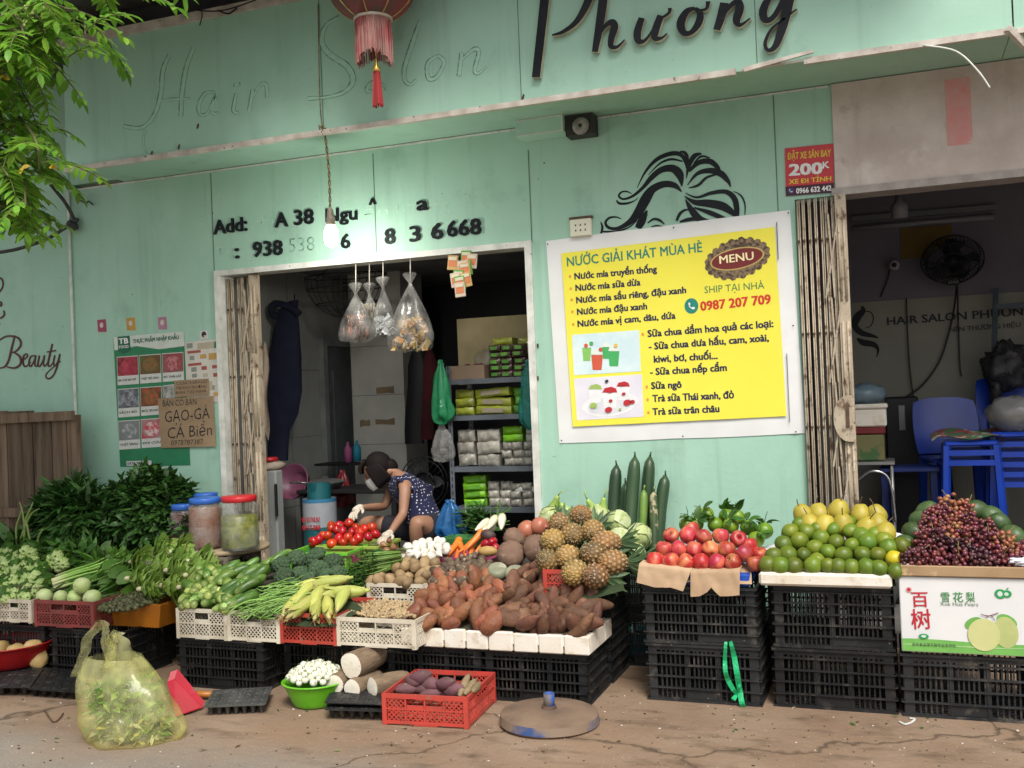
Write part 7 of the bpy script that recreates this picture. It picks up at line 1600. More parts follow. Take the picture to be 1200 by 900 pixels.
# polka dot top
def dots():
    m=bpy.data.materials.new('polka_dot_cloth');m.use_nodes=True;N=m.node_tree.nodes;K=m.node_tree.links;b=N['Principled BSDF'];b.inputs['Roughness'].default_value=.9
    tc=N.new('ShaderNodeTexCoord');vo=N.new('ShaderNodeTexVoronoi');vo.inputs['Scale'].default_value=44;vo.inputs['Randomness'].default_value=.35;K.new(tc.outputs['Object'],vo.inputs['Vector'])
    r_=N.new('ShaderNodeMapRange');r_.inputs['From Min'].default_value=.27;r_.inputs['From Max'].default_value=.22;K.new(vo.outputs['Distance'],r_.inputs['Value'])
    x=N.new('ShaderNodeMix');x.data_type='RGBA';K.new(r_.outputs[0],x.inputs[0]);x.inputs[6].default_value=(.008,.01,.045,1);x.inputs[7].default_value=(.62,.62,.66,1);K.new(x.outputs[2],b.inputs['Base Color']);return m
top_m=skin_mesh('top',[[(pelv+Vector((.0,0,.0)),.145),(sp1,.132),(sp2,.125),(chest,.115),(L(chest,neck,.6),.07)],[(chest,.115),(L(chest,nsh,.93),.064)],[(chest,.115),(L(chest,fsh,.93),.064)]],[dots()])
o=bpy.data.objects.new('polka_dot_top',top_m);COL.objects.link(o);o.parent=ps_
sh_m=skin_mesh('shorts',[[(pelv+Vector((0,0,-.01)),.135),(nhip,.105),(L(nhip,nkn,.62),.086)],[(pelv+Vector((0,0,-.01)),.135),(fhip,.105),(L(fhip,fkn,.75),.082)]],[mat('black_trousers',(.012,.012,.02),rough=.9)])
o=bpy.data.objects.new('trousers',sh_m);COL.objects.link(o);o.parent=ps_
glm=mat('cream_glove',(.58,.52,.43),(.48,.42,.34),scale=20,rough=.85)
def glove(wr,el,dirv,nrm_):
    d=Vector(dirv).normalized();n=Vector(nrm_);s_=d.cross(n).normalized();n=s_.cross(d);a=(wr-el).normalized();P0=wr+d*.02;ch=[[(wr-a*.03,.031),(wr,.029),(wr+d*.045,.034),(wr+d*.075,.034)]];g=MB()
    palm=skin_mesh('glove',ch,[glm],2);b_=bmesh.new();b_.from_mesh(palm)
    for k,(off,L_)in enumerate(((-.028,.062),(-.009,.072),(.011,.068),(.029,.052))):
        r0=wr+d*.085+s_*off;p1=r0+d*L_*.45-n*.006;p2=p1+(d*.8-n*.55).normalized()*L_*.35;p3=p2+(d*.45-n*.9).normalized()*L_*.28
        g.tube(smooth_path([r0-d*.02,p1,p2,p3],3),[.0105]*7+[.0095,.008,.004],8)
    t0=wr+d*.035-s_*.028;g.tube(smooth_path([t0,t0-s_*.024+d*.022-n*.012,t0-s_*.026+d*.05-n*.026],3),[.013,.013,.012,.012,.0105,.009,.005],8)
    b_.from_mesh(g.mesh('fingers',[glm]));b_.to_mesh(palm);b_.free();o=bpy.data.objects.new('glove',palm);COL.objects.link(o);o.parent=ps_
glove(fwr,fel,fw_(165,715,-.16)-fwr,(-.3,-.5,.8));glove(nwr,nel,fw_(385,850,-.22)-nwr,(-.2,-.4,.9))
g=MB();z0=pelv.z-.16;g.rbox(pelv.x-.12,pelv.x+.13,.12,.40,z0-.03,z0,.008)
for x,y in((-.1,.14),(.1,.14),(-.1,.36),(.1,.36)):g.box(pelv.x+x-.015,pelv.x+x+.015,y-.015,y+.015,.1,z0-.031)
tag(g.build('low_stool',mat('dim_red_plastic',(.2,.02,.02),rough=.4)),'low stool under the crouching person','stool')
g=MB();g.rbox(nkn.x-.6,nkn.x+.2,-.02,.5,.102,.235,.006);tag(g.build('foot_board',wdm),'low dark foot board under the feet of the crouching person','board')

# ------------------------------------------------------------------ things inside the left room
coatm=mat('navy_coat',(.008,.012,.035),(.014,.018,.045),scale=7,rough=.9)
g=MB();yy=at(335,420,x=LX+.2).y;pts=[(345,352,.03),(338,362,.09),(336,380,.12),(334,420,.15),(331,460,.18),(328,486,.17),(326,505,.11),(324,540,.10)]
rows=[]
for px,py,w_ in pts:
    c=at(px,py,y=yy);rows.append([c+Vector((w_*cos(a)*1.0+.012*sin(5*a+py),w_*.45*sin(a),0))for a in[k*2*pi/24 for k in range(25)]])
g.grid(rows);g.tube([at(345,352,y=yy),at(345,345,y=yy)],.006,5);g.tube(smooth_path([at(326,372,y=yy-.05),at(318,366,y=yy-.05),at(322,356,y=yy-.05),at(340,360,y=yy-.05),at(351,368,y=yy-.05)]),.03,8);tag(g.build('hanging_coat',coatm),'long navy coat hanging on the tiled wall beside the door','coat')
# wire fish basket hanging under the ceiling
g=MB();wy=.95;c=at(405,335,y=wy);top_z=at(405,312,y=wy).z
for r_,z in((.36,.0),(.35,-.10),(.27,-.22)):
    g.tube([c+Vector((r_*cos(a),r_*.6*sin(a),.08+z))for a in[k*2*pi/28 for k in range(29)]],.006,4)
for k in range(14):
    a=k*2*pi/14;g.tube(smooth_path([c+Vector((.36*cos(a),.216*sin(a),.08)),c+Vector((.33*cos(a),.2*sin(a),-.06)),c+Vector((.2*cos(a),.12*sin(a),-.2)),c+Vector((0,0,-.27))],3),.0035,4)
for a in(.3,2.8):g.tube([c+Vector((.36*cos(a),.2*sin(a),.08)),Vector((c.x,c.y,2.78))],.004,4)
for s_ in(-1,1):g.tube([c+Vector((.012*s_,0,-.27)),c+Vector((0,0,-.33))],.004,4)
tag(g.build('wire_basket',mat('black_wire',(.012,.013,.014))),'black wire fishing basket hanging below the ceiling behind the bags','basket')
# bags hanging in the doorway
clear=film('clear_bag_film',(.7,.7,.68),.13,.12)
def hbag(px,pt,pk_,pb,w_,y,cm,label,fill_=.6,film_=None):
    t,k,b_=at(px,pt,y=y),at(px,pk_,y=y),at(px,pb,y=y);r_=empty('hanging_bag',t,label,'plastic bag','bags hanging in the doorway');W=(at(px+w_/2,pb,y=y)-b_).length;H=k.z-b_.z;T=Matrix.Translation((k.x,y,b_.z));sd=px
    fn=lambda p,a,z:Vector((p.x*(1+.12*sin(3*a+sd)+.08*noise.noise(Vector((cos(a)*3,sin(a)*3,z*14+sd)))),p.y*.7*(1+.1*sin(5*a)),p.z+.012*sin(2*a+sd)*(1 if z<.05 else 0)))
    g=MB();g.lathe(smooth_path([(.004,.0),(W*.75,.004),(W*.98,H*.1),(W*.95,H*.3),(W*.62,H*.62),(W*.25,H*.88),(.012,H),(.02,H+.02),(.05,H+.07),(.02,H+.085)],3),28,T,0,True,fn,cap=False);o1=g.build('bag_film',film_ or clear)
    g=MB();random.seed(int(px))
    for _ in range(70):
        z=H*fill_*R(.03,1);rr=W*(.9-.42*z/(H*fill_))*sqrt(R(0,.95));a=R(0,6.3);c=Vector((rr*cos(a),rr*.68*sin(a),z));s_=R(.018,.034)
        if 'reddish' in label:g.tube([T@c,T@(c+Vector((R(-.02,.02),R(-.02,.02),min(.07,H*fill_-z+.02))))],.006,5)
        else:g.rbox(-s_,s_,-s_*.25,s_*.25,-s_*.7,s_*.7,.002,0,T@Matrix.Translation(c)@rrot().to_4x4())
    o2=g.build('contents',cm)
    g=MB();g.tube([t,k+Vector((0,0,.02))],.004,5);o3=g.build('string',mat('pale_string',(.5,.48,.42)));under(r_,o1,o2,o3)
hbag(417,306,345,400,40,.03,mat('red_dried_goods',(.26,.10,.06),(.15,.06,.04),scale=34,isl=.4),'clear bag of reddish dried goods hanging furthest from the shelves',.5)
hbag(433,308,345,381,22,.10,mat('grey_dried_goods',(.3,.26,.2),(.2,.17,.13),scale=30,isl=.3),'small greyish bag hanging behind the reddish one',.6)
hbag(449,306,338,392,26,.05,mat('foil',(.45,.46,.48),(.2,.21,.22),scale=14,rough=.25),'clear bag with silvery wrap hanging in the middle',.35)
hbag(481,300,333,410,52,.02,mat('yellow_brown_packets',(.45,.25,.03),(.5,.40,.3),scale=30,lo=.45,hi=.55,rough=.3,isl=.45,hue=.03),'large clear bag of yellow and brown packets hanging nearest the shelves',.5)
g=MB();random.seed(5)
for i in range(11):
    px,py=R(530,556),300+40*(i/11)+R(-3,3);px=min(px,553-14*(i>8));p=at(px,py,y=-.02-.004*i);T=Matrix.Translation(p)@Matrix.Rotation(R(-.15,.15),4,'Y');g.rbox(-.038,.038,-.004,.004,-.055,.045,.003,i%3,T);g.rbox(-.028,.028,-.006,-.0045,-.03,.01,.001,3,T);g.rbox(-.03,.03,-.0075,-.0062,.012,.034,.0008,4,T)
g.tube([at(542,293,y=.0),at(542,304,y=-.02)],.003,4)
tag(g.build('sachet_strip',[flat((.10,.32,.05)),flat((.55,.45,.36)),flat((.50,.32,.12)),flat((.58,.18,.07)),flat((.62,.56,.42))]),'strip of small green and orange seasoning sachets hanging from the door head','sachets')
# shelf with goods
sy=.42;sm_=mat('grey_steel_shelf',(.10,.115,.135),(.07,.08,.095),rough=.45,scale=6);sx0,sx1=at(527,520,y=sy).x,at(636,520,y=sy).x
sf=empty('steel_shelf',((sx0+sx1)/2,sy,.1),'grey slotted steel shelf rack crammed with packets behind the right door frame','shelf');shz=[at(580,v,y=sy).z for v in(443,486,547,595)]+[.35]
for k,z in enumerate(shz):g=MB();g.box(sx0,sx1,sy,sy+.38,z-.006,z);g.box(sx0,sx1,sy-.006,sy-.001,z-.034,z+.002);under(sf,g.build('shelf_board',sm_))
for x in(sx0-.001,sx1-.03):
    for y in(sy-.008,sy+.375):
        g=MB();g.box(x,x+.034,y-.004,y-.001,.1,shz[0]+.1);g.box(x,x+.004,y-.001,y+.03,.1,shz[0]+.1)
        for j in range(34):z=.15+j*.05;g.box(x+.012,x+.02,y-.0052,y-.0042,z,z+.028,1)
        under(sf,g.build('post',[sm_,mt['dark']]))
SG='packets on the steel shelf'
def pack(w_,d,h,m,puff=.25,s_=0,band=None):
    g=MB();n=8;
    def fn(p,dd):q=Vector((max(-.5,min(.5,p.x*1.18)),max(-.5,min(.5,p.y*1.18)),max(-.5,min(.5,p.z*1.18))));return Vector((q.x*w_,q.y*d,q.z*h))*(1+.05*noise.noise(dd*4+nv(s_)))
    gx,gz=8,5
    def pt(u,v,s):x,z=(u-.5)*w_,(v-.5)*h;e=min(1,5*min(u,1-u))*min(1,4*min(v,1-v));return Vector((x,s*(d*.38+d*.12*e)+.006*noise.noise(Vector((u*5,v*4,s_+s*3))),z+.1*h*noise.noise(Vector((u*4,s,s_+v)))))
    fr=[[pt(i/gx,j/gz,-1)for i in range(gx+1)]for j in range(gz+1)];bk2=[[pt(i/gx,j/gz,1)for i in range(gx+1)]for j in range(gz+1)]
    g.grid(fr,0,True);g.grid(bk2,0,True,True);g.grid([fr[-1],bk2[-1]],0,False);g.grid([fr[0],bk2[0]],0,False,True);g.grid([[r_[0]for r_ in fr],[r_[0]for r_ in bk2]],0,False,True);g.grid([[r_[-1]for r_ in fr],[r_[-1]for r_ in bk2]],0,False)
    if band:g.rbox(-w_*.3,w_*.3,-d*.53,-d*.5,-h*.28,h*.28,.001,1)
    return g.mesh('packet_mesh',[m]+([band]if band else[]))
def setrow(shelf,x0,x1,n,lev,me,lab,h,y=None,jit=.006):
    for l in range(lev):
        for k in range(n):put('packet',me,(sx0+(sx1-sx0)*(x0+(x1-x0)*(k+.5)/n)+R(-jit,jit),(y or sy+.13)+R(-.01,.02),shz[shelf]+h*(l+.5)+.002),rotm(R(-.05,.05),R(-.06,.06),R(-.12,.12)),1,lab,'packet',SG)
random.seed(17)
gpk=mat('green_packet',(.10,.30,.035),(.06,.2,.03),scale=8,rough=.35,rand=.25);lpk=mat('lime_packet',(.19,.46,.015),(.14,.38,.01),scale=8,rough=.35,rand=.1);ypk=mat('yellow_green_packet',(.30,.34,.03),(.2,.22,.03),scale=14,rough=.35,rand=.2);cpk=mat('clear_noodle_pack',(.36,.34,.29),(.20,.19,.165),scale=22,rough=.25,rand=.2,spots=((.6,.6,.56),30,.64,.7));wl=flat((.5,.5,.46));dkp=mat('dark_dry_pack',(.1,.07,.05),(.05,.035,.03),scale=40,rough=.3)
setrow(3,.06,.34,1,4,pack(.17,.15,.052,lpk,band=flat((.10,.3,.02))),'bright lime green noodle packet in the stack on the lowest lit shelf',.056)
setrow(3,.36,.6,2,3,pack(.085,.15,.06,cpk),'greyish clear pack on the lowest lit shelf',.058);setrow(3,.6,.97,3,3,pack(.08,.15,.055,cpk),'greyish clear pack near the door frame on the lowest lit shelf',.055);setrow(3,.62,.97,1,1,pack(.2,.1,.04,wl),'white bundle on top of the clear packs',.23,sy+.1)
setrow(2,.04,.24,1,3,pack(.13,.16,.085,cpk),'large shiny clear pack at the post end of the middle shelf',.088);setrow(2,.25,.52,1,3,pack(.17,.16,.085,cpk),'large shiny clear pack in the middle shelf',.088);setrow(2,.53,.98,4,3,pack(.075,.15,.055,cpk),'square clear pack in the grid on the middle shelf',.056);setrow(2,.53,.77,1,2,pack(.15,.14,.052,lpk),'bright green packet lying on the grid of clear packs',.054);
for o in[o for o in bpy.data.objects if o.get('label')=='bright green packet lying on the grid of clear packs']:o.location.z+=.17
setrow(2,.78,.98,1,2,pack(.12,.12,.05,wl),'white pack lying on the grid of clear packs',.052)
for o in[o for o in bpy.data.objects if o.get('label')=='white pack lying on the grid of clear packs']:o.location.z+=.17
setrow(1,.03,.25,1,3,pack(.14,.16,.06,ypk),'yellow green packet stacked on the upper shelf',.062);setrow(1,.26,.66,1,3,pack(.27,.16,.06,ypk,band=flat((.28,.24,.17))),'long noodle packet with a clear middle on the upper shelf',.062);setrow(1,.67,.9,2,3,pack(.08,.14,.06,gpk),'small dark green packet on the upper shelf',.062)
setrow(0,.43,.80,3,5,pack(.085,.15,.045,dkp,band=gpk),'dark packet with a green seal on the top shelf',.047);setrow(0,.42,.98,2,1,pack(.15,.14,.05,ypk),'yellow green packet lying topmost on the top shelf',.52*1,sy+.16,.01);setrow(0,.84,.99,1,3,pack(.1,.14,.08,cpk),'clear pack at the door end of the top shelf',.085)
g=MB();x0,x1=sx0+.01,sx0+(sx1-sx0)*.40;g.box(x0,x1,sy+.02,sy+.024,shz[0]+.002,shz[0]+.1);g.box(x0,x0+.004,sy+.0245,sy+.3,shz[0]+.002,shz[0]+.1);g.box(x1-.004,x1,sy+.0245,sy+.3,shz[0]+.002,shz[0]+.1)
for i in range(14):g.ell((R(x0+.03,x1-.03),sy+R(.06,.2),shz[0]+R(.05,.1)),(.03,.03,.025),rrot(),8,6,1)
tag(g.build('snack_box',[mat('dim_carton',(.2,.14,.09)),flat((.12,.02,.04))]),'open carton of dark red packets on the top shelf by the green bag','box')
g=MB();c=Vector((sx0+(sx1-sx0)*.34,sy+.2,shz[0]+.14));g.ell(c,(.11,.09,.08),None,18,12,0,lambda p,d:p*(1+.25*noise.noise(d*4)));tag(g.build('crumpled_bag',clear),'crumpled clear plastic bag on the open carton','plastic bag')
p,q=at(535,374,y=.86),at(640,415,y=.86);g=MB();g.rbox(p.x,q.x+.1,.86,.88,q.z-.2,p.z,.003);tag(g.build('plywood_sheet',mat('yellowish_board',(.36,.30,.17),(.28,.23,.12),scale=5,rough=.8,spots=((.12,.09,.05),20,.7,.76))),'yellowish board standing behind the top shelf','board')
def cone_bag(name,px,pt,pb,w_,y,m,label,seed=0):
    t,b_=at(px,pt,y=y),at(px,pb,y=y);H=t.z-b_.z;W=(at(px+w_/2,pb,y=y)-b_).length;g=MB()
    g.lathe(smooth_path([(.0,.0),(W*.75,.01),(W,H*.12),(W*.9,H*.4),(W*.62,H*.75),(W*.3,H*.93),(W*.3,H),(.0,H*1.01)],4),40,Matrix.Translation(b_),0,True,lambda p,a,z:Vector((p.x*(1+.2*sin(5*a+z*12+seed)+.3*noise.noise(Vector((cos(a)*2,sin(a)*2,z*9+seed)))),p.y*.6*(1+.2*sin(7*a+seed)),p.z+.025*sin(3*a+seed)*(1 if z<H*.3 else-.5))),cap=False);return tag(g.build(name,m),label,'plastic bag')
cone_bag('green_bag',519,424,494,22,sy-.06,film('green_film',(.02,.30,.12),.8,.25),'green plastic bag hanging on the shelf post');cone_bag('blue_bag',529,588,630,32,.05,film('blue_film',(.02,.16,.42),.85,.25),'blue plastic bag standing behind the garlic at the door',2);cone_bag('teal_bag',622,424,500,24,sy-.1,film('teal_film',(.03,.3,.26),.55,.25),'teal plastic bag hanging at the door end of the shelf',3);cone_bag('blue_bag',629,470,505,12,sy-.12,film('blue_film',(.02,.16,.42),.8,.25),'small blue plastic bag hanging under the teal one',1)
cone_bag('clear_bag',519,500,538,24,sy-.03,clear,'crumpled clear bag hanging beside the shelf post',5)
g=MB();random.seed(2)
for k in range(90):p=at(R(545,572),R(598,628),y=.0);g.leaf(p,(R(-1,1),R(-.6,.4),R(0,1)),(0,-.4,1),R(.08,.16),R(.015,.03),.3,.2,0,3)
tag(g.build('spring_onions',drk),'dark green onion leaves behind the carrots at the doorway','greens',None,'stuff')
# dark clothes, fan hoop
for px,pt,pb,w_,m,l in((488,398,520,24,mat('black_jacket',(.008,.008,.01)),'black jacket hanging between the pillar and the shelf'),(502,405,515,20,mat('dark_red_jacket',(.08,.008,.012),(.05,.006,.01),rough=.9),'dark red jacket hanging beside the steel shelf')):
    g=MB();yy=1.5;rows=[]
    for i in range(9):
        t=i/8;c=at(px+2*sin(t*5),pt+(pb-pt)*t,y=yy);W=(at(px+w_/2,pt,y=yy)-at(px,pt,y=yy)).length*(.25+.75*min(1,t*4))*(1-.1*t);rows.append([c+Vector((W*cos(a)*(1+.1*sin(5*a+t*4)),W*.5*sin(a),0))for a in[k*2*pi/20 for k in range(21)]])
    g.grid(rows);tag(g.build('hanging_jacket',m),l,'jacket')
g=MB();c=at(497,565,y=.8);
for r_ in(.2,.17,.08):g.tube([c+Vector((r_*cos(a),0,r_*sin(a)))for a in[k*2*pi/28 for k in range(29)]],.005 if r_>.1 else .01,5)
for k in range(24):a=k*pi/12;g.tube([c+Vector((.03*cos(a),-.02,.03*sin(a))),c+Vector((.2*cos(a),0,.2*sin(a)))],.0022,3)
for k in range(3):a=k*2.09;g.leaf(c+Vector((0,.02,0)),(cos(a),0,sin(a)),(0,-1,.3),.16,.1,.1,.1)
g.tube([c+Vector((0,.03,0)),Vector((c.x,.85,.12))],.016,8);g.lathe([(.14,0),(.14,.02),(.03,.04)],20,Matrix.Translation((c.x,.85,.1)))
tag(g.build('standing_fan',mat('black_fan',(.014,.014,.018),rough=.4)),'black standing fan in the dark behind the crouching person','fan')
# fridge side, cloth, table, gas bottle, pan
yq=.42;p,q=at(306,552,y=yq),at(330,640,y=yq);fr=empty('small_fridge',((p.x+q.x)/2,yq+.2,.1),'white chipped small fridge standing just inside the gathered door gate','fridge')
g=MB();g.rbox(p.x-.1,q.x-.03,yq,yq+.1,.1,p.z,.01);o1=g.build('body',mat('chipped_white_enamel',(.36,.37,.36),(.28,.29,.28),scale=3,rough=.4,spots=((.2,.12,.07),14,.66,.72)));g=MB();g.rbox(q.x-.03,q.x-.015,yq-.03,yq-.002,p.z-.35,p.z-.1,.004);o2=g.build('handle',mt['dark']);under(fr,o1,o2)
clm_=mat('beige_cloth',(.42,.34,.27),(.33,.26,.2),scale=6,rough=.9)
g=MB();rows=[]
for i in range(10):
    t=i/9;rows.append([at(306+9*u*(1-.4*abs(t-.6))+2*sin(t*9)*u,405+108*t+5*sin(u*7),y=yq-.02+.02*sin(u*9+t*3))for u in[k/5 for k in range(6)]])
g.grid(rows);g.grid([[p_+Vector((0,.003,0))for p_ in r_]for r_ in rows],flip=True);tag(g.build('hanging_cloth',clm_),'beige rag hanging behind the gathered gate','cloth')
g=MB();c=at(318,545,y=yq+.1);c.z=p.z;g.ell(c+Vector((0,0,.03)),(.1,.12,.045),None,16,10,0,lambda p_,d:p_*(1+.3*noise.noise(d*4)));tag(g.build('folded_cloth',clm_),'crumpled beige cloth on top of the white fridge','cloth');g=MB();g.lathe([(0,0),(.06,0),(.068,.012),(.062,.03),(0,.034)],20,Matrix.Translation(c+Vector((0,-.02,.07))));tag(g.build('loose_lid',rl),'red lid lying on the cloth above the fridge','lid')
ty=.62;a,b_=at(333,596,y=ty),at(388,596,y=ty);tbk=empty('black_table',((a.x+b_.x)/2,ty+.2,.1),'small black table inside the doorway holding a pan','table');zt2=at(360,575,y=ty+.15).z
g=MB();g.rbox(a.x,b_.x+.5,ty+.18,ty+.7,zt2-.03,zt2,.004);o1=g.build('top',mt['dark']);under(tbk,o1)
for x in(a.x+.02,b_.x+.42):
    for y in(ty+.2,ty+.62):g=MB();g.box(x,x+.045,y,y+.045,.1,zt2-.032);under(tbk,g.build('leg',mt['dark']))
c=at(382,571,y=ty+.3);c.z=zt2;g=MB();g.lathe([(0,.0),(.11,.0),(.15,.05),(.155,.055),(.14,.05),(.1,.01),(0,.01)],28,Matrix.Translation(c),cap=False);g.lathe([(.15,.055),(.12,.075),(.03,.085),(.02,.1),(0,.102)],28,Matrix.Translation(c),cap=False);g.tube([c+Vector((-.14,-.03,.05)),c+Vector((-.3,-.06,.06))],.01,6);tag(g.build('covered_pan',mat('worn_aluminium',(.4,.4,.4),(.2,.2,.2),scale=9,rough=.3,metal=.7)),'metal pan with a shiny lid on the black table','pan')
gc=at(366,640,y=.30);gh=at(366,568,y=.30).z;W=(at(383,600,y=.30)-at(366,600,y=.30)).length;gcz=.1;T=Matrix.Translation((gc.x,.30+W,gcz));H=gh-gcz
gs=empty('gas_cylinder',(gc.x,.30+W,.1),'teal gas cylinder with a blue and red printed label beside the tomatoes','gas cylinder');tlm=mat('teal_enamel',(.012,.12,.14),(.01,.085,.1),scale=4,rough=.4,spots=((.1,.06,.04),18,.66,.72))
g=MB();g.lathe(smooth_path([(W*.8,.02),(W*.98,.05),(W,.12),(W,H-.28),(W*.92,H-.2),(W*.55,H-.15),(.03,H-.145)],3),32,T);o1=g.build('tank',tlm);g=MB()
for s_ in(0,1):g.lathe([(W*.72-.004*s_,H-.17),(W*.72-.004*s_,H)],28,T,cap=False,fn=lambda p_,a_,z:p_ if not(4.3<a_<5.1 and z>H-.03)else Vector((p_.x,p_.y,H-.06)))
o2=g.build('collar',tlm);g=MB();zl=at(366,611,y=.30).z;
g.lathe([(W+.003,zl-.15),(W+.003,zl+.06)],32,T,0,True,lambda p_,a_,z:p_,cap=False);g.lathe([(W+.004,zl+.035),(W+.004,zl+.062)],32,T,1,cap=False);o3=g.build('label_band',[flat((.3,.32,.35)),flat((.03,.16,.3))]);under(gs,o1,o2,o3)
for s_,dz in(('001 0.3768.767',-.005),('0917.388',-.065)):under(gs,text(s_,Vector((gc.x-W*.62,.30-.004,zl+dz)),Vector((gc.x+W*.62,.30-.004,zl+dz+.004)),.036,flat((.45,.02,.03)),bold=.04,ext=0,lift=.0))
cone_bag('red_bag',403,553,592,20,1.2,mat('red_plastic',(.22,.012,.02),(.15,.01,.015),rough=.35),'red carrier bag hanging behind the gloved hand');
g=MB();c=at(408,535,y=1.6);g.lathe([(.0,0),(.035,0),(.035,.12),(.012,.15),(.012,.18),(0,.18)],14,Matrix.Translation(c+Vector((0,0,-.05))),0);g.lathe([(.0,0),(.035,0),(.035,.12),(.012,.15),(.012,.18),(0,.18)],14,Matrix.Translation(c+Vector((.09,0,-.04))),1);g.box(c.x-.3,c.x+.18,1.52,1.75,c.z-.075,c.z-.055,2)
tag(g.build('bottle_shelf',[mat('pink_bottle',(.4,.1,.25)),mat('blue_bottle',(.02,.25,.4)),mt['dark']]),'little ledge with a pink and a blue bottle beside the pillar','ledge')
g=MB();c=at(349,568,y=1.0);g.lathe([(.0,0),(.12,0),(.15,.09),(.155,.1),(.145,.1),(.11,.012),(0,.012)],24,Matrix.Translation(c)@Matrix.Rotation(1.2,4,'X'),cap=False);tag(g.build('pink_basin',mat('dull_pink',(.22,.07,.13),rough=.4)),'dull pink basin leaning on the tiled wall','basin')

# ------------------------------------------------------------------ salon room at the right
YW=2.486
for s_,a,c,cap,m in(('HAIR SALON PHƯƠNG',(1040,381),(1212,368.5),9.5,flat((.012,.014,.03))),('NÊN THƯƠNG HIỆU',(1113,389),(1196,383),5.5,flat((.06,.06,.07)))):
    o=textpx(s_,a,c,cap,m,y=YW,bold=.02,ext=.006,lift=.002);o.name='wall_lettering';tag(o,'raised dark salon name letters on the cream wall' if cap>8 else 'small grey slogan letters below the salon name','lettering')
zs=lambda x,y:(980+x*.24444,300+y*.24444)
g=MB()
for k,s_ in enumerate([[(122,240,6),(128,262,20),(100,295,30),(90,335,24),(120,368,22),(170,382,14),(200,392,5)],[(100,395,8),(130,415,24),(180,425,20),(200,450,10),(193,485,3)],[(135,265,3),(165,270,4),(178,300,4),(165,335,4),(140,345,3)]]):stroke_px(g,s_,zs,YW,-.002-.0003*k,.0021)
tag(g.build('wall_motif',mt['black_letter']),'black motif of a profile with flowing hair on the cream wall','wall decal')
fn_=empty('wall_fan',at(1116,305,y=2.25),'black round wall fan seen from below with dangling pull cords','fan');c=at(1116,305,y=2.2);fk=mat('black_gloss',(.012,.013,.016),rough=.35);T=Matrix.Translation(c)@Matrix.Rotation(.75,4,'X')@Matrix.Rotation(pi/2,4,'X')
g=MB()
for r_,z in((.225,.0),(.19,.05),(.12,.075),(.06,.085),(.2,-.05)):g.tube([T@Vector((r_*cos(a),r_*sin(a),z))for a in[k*2*pi/32 for k in range(33)]],.005,4)
for k in range(48):a=k*2*pi/48;g.tube([T@Vector((.06*cos(a),.06*sin(a),.085)),T@Vector((.19*cos(a),.19*sin(a),.05)),T@Vector((.225*cos(a),.225*sin(a),0)),T@Vector((.1*cos(a),.1*sin(a),-.06))],.0028,3)
o1=g.build('cage',fk);g=MB()
for k in range(5):
    a=k*1.257;g.add([T@Vector((.03*cos(a),.03*sin(a),.0)),T@Vector((.18*cos(a-.25),.18*sin(a-.25),-.015)),T@Vector((.195*cos(a+.1),.195*sin(a+.1),.01)),T@Vector((.17*cos(a+.5),.17*sin(a+.5),.025)),T@Vector((.04*cos(a+.9),.04*sin(a+.9),.01))],[(0,1,2,3,4)])
g.lathe([(0,-.02),(.05,-.02),(.055,.03),(0,.04)],16,T);o2=g.build('blade',mat('dark_blade',(.02,.024,.035),rough=.3));g=MB();g.lathe([(.06,-.2),(.07,-.06),(.05,-.03)],16,T);d=at(1117,329,y=2.3);g.rbox(d.x-.045,d.x+.045,2.27,2.33,d.z-.03,d.z+.03,.006);g.tube([d,at(1116,300,y=2.48)],.02,6);o3=g.build('motor',fk);g=MB();g.tube(smooth_path([at(1121,333,y=2.3),at(1119,355,y=2.4),at(1112,390,y=2.45),at(1100,425,y=2.45),at(1080,452,y=2.45),at(1060,466,y=2.45)]),.0075,5);g.tube(smooth_path([at(1122,333,y=2.3),at(1123,380,y=2.45),at(1125,430,y=2.45),at(1127,441,y=2.45)]),.006,5);o4=g.build('cord',fk);under(fn_,o1,o2,o3,o4)
g=MB();g.tube(smooth_path([at(1062,350,y=2.47),at(1064,400,y=2.46),at(1067,440,y=2.46),at(1073,480,y=2.46)]),.006,5);tag(g.build('wall_cable',fk),'thin black cable hanging down the cream wall left of the fan cords','cable')
c=at(1048,311,y=2.42);cv=empty('security_camera',c,'small round white security camera on the lilac wall','camera');g=MB();g.lathe([(.04,.0),(.045,.03),(.03,.06),(0,.065)],18,Matrix.Translation(c)@Matrix.Rotation(pi/2,4,'X'));g.lathe([(.035,0),(.035,.012)],16,Matrix.Translation((c.x,2.49,c.z))@Matrix.Rotation(pi/2,4,'X'));o1=g.build('housing',mat('white_housing',(.4,.4,.44)));g=MB();g.lathe([(.0,.066),(.02,.066),(.02,.06)],12,Matrix.Translation(c+Vector((0,0,-.004)))@Matrix.Rotation(pi/2,4,'X'));o2=g.build('lens',mt['dark']);g=MB();g.tube(smooth_path([at(1042,316,y=2.48),at(1040,328,y=2.48),at(1032,348,y=2.48)]),.006,5);o3=g.build('cord',mt['dark']);under(cv,o1,o2,o3)
p,q=at(1055,266,y=2.49),at(1112,303,y=2.49);g=MB();g.slab([at(1055,268,y=2.49),at(1115,263,y=2.49),at(1116,300,y=2.49),at(1056,304,y=2.49)],(0,-.004,0));tag(g.build('yellow_notice',mat('ochre_paper',(.22,.13,.012),(.17,.1,.012),scale=6)),'ochre yellow paper notice high on the lilac wall behind the fan','notice')
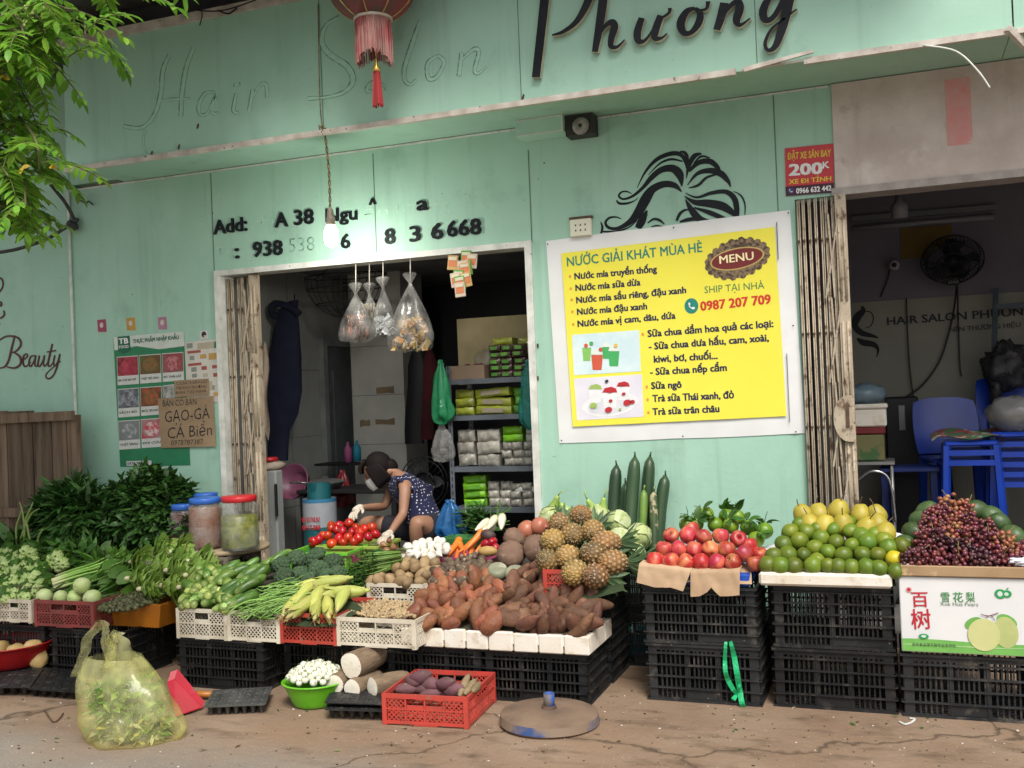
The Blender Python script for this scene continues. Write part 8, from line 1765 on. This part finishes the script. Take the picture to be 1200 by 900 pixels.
tl=empty('tube_lamp',at(1083,262,y=2.45),'unlit grey fluorescent lamp fitting high on the lilac wall','lamp');g=MB();a,c=at(1001,268,y=2.46),at(1165,254,y=2.46);g.tube([a,c],.022,10);o1=g.build('tube',mat('dim_tube',(.32,.32,.36),rough=.3));g=MB();a,c=at(998,257,y=2.475),at(1168,243,y=2.475);g.tube([a,c],.03,4,0,False);o2=g.build('fitting',mat('grey_fitting',(.18,.18,.21)));under(tl,o1,o2)
c=at(1054,246,y=1.6);g=MB();g.lathe([(0,-.06),(.055,-.06),(.06,.04),(.03,.06),(.02,.12)],18,Matrix.Translation(c));g.tube([c,Vector((c.x,c.y,3.2))],.008,5);tag(g.build('ceiling_fixture',mat('grey_fixture',(.3,.3,.33))),'grey cylindrical ceiling lamp cup hanging unlit near the beam','lamp')
# furniture
blu=mat('blue_plastic',(.010,.05,.40),(.008,.04,.32),scale=5,rough=.25);blud=mat('deep_blue_plastic',(.008,.02,.11),(.006,.015,.08),scale=5,rough=.35)
def chair(px,pyb,y,m,label,zs_=.45,rz=0,back=True):
    """moulded plastic chair: pyb is the image height of the top of its back"""
    c=at(px,pyb,y=y);x=c.x;h=c.z-.1;k_=1;zb=max(.1,c.z-.86);r_=empty('plastic_chair',(x,y,.1),label,'chair');T=Matrix.Translation((x,y,zb))@Matrix.Rotation(rz,4,'Z');g=MB();g.rbox(-.21,.21,-.2,.2,.42,.45,.012,0,T);o1=g.build('seat',m);under(r_,o1)
    rows=[]
    for i in range(7):
        t=i/6;w_=.19+.035*sin(pi*(t*.7+.15));rows.append([T@Vector((w_*u,.19+.09*t-.04*(1-u*u)*0+.03*(1-u*u),.46+.40*t-.03*abs(u)**3*(i==6)))for u in[j/5-1 for j in range(11)]])
    g=MB();g.grid(rows);g.grid([[p+Vector((0,.012,0))for p in r2]for r2 in rows],flip=True);under(r_,g.build('backrest',m))
    for sx,sy_ in((-1,-1),(1,-1),(-1,1),(1,1)):g=MB();g.tube([T@Vector((sx*.18,sy_*.17,.43)),T@Vector((sx*.215,sy_*.2,.1-zb))],[.03*k_,.024*k_],6,0,False);under(r_,g.build('leg',m))
    return r_
def stool(px,pt,y,m,label,w_=.16,name='plastic_stool',levels=1,h=None):
    c=at(px,pt,y=y);r_=empty(name,(c.x,y,.1),label,'stool');H=c.z-.1;g=MB();g.rbox(c.x-w_,c.x+w_,y-w_,y+w_,c.z-.035,c.z,.01);o1=g.build('seat',m);under(r_,o1);g=MB()
    for l in range(levels):z=c.z-.05-l*.07;
    for l in range(levels+1):
        z=c.z-.06-l*.065
        for s_ in(-1,1):g.box(c.x-w_*(1.02+.02*l),c.x+w_*(1.02+.02*l),y+s_*w_*1.0-.008,y+s_*w_*1.0+.008,z-.035,z);g.box(c.x+s_*w_-.008,c.x+s_*w_+.008,y-w_,y+w_,z-.035,z)
    under(r_,g.build('apron',m))
    for sx,sy_ in((-1,-1),(1,-1),(-1,1),(1,1)):g=MB();g.tube([Vector((c.x+sx*w_*.92,y+sy_*w_*.92,c.z-.03)),Vector((c.x+sx*w_*1.22,y+sy_*w_*1.22,.1))],[.026,.03],5,0,False);under(r_,g.build('leg',m))
    return r_
chair(1117,466,1.45,blu,'bright blue plastic chair behind the stool with the patterned mat',rz=.2);chair(1073,483,2.0,blud,'dark blue plastic chair in the shade beside the black speaker',rz=-.2);chair(1188,440,1.95,blu,'bright blue plastic chair behind the grey sack, next to the ladder',rz=.1)
stool(1136,515,1.05,blu,'bright blue plastic stool under the patterned mat');stool(1192,505,1.15,blu,'stack of nested blue plastic stools under the grey sack',.17,levels=4)
g=MB();c=at(1133,512,y=1.05);rows=[[c+Vector((-.22+.44*u,-.18+.4*v,.006+.012*sin(u*9+v*5)+.035*v-.07*max(0,abs(u-.5)-.42)*4))for u in[k/14 for k in range(15)]]for v in[k/8 for k in range(9)]];g.grid(rows);g.grid([[p-Vector((0,0,.004))for p in r2]for r2 in rows],flip=True)
tag(g.build('patterned_mat',mat('patterned_cloth',(.05,.16,.08),(.32,.05,.06),scale=9,lo=.47,hi=.53,rough=.7,spots=[((.5,.5,.42),14,.58,.61),((.03,.03,.03),22,.6,.63)])),'folded mat in red, green and white lying on the blue stool','mat')
g=MB();c=at(1188,480,y=1.15);g.ell(c+Vector((0,0,-.03)),(.17,.15,.12),None,24,14,0,lambda p,d:p*(1+.18*noise.noise(d*3)+.1*noise.noise(d*8)));tag(g.build('grey_sack',film('grey_film',(.36,.36,.35),.8,.3)),'grey plastic sack lying on the stacked blue stools','sack')
g=MB();c=at(1180,428,y=2.1);g.ell(c,(.17,.12,.17),None,30,20,0,lambda p,d:p*(1+.4*noise.noise(d*2+nv(4))+.2*noise.noise(d*6+nv(4))));g.tube([at(1168,440,y=2.1),at(1166,480,y=2.1)],[.06,.03],8);tag(g.build('dark_sack',film('dark_film',(.10,.10,.11),.5,.3)),'dark plastic sack hanging on the ladder','sack')
ldm=mat('blue_grey_steel',(.05,.075,.105),(.035,.05,.07),scale=8,rough=.5);ld=empty('ladder',at(1190,600,y=2.25),'blue grey steel step ladder leaning on the salon wall','ladder')
for a,c in(((1167,338),(1160,600)),((1215,338),(1228,600))):g=MB();p,q=at(*a,y=2.35),at(*c,y=2.0);q=p+(q-p)*((p.z-.1)/(p.z-q.z));g.tube([p,q],.026,4,0,False);under(ld,g.build('rail',ldm))
for k in range(5):z=.45+k*.42;a=at(1166,600-60*k,y=2.3);g=MB();pz=[at(1167,338,y=2.35),at(1160,600,y=2.0)];t=(pz[0].z-z)/(pz[0].z-pz[1].z);l=pz[0].lerp(pz[1],t);pr=[at(1215,338,y=2.35),at(1228,600,y=2.0)];r2=pr[0].lerp(pr[1],t);r2.z=l.z;g.tube([l,r2],.03,4,0,False);under(ld,g.build('rung',ldm))
g=MB();c=at(1056,465,y=2.1);g.rbox(c.x-.12,c.x+.12,2.0,2.3,.1,c.z,.01,0);d=at(1057,489,y=1.99);g.rbox(d.x-.022,d.x+.022,1.99,1.998,d.z-.1,d.z+.09,.002,1);tag(g.build('black_speaker',[mat('black_box',(.012,.012,.016),rough=.5),flat((.4,.4,.4))]),'tall black speaker box with a pale label standing by the cream wall','speaker')
bxs=at(1020,483,y=1.0);g=MB();g.rbox(bxs.x-.16,bxs.x+.10,1.0,1.3,bxs.z-.10,bxs.z+.02,.01);g.rbox(bxs.x-.17,bxs.x+.11,.99,1.31,bxs.z+.021,bxs.z+.055,.01);tag(g.build('foam_box',sty),'white foam box with lid stacked behind the gate post','box')
g=MB();c=bxs+Vector((-.04,.15,.12));g.ell(c,(.15,.13,.075),None,20,12,0,lambda p,d:p*(1+.25*noise.noise(d*4+nv(8))));tag(g.build('pale_blue_bag',film('pale_blue_film',(.3,.42,.5),.75,.25)),'pale blue plastic bag lying on the white foam box','plastic bag')
g=MB();g.rbox(bxs.x-.17,bxs.x+.09,1.0,1.3,bxs.z-.15,bxs.z-.104,.008,0);g.rbox(bxs.x-.18,bxs.x+.08,1.0,1.3,bxs.z-.33,bxs.z-.154,.008,1)
tag(g.build('carton_stack',[flat((.16,.012,.015)),mat('green_printed_carton',(.04,.1,.03),(.14,.13,.05),scale=9,lo=.46,hi=.54)]),'red and green printed cartons below the white foam box','carton')
tbl=empty('steel_trolley',(bxs.x,1.15,.1),'little steel table carrying the cartons and foam box behind the gate','table');g=MB();zt3=bxs.z-.335;g.box(bxs.x-.2,bxs.x+.14,.97,1.33,zt3-.02,zt3);o1=g.build('top',mat('dull_steel',(.3,.3,.3),rough=.35,metal=.6));under(tbl,o1)
for x in(bxs.x-.18,bxs.x+.12):
    for y in(.99,1.31):g=MB();g.tube([(x,y,.1),(x,y,zt3-.022)],.012,8);under(tbl,g.build('leg',mat('dull_steel',(.3,.3,.3),rough=.35,metal=.6)))
g=MB();g.tube(smooth_path([(bxs.x-.1,.95,zt3-.12),(bxs.x,.94,zt3-.06),(bxs.x+.1,.95,zt3-.12),(bxs.x+.13,.96,zt3-.4)]),.01,7);under(tbl,g.build('rail',mat('bright_steel',(.5,.5,.5),rough=.2,metal=.9)))
g=MB();c=at(1022,580,y=.8);g.ell(Vector((c.x,.85,.32)),(.17,.14,.25),None,20,14,0,lambda p,d:p*(1+.12*noise.noise(d*3+nv(2))));tag(g.build('sack_of_goods',mat('dark_grey_sack',(.06,.065,.06),(.035,.04,.035),scale=20,rough=.8)),'dark grey bulging sack on the floor behind the gate post','sack')
g=MB();c=at(1047,565,y=1.0);g.lathe([(0,0),(.036,0),(.036,.18),(.014,.24),(.014,.3),(0,.3)],14,Matrix.Translation((c.x,1.0,.1)),0);
tag(g.build('dark_bottle',mat('dark_glass',(.01,.012,.015),rough=.1)),'dark bottle standing on the floor below the dark blue chair','bottle')
ct=at(1060,547,y=1.1);g=MB();g.rbox(ct.x-.16,ct.x+.22,1.0,1.35,ct.z-.03,ct.z,.006);
for x in(ct.x-.13,ct.x+.18):
    for y in(1.03,1.3):g.box(x-.02,x+.02,y,y+.04,.1,ct.z-.031)
tag(g.build('blue_table',blud),'low dark blue plastic table in front of the dark blue chair','table')

# ------------------------------------------------------------------ the tree at the upper left
random.seed(77)
tr=empty('street_tree',(-4.75,-3.1,0),'leafy street tree with feathery green leaves hanging in at the upper corner','tree')
brk=mat('tree_bark',(.09,.065,.045),(.05,.038,.028),scale=9,stretch=(4,4,.6),rough=.95,bump=.5,bscale=20)
g=MB();g.tube(smooth_path([(-4.75,-3.1,0),(-4.72,-3.08,1.2),(-4.66,-3.1,2.4),(-4.6,-3.12,3.4),(-4.7,-3.05,4.8)],4),[.17,.15,.145,.14,.135,.135,.13,.13,.125,.12,.12,.115,.11,.1,.09,.08,.06],12);under(tr,g.build('trunk',brk))
lv=MB();tw=MB();fl=MB()
def frond(p,d,L,n=9,ls=.075,lw=.026):
    """pinnate leaf: a drooping midrib with paired leaflets"""
    d=Vector(d).normalized();pts=[];q=Vector(p);dd=d.copy()
    for i in range(n+1):pts.append(q.copy());dd=(dd+Vector((0,0,-.10))).normalized();q=q+dd*(L/n)
    tw.tube(pts,[.0028]*n+[.001],4,0,True,False)
    for i in range(1,n+1):
        t=(pts[i]-pts[i-1]).normalized();s_=t.cross(Vector((0,0,1)))
        s_=s_.normalized()if s_.length>.05 else Vector((1,0,0))
        s_=(s_+Vector((R(-.2,.2),R(-.2,.2),R(-.2,.1)))).normalized();sz=ls*(1-.35*abs(i/n-.45))*R(.85,1.15)
        for k in(-1,1):lv.leaf(pts[i],s_*k+t*R(.35,.7)+Vector((0,0,R(-.35,.05))),Vector((0,0,1))+t*.2,sz,lw*R(.85,1.15),R(.05,.3),.25,0,3)
    lv.leaf(pts[-1],dd,Vector((0,0,1)),ls,lw,.15,.2,0,3)
def spray(path,nf,L,ls=.075):
    P=smooth_path(path,6);tw.tube(P,[.014-.011*i/(len(P)-1)for i in range(len(P))],6,0,True)
    for k in range(nf):
        i=int(len(P)*(.2+.8*k/nf));i=min(i,len(P)-1);b_=Vector(P[i]);a=k*2.4;frond(b_,Vector((cos(a),sin(a)*.8,R(-.5,.5))),L*R(.75,1.15),random.randint(7,10),ls)
yd=-3.2
root=Vector((-4.62,-3.1,3.3))
for path,nf,L,ls in((((-40,-30),(20,-8),(60,5),(95,18),(100,40)),14,.26,.075),(((-60,20),(-10,30),(30,40),(62,58),(80,70)),14,.26,.07),(((-60,60),(-20,80),(15,95),(40,130)),8,.22,.07),(((-60,110),(-20,130),(10,150),(26,190),(30,240)),16,.26,.075),(((-60,160),(-25,180),(0,210),(14,250),(10,275)),14,.25,.075),(((-60,120),(-10,120),(20,135),(42,165),(46,200)),12,.22,.07),(((-20,-60),(40,-40),(110,-18),(150,-8)),9,.2,.07),(((-60,-20),(-10,-5),(20,20),(30,50)),12,.25,.07)):
    p=[at(a,c,y=yd+R(-.25,.25))for a,c in path];spray([root.lerp(p[0],.35),p[0]]+p[1:],nf,L,ls)
    tw.tube([root+Vector((0,0,R(-.4,.6))),root.lerp(p[0],.35)],[.03,.014],6)
for i in range(16):
    t=i/15;a,c=(R(-50,30),R(-30,60))if i%2 else(R(-50,5),R(110,240));p=at(a-40,c-30,y=yd+R(-.3,.35));spray([p,at(a,c,y=yd+R(-.3,.3)),at(a+R(10,45),c+R(15,45),y=yd+R(-.3,.3))],7,.24,.078)
# unseen crown beyond the frame, added dense to shade the left wall
for k in range(46):
    a=R(0,6.28);r_=R(.5,2.1);e=Vector((-4.75+r_*cos(a),-3.1+r_*sin(a),R(3.7,5.6)))
    px,py=proj(e)
    if-120<px<1300 and-60<py:continue
    b_=Vector((-4.68,-3.1,R(3.0,4.6)));spray([b_,b_.lerp(e,.5)+Vector((0,0,.2)),e],8,.34,.11)
for k in range(190):
    e=Vector((-4.8+R(-1.7,1.5),-2.7+R(-1.5,1.5),R(4.25,6.2)));px,py=proj(e)
    if-150<px<1300 and py>-110:continue
    if e.x>-4.0 and e.y<-2.6:continue
    for j in range(3):frond(e+Vector((R(-.3,.3),R(-.3,.3),R(-.1,.2))),(R(-1,1),R(-1,1),R(-.5,.3)),.42,6,.17,.065)
    if k%3==0:tw.tube([(-4.7,-3.07,R(3.6,4.7)),e],[.02,.005],5,0,True)
for k in range(70):p=at(R(28,52),R(0,45),y=yd-.1);fl.ell(p,(.0085,.0085,.011),None,7,5)
fl.tube([at(40,-10,y=yd-.1),at(42,20,y=yd-.1),at(38,44,y=yd-.1)],.002,4)
yf=MB()
for px,py in((36,71),(44,74),(43,78),(5,88),(26,197),(60,192),(2,70)):
    for k in range(3):p=at(px+R(-2,2),py+R(-2,2),y=yd-.1);yf.leaf(p,(R(-1,1),R(-1,1),R(-1,.5)),(0,-1,.3),.035,.02,.2,.2)
lf_=leafmat('tree_leaflet',(.12,.29,.025),(.22,.42,.05),.4,.45,.4)
under(tr,lv.build('crown',lf_),tw.build('branch',mat('green_twig',(.12,.14,.04),(.09,.07,.04),scale=9)),fl.build('bud_cluster',mat('pale_bud',(.36,.42,.13),isl=.2)),yf.build('yellow_leaf',mat('yellow_leaf',(.6,.42,.04),isl=.2)))
